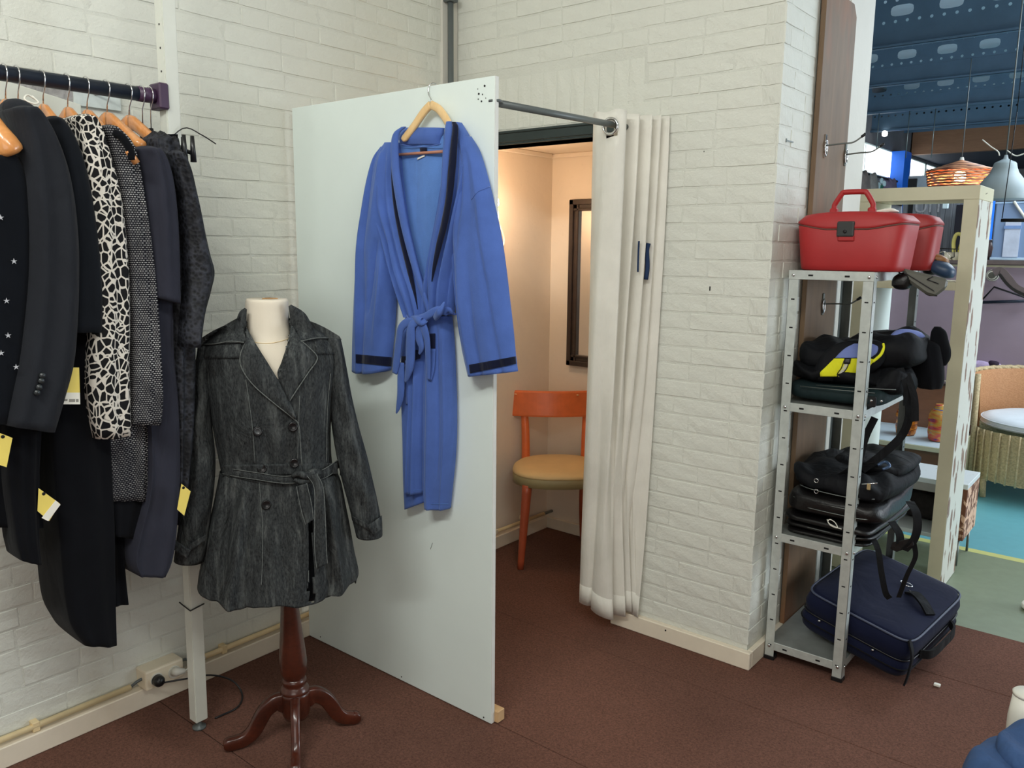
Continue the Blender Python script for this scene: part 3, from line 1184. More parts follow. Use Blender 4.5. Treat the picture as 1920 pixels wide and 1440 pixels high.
def giraffe():
    t = NT('giraffe_print')
    v = t.coord((1, 1, .8))
    nz = t.n('ShaderNodeTexNoise')
    nz.inputs['Scale'].default_value = 9
    t.l(v, nz.inputs['Vector'])
    vm = t.n('ShaderNodeVectorMath', operation='MULTIPLY_ADD')
    t.l(nz.outputs['Color'], vm.inputs[0])
    vm.inputs[1].default_value = (.05, .05, .05)
    t.l(v, vm.inputs[2])
    vo = t.n('ShaderNodeTexVoronoi', feature='DISTANCE_TO_EDGE')
    vo.inputs['Scale'].default_value = 64
    t.l(vm.outputs[0], vo.inputs['Vector'])
    col = t.ramp(vo.outputs['Distance'], [(.075, rgb(206, 200, 190)), (.105, rgb(20, 20, 22))])
    b = t.bump(t.noise(v, 12, 3, .5, .6), .3, .012)
    return t.fin(col, .8, 0, b, .2)


def stitch(name='white_stitch_weave'):
    t = NT(name)
    tc = t.n('ShaderNodeTexCoord')
    sx = t.n('ShaderNodeSeparateXYZ')
    t.l(tc.outputs['Object'], sx.inputs[0])
    cx = t.n('ShaderNodeCombineXYZ')
    ad = t.n('ShaderNodeMath', operation='ADD')
    t.l(sx.outputs['X'], ad.inputs[0])
    t.l(sx.outputs['Y'], ad.inputs[1])
    t.l(ad.outputs[0], cx.inputs['X'])
    t.l(sx.outputs['Z'], cx.inputs['Y'])
    b = t.n('ShaderNodeTexBrick')
    b.inputs['Scale'].default_value = 1
    b.inputs['Brick Width'].default_value = .0078
    b.inputs['Row Height'].default_value = .0052
    b.inputs['Mortar Size'].default_value = .0017
    b.inputs['Mortar Smooth'].default_value = .3
    b.inputs['Color1'].default_value = rgb(190, 188, 186)
    b.inputs['Color2'].default_value = rgb(140, 138, 140)
    b.inputs['Mortar'].default_value = rgb(20, 20, 26)
    t.l(cx.outputs[0], b.inputs['Vector'])
    v = t.coord()
    n = t.noise(v, 7, 2)
    col = t.mix(t.ramp(n, [(.35, (0, 0, 0, 1)), (.6, (.55, .55, .55, 1))]), b.outputs['Color'], rgb(24, 24, 30))
    bb = t.bump(t.noise(v, 12, 3, .5, .6), .3, .012)
    return t.fin(col, .85, 0, bb, .2)


def lace():
    t = NT('black_lace')
    v = t.coord()
    vo = t.n('ShaderNodeTexVoronoi')
    vo.inputs['Scale'].default_value = 95
    t.l(v, vo.inputs['Vector'])
    n = t.noise(v, 22, 4)
    c1 = t.ramp(vo.outputs['Distance'], [(.25, rgb(10, 11, 14)), (.6, rgb(44, 46, 54))])
    col = t.mix(t.ramp(n, [(.45, (0, 0, 0, 1)), (.6, (1, 1, 1, 1))]), c1, rgb(14, 15, 20))
    return t.fin(col, .7, 0, t.bump(vo.outputs['Distance'], .5, .004, t.bump(t.noise(v, 10), .3, .015)), .4)


F_['giraffe'] = giraffe()
F_['stitch'] = stitch()
F_['lace'] = lace()
GX = -2.0
GP = Plane((GX, 0, 0), (1, 0, 0))


def vfold(seed, amp=.0035, n=3):
    rnd = random.Random(seed)
    P = [(rnd.uniform(6, 18), rnd.uniform(0, 6), rnd.uniform(-3, 3), rnd.uniform(.4, 1)) for _ in range(n)]

    def f(u, t):
        return amp * sum(a * math.sin(k * u + ph + sl * t) for k, ph, sl, a in P) * min(1, t * 4 + .15)
    return f


def hanger(parent, y, arm=.17, apex_z=1.842, drop=.088, mat='hanger_wood', twist=0.0, hookz=RZ + .021, far=True, end_z=None, loc=None):
    """shaped wooden hanger across the rail; local offsets in world axes"""
    T = Matrix.Translation((RX, y, 0)) @ Matrix.Rotation(twist, 4, 'Z')
    hk = []
    for i in range(17):
        a = R(-60 + i * 240 / 16)
        hk.append(Vector((-.0215 * math.sin(a) * -1 * -1, 0, hookz - .0215 + .0 + .0225 * math.cos(a))))
    # hook: round the rail then down to the neck
    hk = [Vector((.0225 * math.cos(a), 0, RZ + .0225 * math.sin(a))) for a in [R(200 - i * 14) for i in range(15)]]
    hk += [Vector((.018, 0, RZ - .018)), Vector((.004, 0, RZ - .038)), Vector((0, 0, RZ - .06)), Vector((0, 0, apex_z - .004))]
    tube('hook', [T @ p for p in hk], .0017, M['chrome'], parent, n=8)
    for s in ((1, -1) if far else (1,)):
        V, F = [], []
        n = 14
        for i in range(n + 1):
            u = i / n
            x = s * arm * u
            zc = apex_z - drop * (u ** 1.25) - .006 * math.sin(PI * u)
            if u < .12:
                zc -= .006 * (1 - u / .12)
            hh = lerp(.021, .013, u) * (1 if u < .93 else (1 - (u - .93) * 6))
            th = lerp(.007, .0145, u) * (1 if u < .95 else .8)
            for k in range(10):
                a = 2 * PI * k / 10
                V.append(T @ Vector((x, th * spow(math.cos(a), .7), zc - hh + hh * spow(math.sin(a), .7))))
        for i in range(n):
            for k in range(10):
                F.append((i * 10 + k, i * 10 + (k + 1) % 10, (i + 1) * 10 + (k + 1) % 10, (i + 1) * 10 + k))
        F.append(tuple(range(10)))
        F.append(tuple(range(n * 10, n * 10 + 10)))
        mk('arm', V, F, M[mat], parent, smooth=True)


def new_hanger(y, label, **kw):
    h = thing('wooden_hanger', (RX, y, 1.7), label, 'hanger', 'wooden hangers on the navy rail')
    hanger(h, y, **kw)
    return h


new_hanger(.805, 'glossy wooden hanger nearest the left photo edge, its thick arm end showing', arm=.2, drop=.10)
new_hanger(.832, 'wooden hanger holding the charcoal blazer', arm=.16)
new_hanger(.888, 'wooden hanger with white loop ribbon, second garment past the blazer', arm=.13)
new_hanger(.945, 'wooden hanger directly before the giraffe print blouse', arm=.14)
new_hanger(.992, 'wooden hanger inside the giraffe print blouse', arm=.14)
new_hanger(1.042, 'wooden hanger inside the white-stitched black jacket', arm=.155, twist=.06)
new_hanger(1.100, 'wooden hanger of the short-sleeved grey dress, last wooden one before the post', arm=.17, drop=.10, twist=.05)
# ribbon on the third hanger
rb = tag(tube('ribbon_loop', smooth_path([at(66, 186, 0, -2.18), at(52, 178, 0, -2.18), at(46, 186, 0, -2.17), at(62, 194, 0, -2.165), at(72, 192, 0, -2.165), at(60, 180, 0, -2.17)], 24),
              .0024, M['white_plastic'], n=6), 'thin white ribbon loop wound round a hanger neck', 'ribbon')
# near hanger end block seen close at the left edge
hb = thing('trouser_hanger', (-2.0, .73, 1.62), 'broad wooden trouser hanger bar end at the left photo edge', 'hanger')
V, F = [], []
A_ = smooth_path([at(-30, 205, 0, -1.98), at(-12, 232, 0, -1.965), at(2, 255, 0, -1.955), at(14, 276, 0, -1.95), at(22, 290, 0, -1.95)], 14)
tube('arm', A_, [.016, .0165, .017, .018, .019, .020, .022, .024, .026, .027, .028, .028, .026, .018], M['hanger_wood'], hb, n=14)
tube('clamp_bar', [at(-40, 296, 0, -1.96), at(32, 300, 0, -1.96)], .0085, M['hanger_wood'], hb, n=12)
tube('clamp_pin', [at(41, 288, 0, -1.962), at(42, 306, 0, -1.962)], .003, M['hanger_wood'], hb, n=8)


def garment(name, label, cat, parts, fab, seed, grp='clothes on the rail', df=.03, db=.34, p=2.4):
    """parts: list of (child name, rows, df, db, off, hemfn, rise)"""
    y0 = GP.at(parts[0][1][0][0], parts[0][1][0][2]).y
    g = thing(name, (GX, y0, 1.0), label, cat, None)
    for i, (cn, rows, d1, d2, off, hem, rise) in enumerate(parts):
        rows = [(r[0], r[1], r[2], d1, d2, off) for r in rows]
        a_, b_, y_ = rows[0][:3]
        w_, c_ = b_ - a_, (a_ + b_) / 2
        rows = [(c_ - .22 * w_, c_ + .16 * w_, y_ - 8, d1 * .3, d2 * .5, off), (c_ - .40 * w_, c_ + .36 * w_, y_ - 4, d1 * .75, d2 * .8, off)] + rows
        loft(cn, GP, rows, F_[fab] if isinstance(fab, str) else fab, g, nt=40, nv=44, p=p,
             fold=vfold(seed + i), hem=hem, rise=rise)
    return g


hemtilt = lambda k: (lambda u, s: -k * u)
# 0 – far left star-printed top
g0 = garment('star_blouse', 'black blouse with tiny silver stars at the left photo edge', 'blouse', [
    ('sleeve', [(-60, 28, 296), (-70, 46, 340), (-70, 53, 420), (-70, 52, 520), (-70, 42, 640), (-70, 36, 790)], .05, .30, .02, None, .02),
], 'blue_black', 31)
M['silver'] = simple('silver_print', rgb(200, 200, 205), .35, .4)
for sx, sy in ((1, 408), (26, 490), (12, 564), (15, 629), (2, 662), (30, 688)):
    c = at(sx, sy, 0, -1.925)
    V = []
    for i in range(10):
        a = PI * i / 5 + .3
        rr = .0065 if i % 2 == 0 else .0022
        V.append(c + Vector((0, rr * math.cos(a), rr * math.sin(a))))
    poly_prism('star', V, (.0012, 0, 0), M['silver'], g0)
# 1 – charcoal blazer
g1 = garment('charcoal_blazer', 'charcoal wool blazer with four dark cuff buttons on its sleeve', 'blazer', [
    ('sleeve', [(14, 66, 207), (22, 84, 228), (30, 104, 262), (36, 122, 310), (40, 135, 370), (44, 143, 450), (42, 144, 530), (34, 141, 610),
                (22, 134, 680), (6, 116, 740), (-8, 97, 792)], .055, .10, .03, hemtilt(.02), .0),
    ('body', [(30, 96, 240), (50, 130, 310), (55, 150, 420), (50, 150, 560), (30, 140, 700), (10, 110, 775)], .0, .36, -.02, None, .05),
], 'charcoal', 41)
buttonm = simple('dark_button', rgb(40, 44, 46), .3, var=.1)
for bx, by in ((79, 704), (77, 714), (73, 726), (69, 736)):
    c = at(bx, by, 0, -1.916)
    V_, Fc = tube_geo([c, c + Vector((.006, -.001, 0))], [.0072, .006], 14)
    mk('cuff_button', V_, Fc, buttonm, g1, smooth=True)
# lapel roll at the blazer shoulder
lap = smooth_path([at(8, 206, 0, -2.05), at(28, 204, 0, -1.99), at(52, 212, 0, -1.965), at(70, 232, 0, -1.95)], 12)
tube('collar_roll', lap, [.012, .016, .019, .021, .022, .022, .022, .021, .020, .018, .015, .010], F_['charcoal'], g1, n=12)
# 1b – dark garments hanging lower at the left
g1b = garment('long_black_cardigan', 'long black cardigan below the blazer with a yellow price card', 'cardigan', [
    ('body', [(-60, 70, 700), (-60, 76, 790), (-60, 74, 860), (-60, 76, 920), (-60, 82, 990)], .0, .3, -.03, None, 0),
    ('front_tail', [(8, 76, 800), (12, 72, 900), (24, 72, 990), (28, 73, 1020), (36, 76, 1049)], .02, .12, .0, hemtilt(.012), 0),
], 'deep', 51)
# 2 – black knit jacket
g2 = garment('black_knit_jacket', 'black knitted jacket sleeve hanging just right of the charcoal blazer', 'jacket', [
    ('sleeve', [(84, 112, 226), (90, 124, 240), (96, 140, 268), (104, 158, 320), (112, 172, 390), (118, 183, 470), (120, 189, 550), (118, 189, 622)],
     .04, .10, .0, None, .0),
    ('body', [(96, 134, 262), (110, 170, 340), (120, 200, 500), (118, 200, 700), (112, 190, 800)], 0, .36, -.03, None, .05),
], 'black', 61)
# 3 – long black trousers / dress
g3 = garment('long_black_dress', 'longest black dress on the rail, its rounded hem reaching lowest', 'dress', [
    ('body', [(114, 158, 268), (118, 176, 320), (116, 190, 450), (112, 190, 620), (98, 205, 780), (98, 208, 850), (104, 212, 930), (110, 215, 1000),
              (117, 216, 1080), (124, 217, 1140), (134, 218, 1175), (158, 219, 1210)], .015, .25, -.03, None, .05),
    ('back_panel', [(190, 216, 800), (196, 226, 950), (200, 236, 1080), (204, 242, 1140)], .0, .10, -.07, hemtilt(-.01), 0),
], 'deep', 71)
# 4 – giraffe print blouse
g4 = garment('giraffe_print_blouse', 'black and white giraffe-print blouse on a wooden hanger', 'blouse', [
    ('sleeve', [(137, 176, 222), (145, 186, 240), (148, 194, 262), (152, 206, 300), (157, 220, 350), (160, 229, 400), (164, 236, 470), (168, 240, 540),
                (168, 241, 610), (163, 240, 680), (163, 242, 750), (178, 243, 822)], .035, .16, .0, hemtilt(-.012), .0),
], 'giraffe', 81)
# 5 – white stitched jacket
g5 = garment('stitched_jacket', 'black jacket with rows of small white stitches, right of the giraffe blouse', 'jacket', [
    ('sleeve', [(188, 216, 242), (200, 242, 268), (210, 256, 310), (222, 266, 370), (232, 277, 440), (238, 287, 520), (243, 294, 600), (246, 299, 680),
                (243, 303, 745), (240, 299, 794)], .035, .10, .0, hemtilt(.0), .0),
    ('body', [(200, 240, 300), (215, 262, 450), (222, 276, 600), (214, 278, 760), (207, 277, 850), (209, 277, 940)], .0, .30, -.03, None, .04),
], 'stitch', 91)
# black lining stripe at its shoulder and hanger end
tube('shoulder_trim', smooth_path([at(214, 248, 0, -1.97), at(230, 258, 0, -1.958), at(243, 280, 0, -1.95), at(248, 300, 0, -1.95)], 12), .009, F_['deep'], g5, n=8)
tube('hanger_tip', [at(240, 282, 0, -1.952), at(256, 306, 0, -1.95)], [.008, .009], M['hanger_wood'], g5, n=10)
g5b = garment('dark_lining_skirt', 'plain black skirt showing below the white-stitched jacket', 'skirt', [
    ('body', [(205, 300, 820), (212, 302, 880), (214, 275, 940), (218, 262, 1006)], .0, .25, -.04, hemtilt(.01), 0),
], 'deep', 95)
# 6 – grey dress
g6 = garment('grey_short_sleeved_dress', 'dark grey dress with short sleeves, last before the lace top', 'dress', [
    ('sleeve', [(252, 294, 282), (256, 306, 300), (262, 318, 340), (268, 326, 400), (272, 330, 460), (274, 332, 520), (278, 333, 556)], .045, .10, .0, hemtilt(.018), .0),
    ('body', [(262, 300, 300), (272, 318, 420), (276, 324, 560), (276, 326, 660), (280, 334, 750), (286, 338, 850), (282, 336, 930), (262, 330, 1010),
              (256, 322, 1055), (266, 310, 1083)], .0, .30, -.01, None, .04),
], 'greyplum', 101)
# 7 – lace blouse
g7 = garment('lace_blouse', 'black lace blouse with a bent puffed sleeve beside the white post', 'blouse', [
    ('sleeve', [(318, 338, 290), (326, 352, 320), (334, 362, 360), (340, 372, 400), (344, 379, 435), (346, 388, 475), (348, 397, 510), (346, 390, 545), (342, 378, 590),
                (340, 370, 650)], .04, .06, .0, None, .0),
    ('body', [(296, 334, 264), (304, 342, 320), (314, 352, 420), (320, 364, 560), (324, 366, 700), (326, 362, 820), (328, 352, 920)], .01, .2, -.03, None, .02),
], 'lace', 111)
g8 = garment('black_trousers', 'black trousers clipped to the last plastic hanger by the post', 'trousers', [
    ('leg', [(306, 334, 264), (300, 335, 420), (300, 345, 620), (318, 352, 760), (328, 358, 880), (330, 356, 985)], .0, .12, -.09, None, 0),
], 'deep', 121)
# black plastic clip hangers
for y, lab, px in ((1.135, 'black plastic clip hanger, left one of the two beside the post', 284), (1.158, 'black plastic clip hanger, right one touching the post', 300)):
    h = thing('clip_hanger', (RX, y, 1.7), lab, 'hanger', 'black clip hangers')
    hk = [Vector((RX + .0225 * math.cos(a), y, RZ + .0225 * math.sin(a))) for a in [R(200 - i * 14) for i in range(15)]]
    hk += [Vector((RX + .018, y, RZ - .018)), Vector((RX + .004, y, RZ - .038)), Vector((RX, y, RZ - .10))]
    tube('hook', hk, .0016, M['chrome'], h, n=8)
    tube('neck', [(RX, y, RZ - .085), (RX, y, RZ - .12)], [.006, .010], M['black_plastic'], h, n=10)
    tube('bar', smooth_path([(RX - .15, y, RZ - .16), (RX, y, RZ - .115), (RX + .21, y, RZ - .165)], 14), .0055, M['black_plastic'], h, n=8)
    for dx in (.16, .205):
        tube('clip', [(RX + dx, y, RZ - .12), (RX + dx + .001, y, RZ - .185)], [.005, .008], M['black_plastic'], h, n=8)

# ------------------------------------------------------------------ price cards
M['card_y'] = simple('yellow_card', rgb(232, 208, 104, 1.15), .6, var=.04)
M['card_w'] = simple('white_card', rgb(236, 228, 216), .6, var=.03)
M['card_p'] = simple('card_print', rgb(140, 136, 126), .7, var=.05)


def card(quad, split, label, X):
    """quad: TL,TR,BR,BL pixels; hangs in the plane x = X"""
    q = [at(a, b, 0, X) for a, b in quad]
    c = thing('price_card', sum(q, Vector()) / 4, label, 'price tag', 'yellow price cards')
    m1, m2 = q[0].lerp(q[3], split), q[1].lerp(q[2], split)
    poly_prism('yellow_field', [q[0], q[1], m2, m1], (.0012, 0, 0), M['card_y'], c)
    poly_prism('white_field', [m1, m2, q[2], q[3]], (.0012, 0, 0), M['card_w'], c)
    if split < 1:
        a, b = m1.lerp(q[3], .55), m2.lerp(q[2], .55)
        a2, b2 = m1.lerp(q[3], .8), m2.lerp(q[2], .8)
        P = lambda s, t_: a.lerp(b, s).lerp(a2.lerp(b2, s), t_) + Vector((.0012, 0, 0))
        poly_prism('printed_line', [P(.52, 0), P(.78, 0), P(.78, 1), P(.52, 1)], (.0005, 0, 0), M['card_p'], c)
        poly_prism('printed_line', [P(.82, 0), P(.93, 0), P(.93, 1), P(.82, 1)], (.0005, 0, 0), M['card_p'], c)
        poly_prism('printed_line', [P(.30, 0), P(.45, 0), P(.45, .7), P(.30, .7)], (.0005, 0, 0), M['card_p'], c)
    hc = q[0].lerp(q[1], .25).lerp(q[3].lerp(q[2], .25), .08) + Vector((.0012, 0, 0))
    tube('punched_hole', [hc, hc + Vector((.0005, 0, 0))], .004, M['hole'], c, n=10)
    return c


card([(122, 689), (148, 689), (150, 758), (104, 758)], .68, 'yellow and white price card hanging beside the blazer cuff', -1.955)
card([(72, 915), (112, 944), (92, 977), (70, 958)], .999, 'yellow price card at the hem of the long cardigan', -1.985)
card([(0, 812), (23, 821), (12, 876), (-12, 868)], .999, 'olive yellow price card at the left photo edge', -1.94)
card([(340, 907), (357, 921), (345, 967), (332, 955)], .999, 'bent yellow price card hanging from the lace blouse', -1.96)
wp = [at(a, b, 0, -1.983) for a, b in ((104, 938), (113, 946), (90, 977), (78, 971))]
tag(poly_prism('card_strip', wp, (.0012, 0, 0), M['card_w']), 'white barcode strip on the end of the low yellow card', 'price tag')
# ------------------------------------------------------------------ tailor's bust on turned wooden stand
M['mahog'] = wood('mahogany_varnish', rgb(44, 19, 13, 1.0), rgb(88, 38, 22, 1.0), .28, (3, 3, 5), coat=.5)
M['bust'] = fabric('cream_bust_jersey', rgb(230, 220, 202, 1.1), .8, .03, wrs=.05)
MO = Vector((-1.972, 1.383, 0))
MP = Plane(MO, (.819, -.574, 0))
mn = thing('dress_form', MO, 'cream tailors bust on a turned mahogany tripod stand', 'mannequin')
bust_rows = [(462, 538, 560, .062, .062), (460, 541, 566, .065, .065), (459, 541, 585, .064, .064), (460, 541, 602, .064, .064), (462, 545, 622, .066, .066),
             (462, 552, 640, .075, .072), (430, 585, 665, .085, .08), (400, 610, 700, .092, .09), (405, 605, 760, .10, .09),
             (418, 596, 830, .085, .08), (420, 605, 900, .085, .08), (430, 605, 950, .06, .06)]
_, bust_bvh = loft('bust', MP, bust_rows, M['bust'], mn, nt=56, nv=70, get=True, p=2.15, topdome=-.004)
M['tear'] = simple('torn_foam', rgb(150, 116, 74), .9, var=.3, vscale=80)
tc_ = (MP.at(462, 560) + MP.at(538, 560)) / 2
poly_prism('torn_cap', [tc_ + MP.side * a + MP.n * b + Vector((0, 0, .0005)) for a, b in ((-.012, .034), (.030, .030), (.012, .008), (.006, .0), (-.004, .012))], (0, 0, .003), M['tear'], mn)
tube('cap_seam', [MP.at(0, 0) * 0 + tc_ + (MP.side * math.cos(a) + MP.n * math.sin(a)) * .052 + Vector((0, 0, -.0035)) for a in [2 * PI * i / 24 for i in range(24)]], .0015, M['bust'], mn, n=6, closed=True)
tube('neck_seam', [onsurf(bust_bvh, lerp(466, 548, i / 16), 640 + 7 * math.sin(PI * i / 16) - i * .45, .0006, MP) for i in range(17)], .0012, M['conduit'], mn, n=5)


def zat(py, px=552):
    return MP.at(px, py).z


AX = lambda py: MP.at(lerp(541, 556, (py - 1105) / 235), py)
prof = []
for py, r in ((1050, .018), (1105, .0205), (1140, .023), (1180, .028), (1215, .0325), (1240, .0355), (1256, .0345), (1266, .029), (1270, .027)):
    prof.append((r * 1.17, py))
V, F = [], []
NN = 32


def turned(name, prof, mat, parent):
    V, F = [], []
    for r, py in prof:
        c = AX(py)
        for k in range(NN):
            a = 2 * PI * k / NN
            V.append(c + Vector((r * math.cos(a), r * math.sin(a), 0)))
    for i in range(len(prof) - 1):
        for k in range(NN):
            F.append((i * NN + k, i * NN + (k + 1) % NN, (i + 1) * NN + (k + 1) % NN, (i + 1) * NN + k))
    F.append(tuple(range(NN)))
    F.append(tuple(range((len(prof) - 1) * NN, len(prof) * NN)))
    return mk(name, V, F, mat, parent, smooth=True)


turned('column', prof, M['mahog'], mn)
turned('collar', [(.027, 1267), (.033, 1269), (.0365, 1273), (.037, 1277), (.033, 1281), (.036, 1284), (.042, 1288), (.044, 1292), (.0435, 1296)], M['mahog'], mn)
turned('hub', [(.0435, 1293), (.0445, 1300), (.044, 1320), (.042, 1334), (.036, 1342), (.01, 1344)], M['mahog'], mn)
HC = AX(1315)
for dx, dy in ((-2.062 - HC.x, 1.205 - HC.y), (-1.879 - HC.x, 1.548 - HC.y), (-1.805 - HC.x, 1.262 - HC.y)):
    d = Vector((dx, dy, 0))
    L = d.length + .012
    d.normalize()
    s = Vector((-d.y, d.x, 0))
    # S-curved flat leg, side profile in (along, z) with height and half-width
    path = [(.030, .118, .062, .014), (.058, .126, .050, .014), (.088, .108, .046, .0135), (.108, .078, .046, .013), (.124, .050, .044, .013), (.146, .030, .040, .013),
            (.172, .022, .038, .0135), (L - .016, .021, .038, .014), (L, .020, .028, .012)]
    V, F = [], []
    n = 34
    for i in range(n):
        a, z, h, wd = crom(path, i / (n - 1))
        a0, z0, _, _ = crom(path, max(0, i / (n - 1) - .02))
        a1, z1, _, _ = crom(path, min(1, i / (n - 1) + .02))
        tx, tz = a1 - a0, z1 - z0
        l = math.hypot(tx, tz)
        nx, nz = -tz / l, tx / l
        hh = h / 2 * (1.0 if i < n - 3 else (1, .85, .55)[i - (n - 3)])
        hh = max(hh, .006)
        for k in range(12):
            an = 2 * PI * k / 12
            cx, sx = 1.05 * spow(math.cos(an), .35), spow(math.sin(an), .35)
            p = HC.copy()
            p.z = 0
            p += d * (a + nx * hh * sx) + s * (wd * cx) + Vector((0, 0, max(.0005, z + nz * hh * sx)))
            V.append(p)
    for i in range(n - 1):
        for k in range(12):
            F.append((i * 12 + k, i * 12 + (k + 1) % 12, (i + 1) * 12 + (k + 1) % 12, (i + 1) * 12 + k))
    F.append(tuple(range(12)))
    F.append(tuple(range((n - 1) * 12, n * 12)))
    mk('leg', V, F, M['mahog'], mn, smooth=True)

# ------------------------------------------------------------------ grey denim trench jacket
t = NT('washed_black_denim')
v = t.coord()
st = t.noise(t.coord((1, 1, .10)), 42, 5, .7)
bl = t.noise(v, 6, 4, .6)
fi = t.noise(t.coord((1, 1, .35)), 260, 3, .7)
c_ = t.ramp(st, [(.40, rgb(18, 20, 23)), (.52, rgb(40, 43, 45)), (.68, rgb(104, 107, 105))])
c_ = t.mix(t.ramp(bl, [(.35, (0, 0, 0, 1)), (.7, (.7, .7, .7, 1))]), c_, rgb(24, 26, 29))
c_ = t.mix(.4, c_, t.ramp(fi, [(.32, rgb(14, 16, 18)), (.7, rgb(88, 92, 92))]), 'MIX')
b1 = t.bump(t.noise(t.coord((1, 1, .5)), 13, 4, .6, .9), .9, .02)
b2 = t.bump(fi, .35, .0012, b1)
M['denim'] = t.fin(c_, .8, 0, b2, .25)
M['denim_edge'] = simple('denim_worn_edge', rgb(92, 96, 94), .85, var=.35, vscale=150, bs=.4, bscale=400)
M['denim_in'] = fabric('denim_inside', rgb(18, 20, 24))
jk = thing('denim_jacket', MO, 'washed black denim belted trench jacket with double-breasted buttons on the bust', 'jacket')


def gsum(u, t, ridges):
    s = 0
    for (u0, u1, t0, t1, amp, w) in ridges:
        if t0 <= t <= t1:
            f = (t - t0) / (t1 - t0)
            c = lerp(u0, u1, f)
            e = math.sin(PI * min(1, max(0, f))) ** .5 if t1 < .99 else min(1, f * 2.5)
            s += amp * e * math.exp(-((u - c) / w) ** 2)
    return s


torso = [(442, 560, 598, .05, .05), (418, 586, 612, .065, .07), (396, 612, 628, .085, .085), (380, 628, 648, .10, .09), (376, 634, 672, .108, .095), (382, 630, 710, .115, .10),
         (391, 624, 750, .12, .10), (399, 620, 800, .118, .095), (408, 621, 850, .105, .085), (414, 625, 880, .098, .08), (418, 627, 893, .096, .08)]
_, tb = loft('bodice', MP, torso, M['denim'], jk, nt=120, nv=90, p=2.2, get=True, capt=False, capb=False, solid=.003,
             fold=lambda u, t: gsum(u, t, [(.30, .34, .3, .95, .006, .03), (.73, .70, .3, .95, .006, .03), (.18, .24, .3, .8, .005, .05), (.85, .80, .25, .8, .006, .05),
                                           (.45, .42, .6, .98, -.004, .04), (.62, .6, .6, .98, -.004, .04)]),
             cut=[[(463, 560), (461, 622), (516, 712), (524, 712), (545, 622), (541, 560)]])
skirt = [(412, 632, 884, .100, .085), (408, 640, 905, .106, .09), (400, 648, 945, .118, .10), (391, 656, 985, .128, .11), (383, 664, 1030, .138, .12),
         (374, 672, 1070, .146, .128), (370, 668, 1096, .150, .13)]
sk_r = [(.04, .02, .02, 1, .012, .035), (.15, .13, .02, 1, -.020, .028), (.225, .20, .02, 1, .022, .028), (.30, .31, .06, 1, -.014, .026), (.42, .44, .2, 1, .007, .04), (.62, .60, .2, 1, .008, .05),
        (.80, .80, .05, 1, -.018, .026), (.87, .88, .05, 1, .022, .03), (.95, .95, .05, 1, -.016, .026)]


def skhem(u, s):
    if s < 0:
        return -.0
    return -.020 * math.exp(-((u - .22) / .16) ** 2) - .006 * math.exp(-((u - .62) / .08) ** 2) + (.030 * (u - .72) / .28 if u > .72 else 0)


_, sb = loft('peplum', MP, skirt, M['denim'], jk, nt=150, nv=60, p=2.2, get=True, capt=False, capb=False, solid=.003,
             fold=lambda u, t: gsum(u, t, sk_r), hem=skhem,
             cut=[[(576, 984), (586, 975), (590, 1130), (578, 1130)]])
loft('gap_shade_fill', MP, [(416, 626, 890, .085, .075), (400, 640, 945, .09, .085), (388, 656, 1010, .105, .09), (384, 655, 1060, .12, .09), (384, 640, 1100, .125, .09)], M['denim_in'], jk, nt=60, nv=20)  # dark inner loft added so the open front gap looks shaded
pk_ = lambda px, y: .006 + lerp(.118, .152, (y - 905) / 190) * math.sqrt(max(0, 1 - (2 * (px - 385) / 275 - 1) ** 2))
strip('front_placket', [(566, 905, pk_(566, 905)), (569, 980, pk_(569, 980)), (568, 1040, pk_(568, 1040)), (566, 1106, pk_(566, 1106))],
      [(574, 905, pk_(574, 905)), (578, 980, pk_(578, 980)), (579, 1040, pk_(579, 1040)), (578, 1103, pk_(578, 1103))], M['denim'], jk, None, MP, off=0, thick=.005, nu=5, nv=30)
strip('front_placket', [(586, 975, pk_(586, 975)), (588, 1030, pk_(588, 1030)), (590, 1085, pk_(590, 1085))],
      [(598, 975, pk_(598, 975)), (600, 1030, pk_(600, 1030)), (604, 1090, pk_(604, 1090))], M['denim'], jk, None, MP, off=-.002, thick=.005, nu=5, nv=24)
# sleeves
SLo = -.0
loft('sleeve', MP, [(372, 400, 643, .03, .04, .0), (370, 404, 655, .045, .05, .0), (364, 401, 700, .052, .05, .0), (361, 396, 750, .05, .05, .01), (356, 398, 800, .048, .05, .02),
                    (350, 404, 860, .046, .05, .03), (344, 402, 910, .046, .05, .03), (338, 396, 960, .047, .05, .03), (331, 390, 1010, .048, .05, .03), (326, 384, 1050, .045, .05, .03)],
     M['denim'], jk, nt=44, nv=60, capb=False, solid=.003, p=2.1,
     fold=lambda u, t: .004 * math.sin(30 * t + 5 * u) * math.sin(PI * t) + gsum(u, t, [(.35, .5, .2, .9, .005, .08)]))
_, rsb = loft('sleeve', MP, [(606, 634, 631, .03, .04, .0), (606, 640, 640, .045, .05, .0), (608, 650, 690, .05, .05, .0), (616, 660, 745, .05, .05, .005), (622, 673, 800, .05, .05, .01),
                    (630, 687, 850, .05, .05, .015), (641, 699, 900, .05, .05, .02), (653, 709, 945, .05, .05, .02), (663, 716, 985, .048, .05, .02), (668, 717, 1006, .045, .05, .02)],
     M['denim'], jk, nt=44, nv=60, capb=False, solid=.003, p=2.1, hem=lambda u, s: .008 * u, get=True,
     fold=lambda u, t: .004 * math.sin(34 * t - 6 * u) * math.sin(PI * t) + gsum(u, t, [(.3, .35, .1, .6, -.007, .05), (.7, .6, .2, .9, .005, .1)]))
lsl = [o for o in bpy.data.objects if o.parent == jk and o.name.startswith('sleeve')][0]
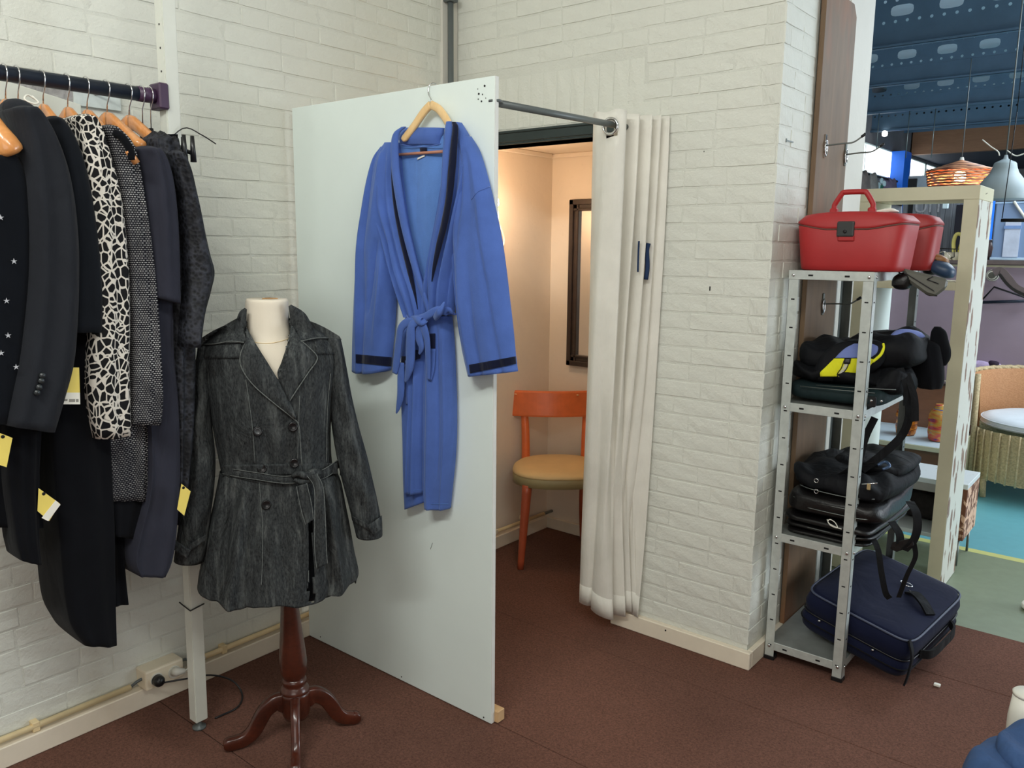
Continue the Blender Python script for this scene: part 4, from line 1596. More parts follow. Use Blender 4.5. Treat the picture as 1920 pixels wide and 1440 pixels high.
# waistband, yoke flaps, collar, lapels, front edge
strip('waist_panel', [(416, 872), (416, 893)], [(632, 868), (634, 889)], M['denim'], jk, tb, MP, off=.002, thick=.003, nu=30, nv=6)
strip('shoulder_flap', [(452, 592), (425, 608), (398, 621), (366, 641)], [(462, 640), (440, 643), (412, 643), (370, 646)], M['denim'], jk, tb, MP, off=.008, thick=.004, nu=12, nv=24, back=-.004)
strip('shoulder_flap', [(560, 640), (590, 634), (612, 634), (640, 636)], [(552, 596), (575, 600), (605, 612), (636, 630)], M['denim'], jk, tb, MP, off=.008, thick=.004, nu=12, nv=24, back=-.004)
for P_ in ([(368, 645), (400, 645), (430, 640), (458, 642)], [(564, 640), (592, 634), (616, 634), (640, 637)]):
    tube('flap_seam', [onsurf(tb, x, y, .013, MP) for x, y in [crom(P_, i / 24) for i in range(25)]], .0018, M['denim_edge'], jk, n=6)
# chest flap pockets
strip('chest_flap', [(380, 648), (378, 672)], [(452, 645), (450, 671)], M['denim'], jk, tb, MP, off=.003, thick=.003, nu=12, nv=6)
strip('chest_flap', [(590, 640), (594, 664)], [(630, 640), (631, 664)], M['denim'], jk, tb, MP, off=.003, thick=.003, nu=10, nv=6)
for bx in (607, 619):
    disc_on('stud', tb, bx, 662, .0028, .003, M['chrome'], jk, MP)
strip('collar', [(459, 577), (449, 585), (441, 606), (430, 638)], [(463, 580), (462, 600), (462, 622), (464, 644)], M['denim'], jk, None, Plane(MO + MP.n * .055, MP.n), off=0, thick=.006, nu=8, nv=20, bulge=.008)
strip('collar', [(541, 574), (543, 590), (546, 608), (560, 637)], [(546, 571), (568, 584), (580, 600), (592, 632)], M['denim'], jk, None, Plane(MO + MP.n * .055, MP.n), off=0, thick=.006, nu=8, nv=20, bulge=.008)
strip('collar', [(462, 584), (500, 592), (541, 582)], [(462, 612), (500, 622), (544, 612)], M['denim_in'], jk, None, Plane(MO - MP.n * .062, MP.n), off=0, thick=.004, nu=10, nv=20)
strip('lapel', [(462, 640), (451, 664), (453, 690), (475, 722), (515, 756), (553, 788)], [(461, 612), (480, 645), (500, 677), (520, 710), (537, 742), (556, 780)],
      M['denim'], jk, tb, MP, off=.006, thick=.005, nu=14, nv=40, bulge=.006, back=-.002)
strip('lapel', [(547, 604), (540, 640), (528, 678), (520, 700), (528, 722), (541, 750)], [(562, 637), (580, 652), (594, 671), (578, 698), (560, 725), (543, 752)],
      M['denim'], jk, tb, MP, off=.004, thick=.005, nu=14, nv=40, bulge=.006, back=-.002)
for P_ in ([(462, 640), (451, 664), (453, 690), (475, 722), (515, 757), (548, 783), (560, 797), (563, 830), (566, 874)],
           [(562, 637), (580, 652), (595, 672), (578, 699), (560, 726), (543, 752)],
           [(461, 622), (480, 650), (500, 681), (518, 709)], [(547, 612), (540, 642), (529, 678), (519, 708)]):
    tube('edge_seam', [onsurf(tb, x, y, .011, MP) for x, y in [crom(P_, i / 50) for i in range(51)]], .0017, M['denim_edge'], jk, n=6)
for P_ in ([(461, 712), (468, 760), (474, 810), (478, 868)], [(562, 742), (560, 790), (558, 862)], [(620, 700), (614, 770), (612, 866)]):
    tube('stitch_line', [onsurf(tb, x, y, .0025, MP) for x, y in [crom(P_, i / 40) for i in range(41)]], .0012, M['denim_edge'], jk, n=5)
for P_ in ([(486, 905), (492, 980), (492, 1050), (490, 1098)], [(577, 990), (579, 1040), (578, 1096)]):
    tube('stitch_line', [onsurf(sb, x, y, .003, MP) for x, y in [crom(P_, i / 40) for i in range(41)]], .0012, M['denim_edge'], jk, n=5)
M['btn'] = simple('black_button', rgb(20, 20, 22), .2, var=.1)
for bx, by, bv in ((483, 808, tb), (549, 800, tb), (491, 878, tb), (552, 868, tb), (499, 946, sb)):
    b_ = disc_on('button', bv, bx, by, .0135, .007, M['btn'], jk, MP)
    disc_on('button_rim', bv, bx - .0, by, .0095, .0085, simple('button_rim', rgb(60, 62, 64), .25), jk, MP) if bx == 483 else None
# belt
belt_k = dict(bvh=None, pl=Plane(MO + MP.n * .108, MP.n))
bfold = lambda u, t: .0015 * math.sin(u * 9)
A_ = [(420, 876), (436, 880), (480, 886), (530, 893), (574, 888)]
B_ = [(420, 892), (436, 896), (480, 901), (530, 906), (574, 905)]


def ell(px):  # belt depth follows the waist
    u = (px - 414) / (634 - 414)
    return .105 * math.sqrt(max(0, 1 - (2 * u - 1) ** 2)) + .006


for A_, B_ in (([(416, 874), (440, 880), (480, 886), (530, 893), (574, 888)], [(416, 888), (440, 893), (480, 899), (530, 906), (574, 904)]),
               ([(578, 884), (596, 884), (612, 877), (628, 866), (640, 858)], [(578, 902), (600, 899), (618, 891), (634, 878), (643, 868)])):
    A_ = [(x, y, ell(x)) for x, y in A_]
    B_ = [(x, y, ell(x)) for x, y in B_]
    strip('belt', A_, B_, M['denim'], jk, None, MP, off=0, thick=.006, nu=7, nv=40, fold=lambda u, t: .003 * math.sin(PI * u) + .002 * math.sin(u * 20 + 8 * t))
    for E_ in (A_, B_):
        P_ = [MP.at(x, y, d + .006) for x, y, d in [crom(E_, i / 30) for i in range(31)]]
        tube('belt_edge', P_, .0013, M['denim_edge'], jk, n=5)
kn = [MP.at(x, y, ell(x) + d) for x, y, d in ((548, 893, .006), (560, 888, .018), (574, 892, .022), (588, 886, .018), (600, 889, .008), (586, 898, .016), (566, 903, .016), (552, 899, .008))]
tube('belt_knot', smooth_path(kn, 30), [.006 + .006 * math.sin(PI * i / 29) for i in range(30)], M['denim'], jk, n=10)
for A_, B_ in (([(556, 912), (561, 940), (567, 965), (573, 984)], [(575, 906), (582, 935), (586, 958), (588, 974)]),
               ([(576, 892), (589, 915), (590, 970), (590, 1030), (594, 1067)], [(594, 888), (606, 915), (610, 970), (612, 1030), (614, 1057)])):
    dd = lambda y: lerp(.128, .165, (y - 890) / 180)
    A_ = [(x, y, dd(y)) for x, y in A_]
    B_ = [(x, y, dd(y)) for x, y in B_]
    strip('belt_tail', A_, B_, M['denim'], jk, None, MP, off=0, thick=.005, nu=8, nv=34, fold=lambda u, t: .003 * math.sin(PI * u))
    for E_ in (A_, B_):
        tube('belt_edge', [MP.at(x, y, d + .006) for x, y, d in [crom(E_, i / 30) for i in range(31)]], .0012, M['denim_edge'], jk, n=5)
for x0, x1, y0, y1 in ((424, 436, 872, 902), (634, 644, 862, 890)):
    tube('belt_loop', smooth_path([MP.at(x0 + 6, y0, ell(x0) - .002), MP.at(x0 + 7, (y0 + y1) / 2, ell(x0) + .014), MP.at(x0 + 6, y1, ell(x0))], 12), .0045, M['denim'], jk, n=8)
# cuff straps
PS = Plane(MO, MP.n)
strip('cuff_strap', [(658, 966), (676, 975), (700, 988)], [(660, 976), (678, 987), (703, 1000)], M['denim'], jk, rsb, PS, off=.004, thick=.005, nu=6, nv=18)
strip('cuff_strap', [(688, 985), (702, 977), (716, 966)], [(699, 1004), (710, 996), (717, 990)], M['denim'], jk, rsb, PS, off=.010, thick=.005, nu=6, nv=18)
disc_on('button', rsb, 704, 991, .006, .014, M['btn'], jk, MP)
PL_ = Plane(MO + MP.n * .083, MP.n)
strip('cuff_strap', [(386, 1003), (372, 1010), (350, 1024)], [(386, 1013), (374, 1022), (354, 1035)], M['denim'], jk, None, PL_, off=.0, thick=.005, nu=6, nv=18)
strip('cuff_strap', [(324, 1008), (340, 1020), (358, 1032)], [(324, 1028), (336, 1040), (350, 1048)], M['denim'], jk, None, PL_, off=.006, thick=.005, nu=6, nv=18)
# folded white label under the hem
tag(strip('care_label', [(528, 1114), (527, 1132)], [(536, 1112), (541, 1127)], M['card_w'], None, None, MP, off=.03, thick=.001, nu=4, nv=6),
    'small folded white paper label against the stand just under the jacket hem', 'label')
# ------------------------------------------------------------------ blue bathrobe on the panel
def fleece(name, c, k=.35):
    t = NT(name)
    v = t.coord()
    n = t.noise(v, 8, 4)
    col = t.ramp(n, [(.3, tuple(x * .88 for x in c[:3]) + (1,)), (.7, tuple(min(.9, x * 1.1) for x in c[:3]) + (1,))])
    b1 = t.bump(t.noise(t.coord((1, 1, .3)), 11, 3, .5, .6), .5, .02)
    b2 = t.bump(t.noise(v, 520, 2), .5, .0015, b1)
    t.b.inputs['Sheen Weight'].default_value = k
    t.b.inputs['Sheen Tint'].default_value = (.6, .75, 1, 1)
    return t.fin(col, .9, 0, b2, .15)


M['robe'] = fleece('blue_fleece', rgb(74, 101, 170, 1.15))
M['robe_in'] = fleece('blue_fleece_inside', rgb(88, 126, 190, 1.2))
M['velvet'] = fabric('navy_velvet', rgb(14, 20, 44), .8, .2, sheen=.2)
RO = Plane((-1.8, 1.800, 0), (0, -1, 0))
rb_ = thing('bathrobe', (-1.79, 1.80, .67), 'blue fleece bathrobe with navy velvet trim tied at the waist on the white board', 'bathrobe')
hg = thing('wooden_hanger', (-1.79, 1.79, 1.85), 'pale wooden hanger hooked over the white board, holding the blue bathrobe', 'hanger')
# back panel of the robe (inside, seen through the neck opening)
loft('back_panel', RO, [(752, 832, 246, .006, .004), (748, 834, 272, .008, .004), (738, 850, 330, .010, .005), (744, 850, 420, .012, .006), (760, 838, 520, .012, .006),
                       (768, 840, 590, .010, .006)], M['robe_in'], rb_, nt=40, nv=40, p=2.6, fold=vfold(3, .0015))
loft('collar_back', RO, [(758, 834, 240, .014, .004), (752, 832, 252, .020, .004), (750, 828, 262, .020, .004), (753, 826, 272, .014, .004)], M['robe'], rb_, nt=30, nv=12, p=2.6)
tube('neck_seam', smooth_path([RO.at(752, 271, .022), RO.at(778, 275, .016), RO.at(800, 275, .016), RO.at(826, 270, .022)], 14), .0016, M['robe'], rb_, n=6)
# front body, upper: two halves crossing at the waist
uf1 = lambda u, t: 1.5 * gsum(u, t, [(.14, .25, .02, 1, .010, .05), (.28, .38, .05, 1, -.014, .03), (.40, .50, .05, 1, .013, .036), (.54, .62, .08, 1, -.013, .03), (.66, .72, .1, 1, .010, .04)])
uf2 = lambda u, t: 1.5 * gsum(u, t, [(.34, .22, .0, 1, .010, .05), (.47, .36, .02, 1, -.015, .032), (.58, .50, .04, 1, .014, .036), (.69, .62, .1, 1, -.014, .03), (.80, .74, .12, 1, .011, .036), (.90, .86, .2, 1, -.010, .03)])
_, r1 = loft('front_panel', RO, [(724, 752, 268, .020, .004), (712, 757, 292, .030, .004), (706, 760, 330, .036, .006), (708, 768, 390, .040, .006), (726, 780, 450, .042, .006), (740, 794, 505, .044, .006),
                         (752, 808, 550, .042, .006), (764, 812, 594, .034, .006)], M['robe'], rb_, nt=90, nv=70, p=2.3, fold=uf1, get=True)
_, r2 = loft('front_panel', RO, [(842, 866, 230, .022, .004), (842, 884, 262, .034, .004), (838, 897, 310, .040, .006), (830, 893, 370, .044, .006), (822, 880, 430, .046, .006), (812, 868, 490, .048, .006),
                         (804, 858, 540, .046, .006), (798, 852, 590, .036, .006)], M['robe'], rb_, nt=90, nv=70, p=2.3, fold=uf2, get=True)
# sleeves
sl1, rs1 = loft('sleeve', RO, [(718, 738, 276, .022, .006), (704, 744, 300, .034, .010), (692, 750, 350, .044, .012), (684, 746, 410, .050, .012), (678, 742, 470, .054, .012), (674, 744, 530, .054, .012), (670, 742, 590, .050, .012),
                    (667, 738, 640, .045, .012), (665, 733, 694, .040, .012)], M['robe'], rb_, nt=80, nv=70, p=2.3, get=True, capb=False, solid=.004,
                  hem=lambda u, s: -.010 * math.sin(PI * u),
                  fold=lambda u, t: 1.9 * gsum(u, t, [(.30, .42, .0, .6, -.007, .035), (.22, .30, .05, 1, .006, .05), (.75, .55, .45, .75, -.012, .04), (.9, .75, .5, .9, .008, .06), (.45, .35, .5, 1, -.008, .08), (.62, .6, .05, .45, .006, .09)]))
sl2, rs2 = loft('sleeve', RO, [(862, 884, 256, .022, .006), (866, 900, 284, .036, .010), (868, 914, 330, .046, .012), (862, 928, 385, .052, .012), (852, 940, 440, .056, .012), (856, 949, 500, .058, .012), (860, 956, 560, .056, .012),
                    (866, 963, 620, .052, .012), (874, 967, 665, .046, .012), (882, 971, 700, .042, .012)], M['robe'], rb_, nt=80, nv=70, p=2.3, get=True, capb=False, solid=.004,
                  hem=lambda u, s: .014 * u - .008,
                  fold=lambda u, t: 1.9 * gsum(u, t, [(.40, .30, .0, .5, -.006, .04), (.48, .42, .35, 1, -.005, .04), (.72, .80, .3, 1, -.005, .05), (.15, .08, .4, .85, -.012, .04), (.3, .22, .45, 1, .006, .08), (.62, .55, .1, .7, -.004, .1), (.85, .82, .1, .6, .004, .08)]))
# velvet cuff bands
strip('cuff_band', [(667, 664), (667, 680)], [(735, 670), (734, 687)], M['velvet'], rb_, rs1, RO, off=.0005, thick=.0035, nu=26, nv=6)
strip('cuff_band', [(879, 684), (881, 700)], [(967, 668), (968, 682)], M['velvet'], rb_, rs2, RO, off=.0005, thick=.0035, nu=26, nv=6)
# shoulder seam on the right sleeve
tube('shoulder_seam', [onsurf(rs2, x, y, .0006, RO) for x, y in [crom([(884, 374), (895, 360), (908, 354), (918, 350)], i / 14) for i in range(15)]], .0016, M['robe'], rb_, n=6)
# shawl collar: left roll, right roll and its velvet stripe
cl_pts = [(757, 238, .030, .010), (744, 250, .040, .013), (740, 275, .046, .015), (742, 320, .050, .016), (749, 370, .052, .016), (758, 420, .052, .015), (770, 470, .052, .014), (784, 520, .050, .012), (797, 560, .046, .010), (806, 590, .042, .008)]


def roll(name, pts, mat, wx=1.0, dp=.6):
    V, F = [], []
    n = 60
    for i in range(n):
        x, y, d, r = crom(pts, i / (n - 1))
        c = RO.at(x, y, d)
        for k in range(16):
            a = 2 * PI * k / 16
            V.append(c + RO.side * (r * wx * math.cos(a)) + RO.n * (r * dp * math.sin(a)) + Vector((0, 0, 0)))
    for i in range(n - 1):
        for k in range(16):
            F.append((i * 16 + k, i * 16 + (k + 1) % 16, (i + 1) * 16 + (k + 1) % 16, (i + 1) * 16 + k))
    F.append(tuple(range(16)))
    F.append(tuple(range((n - 1) * 16, n * 16)))
    return mk(name, V, F, mat, rb_, smooth=True)


roll('collar_roll', cl_pts, M['robe'])
roll('velvet_stripe', [(736, 300, .036, .006), (738, 350, .040, .008), (744, 400, .042, .009), (754, 450, .042, .010), (766, 500, .042, .010), (776, 545, .040, .007), (782, 580, .036, .004)], M['velvet'], 1, .5)
roll('collar_roll', [(842, 228, .034, .010), (841, 245, .042, .013), (838, 275, .048, .013), (835, 320, .052, .013), (831, 370, .052, .012), (822, 420, .052, .012), (813, 470, .050, .010), (806, 515, .048, .008), (806, 560, .044, .006), (810, 590, .040, .005)], M['robe'], 1, .7)
roll('velvet_stripe', [(851, 229, .038, .007), (854, 240, .044, .010), (851, 275, .052, .012), (847, 320, .056, .013), (842, 370, .060, .012), (833, 420, .062, .012), (823, 460, .062, .011), (814, 500, .061, .008), (809, 528, .058, .003)], M['velvet'], 1, .6)
# skirt of the robe
kf1 = lambda u, t: 1.8 * gsum(u, t, [(.15, .1, 0, 1, .006, .07), (.36, .40, 0, 1, -.008, .03), (.62, .6, 0, 1, .006, .1)])
_, k0 = loft('skirt_under', RO, [(764, 802, 590, .022, .006), (758, 806, 640, .028, .008), (757, 808, 720, .030, .008), (760, 806, 820, .030, .008), (761, 804, 900, .028, .008), (762, 803, 948, .024, .008)],
              M['robe'], rb_, nt=60, nv=60, p=2.4, fold=vfold(7, .002), get=True, hem=lambda u, s: -.012 * (1 - u) + .016 * u)
_, k1 = loft('skirt_panel', RO, [(784, 808, 600, .032, .006), (780, 808, 660, .040, .008), (780, 808, 740, .044, .008), (775, 806, 840, .044, .008), (771, 803, 922, .040, .008)],
              M['robe'], rb_, nt=60, nv=60, p=2.4, fold=kf1, get=True)
_, k2 = loft('skirt_panel', RO, [(808, 848, 592, .034, .006), (808, 852, 640, .040, .008), (806, 855, 700, .043, .008), (805, 857, 780, .044, .008), (804, 855, 850, .043, .008), (804, 849, 910, .040, .008), (806, 844, 950, .034, .008)],
              M['robe'], rb_, nt=70, nv=70, p=2.4, get=True, hem=lambda u, s: -.006 * u,
              fold=lambda u, t: 1.9 * gsum(u, t, [(.05, .12, 0, 1, .005, .06), (.35, .30, 0, 1, .006, .12), (.62, .66, .05, .8, -.006, .05), (.85, .88, 0, 1, .005, .06)]))
tube('hem_stitch', [onsurf(k1, x, 919, .001, RO) for x in range(774, 802, 3)], .0009, M['robe_in'], rb_, n=5)
tube('hem_stitch', [onsurf(k2, x, 945, .001, RO) for x in range(808, 842, 3)], .0009, M['robe_in'], rb_, n=5)
# pockets with velvet tops
strip('pocket', [(757, 676), (758, 718), (761, 758)], [(788, 672), (784, 716), (781, 758)], M['robe'], rb_, k0, RO, off=.003, thick=.005, nu=10, nv=20, back=-.006, fold=lambda u, t: .003 * math.sin(u * 8))
strip('pocket_band', [(753, 668), (752, 684)], [(762, 668), (761, 683)], M['velvet'], rb_, k0, RO, off=.006, thick=.004, nu=6, nv=8)
strip('pocket_band', [(778, 656), (776, 676)], [(790, 657), (788, 672)], M['velvet'], rb_, k1, RO, off=.006, thick=.006, nu=8, nv=8, back=-.01)
strip('pocket', [(798, 654), (802, 690), (806, 714)], [(817, 654), (815, 690), (809, 714)], M['robe'], rb_, k2, RO, off=.002, thick=.004, nu=8, nv=16)
strip('pocket_band', [(797, 626), (798, 652)], [(816, 625), (816, 653)], M['velvet'], rb_, k2, RO, off=.003, thick=.004, nu=8, nv=8)
# tie belt
def band(name, pts, mat=None, dp=.45, n=40):
    """pts (px, py, depth, half-width)"""
    V, F = [], []
    Cs = []
    for i in range(n):
        x, y, d, r = crom(pts, i / (n - 1))
        Cs.append((RO.at(x, y, d), r))
    for i, (c, r) in enumerate(Cs):
        tg = (Cs[min(i + 1, n - 1)][0] - Cs[max(i - 1, 0)][0]).normalized()
        s = tg.cross(RO.n).normalized()
        for k in range(14):
            a = 2 * PI * k / 14
            V.append(c + s * (r * spow(math.cos(a), .8)) + RO.n * (r * dp * math.sin(a)))
    for i in range(n - 1):
        for k in range(14):
            F.append((i * 14 + k, i * 14 + (k + 1) % 14, (i + 1) * 14 + (k + 1) % 14, (i + 1) * 14 + k))
    F.append(tuple(range(14)))
    F.append(tuple(range((n - 1) * 14, n * 14)))
    return mk(name, V, F, mat or M['robe'], rb_, smooth=True)


band('belt', [(764, 603, .020, .014), (776, 600, .046, .014), (788, 597, .056, .012), (800, 592, .062, .010)])
band('belt', [(850, 586, .024, .014), (840, 584, .048, .014), (828, 582, .058, .013), (816, 583, .064, .012), (804, 590, .066, .012), (790, 598, .064, .012), (778, 602, .060, .010)])
band('belt_knot', [(816, 596, .060, .010), (822, 588, .078, .012), (826, 580, .080, .010), (830, 572, .072, .006), (833, 566, .064, .003)], dp=.7)
band('belt_knot', [(776, 596, .060, .008), (784, 600, .074, .012), (792, 604, .076, .012), (799, 600, .066, .008)], dp=.7)
band('belt_loop', [(780, 602, .062, .010), (764, 604, .064, .013), (752, 616, .062, .014), (748, 640, .060, .014), (744, 675, .058, .015), (740, 700, .056, .011)], dp=.35)
band('belt_loop', [(782, 604, .070, .010), (772, 612, .072, .015), (770, 640, .070, .019), (769, 680, .066, .018), (764, 704, .062, .012), (760, 716, .058, .004)], dp=.35)
band('belt_tail', [(792, 604, .072, .010), (796, 618, .070, .014), (801, 640, .066, .012), (803, 680, .060, .010), (804, 712, .056, .006)], dp=.35)
band('belt_tail', [(788, 606, .064, .012), (786, 630, .062, .016), (790, 650, .062, .012), (786, 664, .058, .004)], dp=.35)
band('belt_tail', [(752, 680, .050, .014), (752, 710, .050, .016), (751, 740, .048, .015), (747, 762, .046, .010), (743, 775, .044, .003)], dp=.3)
band('belt_loop_holder', [(762, 590, .03, .004), (766, 600, .056, .004), (763, 610, .03, .004)], dp=.8)
# size label
strip('size_label', [(787, 277), (788, 288)], [(800, 277), (801, 287)], M['velvet'], rb_, None, RO, off=.020, thick=.001, nu=4, nv=4)
strip('care_label', [(783, 296), (782, 300)], [(796, 290), (797, 293)], M['card_w'], rb_, None, RO, off=.020, thick=.001, nu=4, nv=4)
# pale hanger
for pts in ([(808, 191, .012, .0), (795, 206, .014, 0), (778, 232, .018, 0), (764, 252, .022, 0), (756, 263, .024, 0)], [(808, 191, .012, 0), (822, 200, .014, 0), (833, 215, .018, 0), (841, 230, .022, 0), (846, 240, .024, 0)]):
    V, F = [], []
    n = 22
    C_ = [RO.at(*crom([p[:3] for p in pts], i / (n - 1))) for i in range(n)]
    for i, c in enumerate(C_):
        u = i / (n - 1)
        tg = (C_[min(i + 1, n - 1)] - C_[max(i - 1, 0)]).normalized()
        s = tg.cross(RO.n).normalized()
        r = lerp(.0125, .0115, u) * (1.0 if u < .9 else 1 - (u - .9) * 3)
        for k in range(12):
            a = 2 * PI * k / 12
            V.append(c + s * (r * spow(math.cos(a), .6)) + RO.n * (.0065 * spow(math.sin(a), .6)) + Vector((0, 0, -.008 * (1 - u))))
    for i in range(n - 1):
        for k in range(12):
            F.append((i * 12 + k, i * 12 + (k + 1) % 12, (i + 1) * 12 + (k + 1) % 12, (i + 1) * 12 + k))
    F.append(tuple(range(12)))
    F.append(tuple(range((n - 1) * 12, n * 12)))
    mk('arm', V, F, M['hanger_pale'], hg, smooth=True)
tube('trouser_bar', [RO.at(748, 290, .018), RO.at(834, 284, .018)], .0045, simple('reddish_bar', rgb(176, 120, 96), .4), hg, n=10)
tp = RO.at(805, 163)
tube('hook', smooth_path([Vector((tp.x + .003, PY + .020, 1.955)), Vector((tp.x - .002, PY + .016, 1.977)), Vector((tp.x - .008, PY + .002, 1.979)), Vector((tp.x - .012, PY - .007, 1.965)),
                          Vector((tp.x - .008, PY - .010, 1.945)), RO.at(808, 186, .012), RO.at(808, 196, .012)], 30), .0017, M['chrome'], hg, n=8)
# ------------------------------------------------------------------ metal shelving rack
sh = thing('metal_shelving', (-.91, 3.1, 0), 'narrow galvanised slotted-angle shelving rack stacked with bags', 'shelf rack')
SX0, SX1, SY0, SY1, SZ = -1.048, -.768, 2.800, 3.400, 1.432
AW, AT = .034, .0022
for sx, x in ((1, SX0), (-1, SX1)):
    for sy, y in ((1, SY0), (-1, SY1)):
        bm = bmesh.new()
        x2, y2 = x + sx * AW, y + sy * AW
        bm_box(bm, (min(x, x2), min(y, y + sy * AT), .006), (max(x, x2), max(y, y + sy * AT), SZ), .0006)
        bm_box(bm, (min(x, x + sx * AT), min(y, y2), .006), (max(x, x + sx * AT), max(y, y2), SZ), .0006)
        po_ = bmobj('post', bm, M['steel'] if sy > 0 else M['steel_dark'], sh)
        box('foot_cap', (min(x, x2) - .002, min(y, y2) - .002, 0), (max(x, x2) + .002, max(y, y2) + .002, .016), M['black_plastic'], po_, bev=.002)
        # punched slots
        V, F = [], []
        z = .06
        while z < 1.38:
            for face in (0, 1):
                b = len(V)
                if face == 0 and sy > 0:
                    cxx = x + sx * AW * .55
                    for a, c in ((-.006, -.0022), (.006, -.0022), (.006, .0022), (-.006, .0022)):
                        V.append(Vector((cxx + a, y - .0006, z + c)))
                elif face == 1 and sx < 0:
                    cyy = y + sy * AW * .55
                    for a, c in ((-.006, -.0022), (.006, -.0022), (.006, .0022), (-.006, .0022)):
                        V.append(Vector((x + .0006, cyy + a, z + c)))
                else:
                    continue
                for q in range(4):
                    V.append(V[b + q] + (Vector((0, .0004, 0)) if face == 0 else Vector((-.0004, 0, 0))))
                F += [(b, b + 1, b + 2, b + 3), (b + 4, b + 7, b + 6, b + 5)]
                F += [(b + q, b + 4 + q, b + 4 + (q + 1) % 4, b + (q + 1) % 4) for q in range(4)]
            z += .098
        if V:
            o = mk('slots', V, F, M['hole'], po_)
            o['kind'] = 'stuff'
for z in (1.432, .972, .492, .072):
    bm = bmesh.new()
    bm_box(bm, (SX0 + .003, SY0 + .003, z - .0015), (SX1 - .003, SY1 - .003, z), 0)
    tr_ = bmobj('shelf', bm, M['shelf_grey'], sh)
    # folded front/back/side rims
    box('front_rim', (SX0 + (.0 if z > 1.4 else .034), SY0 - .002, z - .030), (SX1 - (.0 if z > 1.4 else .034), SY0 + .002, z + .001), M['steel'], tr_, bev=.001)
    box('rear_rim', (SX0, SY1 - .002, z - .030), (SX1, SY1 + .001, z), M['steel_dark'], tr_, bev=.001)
    box('side_rim', (SX1 - .004, SY0 + .03, z - .030), (SX1 - .0025, SY1 - .03, z), M['steel'], tr_, bev=.0005)
    box('side_rim', (SX0 + .0025, SY0 + .03, z - .030), (SX0 + .004, SY1 - .03, z), M['steel'], tr_, bev=.0005)
    for x in (SX0 + .075, SX1 - .085):
        box('slot', (x - .008, SY0 - .0026, z - .0185), (x + .008, SY0 - .0019, z - .0125), M['hole'], tr_)
    for x in (SX0 + .016, SX1 - .016):
        V_, Fc = tube_geo([(x, SY0 - .0015, z - .016), (x, SY0 - .0045, z - .016), (x, SY0 - .006, z - .016)], [.0062, .0055, .003], 12)
        mk('bolt', V_, Fc, M['chrome'], tr_, smooth=True)
    V_, Fc = tube_geo([(SX1, SY0 + .018, z - .016), (SX1 + .005, SY0 + .018, z - .016)], [.006, .004], 10)
    mk('bolt', V_, Fc, M['chrome'], tr_, smooth=True)

# ------------------------------------------------------------------ red vanity cases
M['red'] = simple('red_plastic', rgb(170, 38, 40, 1.0), .5, var=.06, vscale=8, bs=.10, bscale=500)
M['red_dk'] = simple('red_plastic_worn', rgb(158, 40, 40, 1.0), .5, var=.08, vscale=8, bs=.1, bscale=500)
M['seamline'] = simple('case_seam_rubber', rgb(96, 60, 52), .6, var=.2)
M['latch'] = simple('black_latch', rgb(48, 50, 50), .4, var=.1)


def vanity(name, loc, rz, W, D, H, label, mat, handle=True, latch=True):
    g = thing(name, loc, label, 'case', rot=(0, 0, rz))

    def ring(z, kx, ky, fn=None, p=.42):
        out = []
        for i in range(64):
            a = 2 * PI * i / 64
            x = W / 2 * kx * spow(math.cos(a), p)
            y = D / 2 * ky * spow(math.sin(a), p)
            zz = z(x / (W / 2)) if callable(z) else z
            out.append(Vector((x, y, zz)))
        return out
    seam = lambda u: H * (.70 + .085 * max(0, min(1, (abs(u) - .42) / .5)))  # seam dips at the latch
    lowr = [ring(0, .86, .84), ring(.004, .90, .88), ring(.02, .915, .90), ring(lambda u: seam(u) - .004, .99, .98), ring(lambda u: seam(u) - .001, .975, .965)]
    rings_mesh('body', lowr, mat, g)
    rings_mesh('seam', [ring(lambda u: seam(u) - .003, .985, .975), ring(lambda u: seam(u) + .003, .985, .975)], M['seamline'], g)
    rings_mesh('lid', [ring(lambda u: seam(u) + .002, .98, .975), ring(lambda u: seam(u) + .004, 1.0, .99), ring(lambda u: seam(u) + .010, 1.0, .99), ring(lambda u: H * .93 - .010 * abs(u), .95, .93),
                       ring(lambda u: H * .985 - .012 * u * u, .88, .86), ring(lambda u: H - .012 * u * u, .75, .74), ring(H, .4, .4), ring(H + .001, .05, .05)], mat, g)
    if latch:
        bm = bmesh.new()
        bm_box(bm, (-.030, -D / 2 - .004, H * .57), (.026, -D / 2 + .02, H * .83), .005, seg=2)
        lt_ = bmobj('latch', bm, M['latch'], g, True)
        box('latch_plate', (-.026, -D / 2 + .0, H * .50), (.028, -D / 2 + .012, H * .60), mat, g, bev=.003, local=True)
        V_, Fc = tube_geo([(-.002, -D / 2 - .004, H * .66), (-.002, -D / 2 - .0065, H * .66)], .006, 14)
        mk('lock', V_, Fc, M['black_plastic'], lt_, True, True)
    if handle:
        P = [(-.062, 0, H - .004), (-.062, 0, H + .016), (-.060, 0, H + .028), (-.040, 0, H + .060), (-.03, 0, H + .066), (.03, 0, H + .066), (.042, 0, H + .060), (.062, 0, H + .028), (.064, 0, H + .016), (.062, 0, H - .004)]
        P = [Vector((x - .012, y - .03, z)) for x, y, z in P]
        tube('handle', smooth_path(P, 40), .0088, mat, g, n=12, local=True)
        for s in (-.074, .05):
            box('handle_lug', (s - .012, -.042, H - .012), (s + .012, -.018, H + .014), mat, g, bev=.004, local=True)
    return g


vanity('red_vanity_case', (-.872, 2.935, 1.433), 0, .362, .25, .196, 'bright red plastic vanity case with black latch and raised handle on top shelf', M['red'])
vanity('red_vanity_case', (-.810, 3.235, 1.433), .1, .27, .22, .200, 'second red case half hidden behind the latched one, no latch in view', M['red_dk'], handle=False, latch=False)


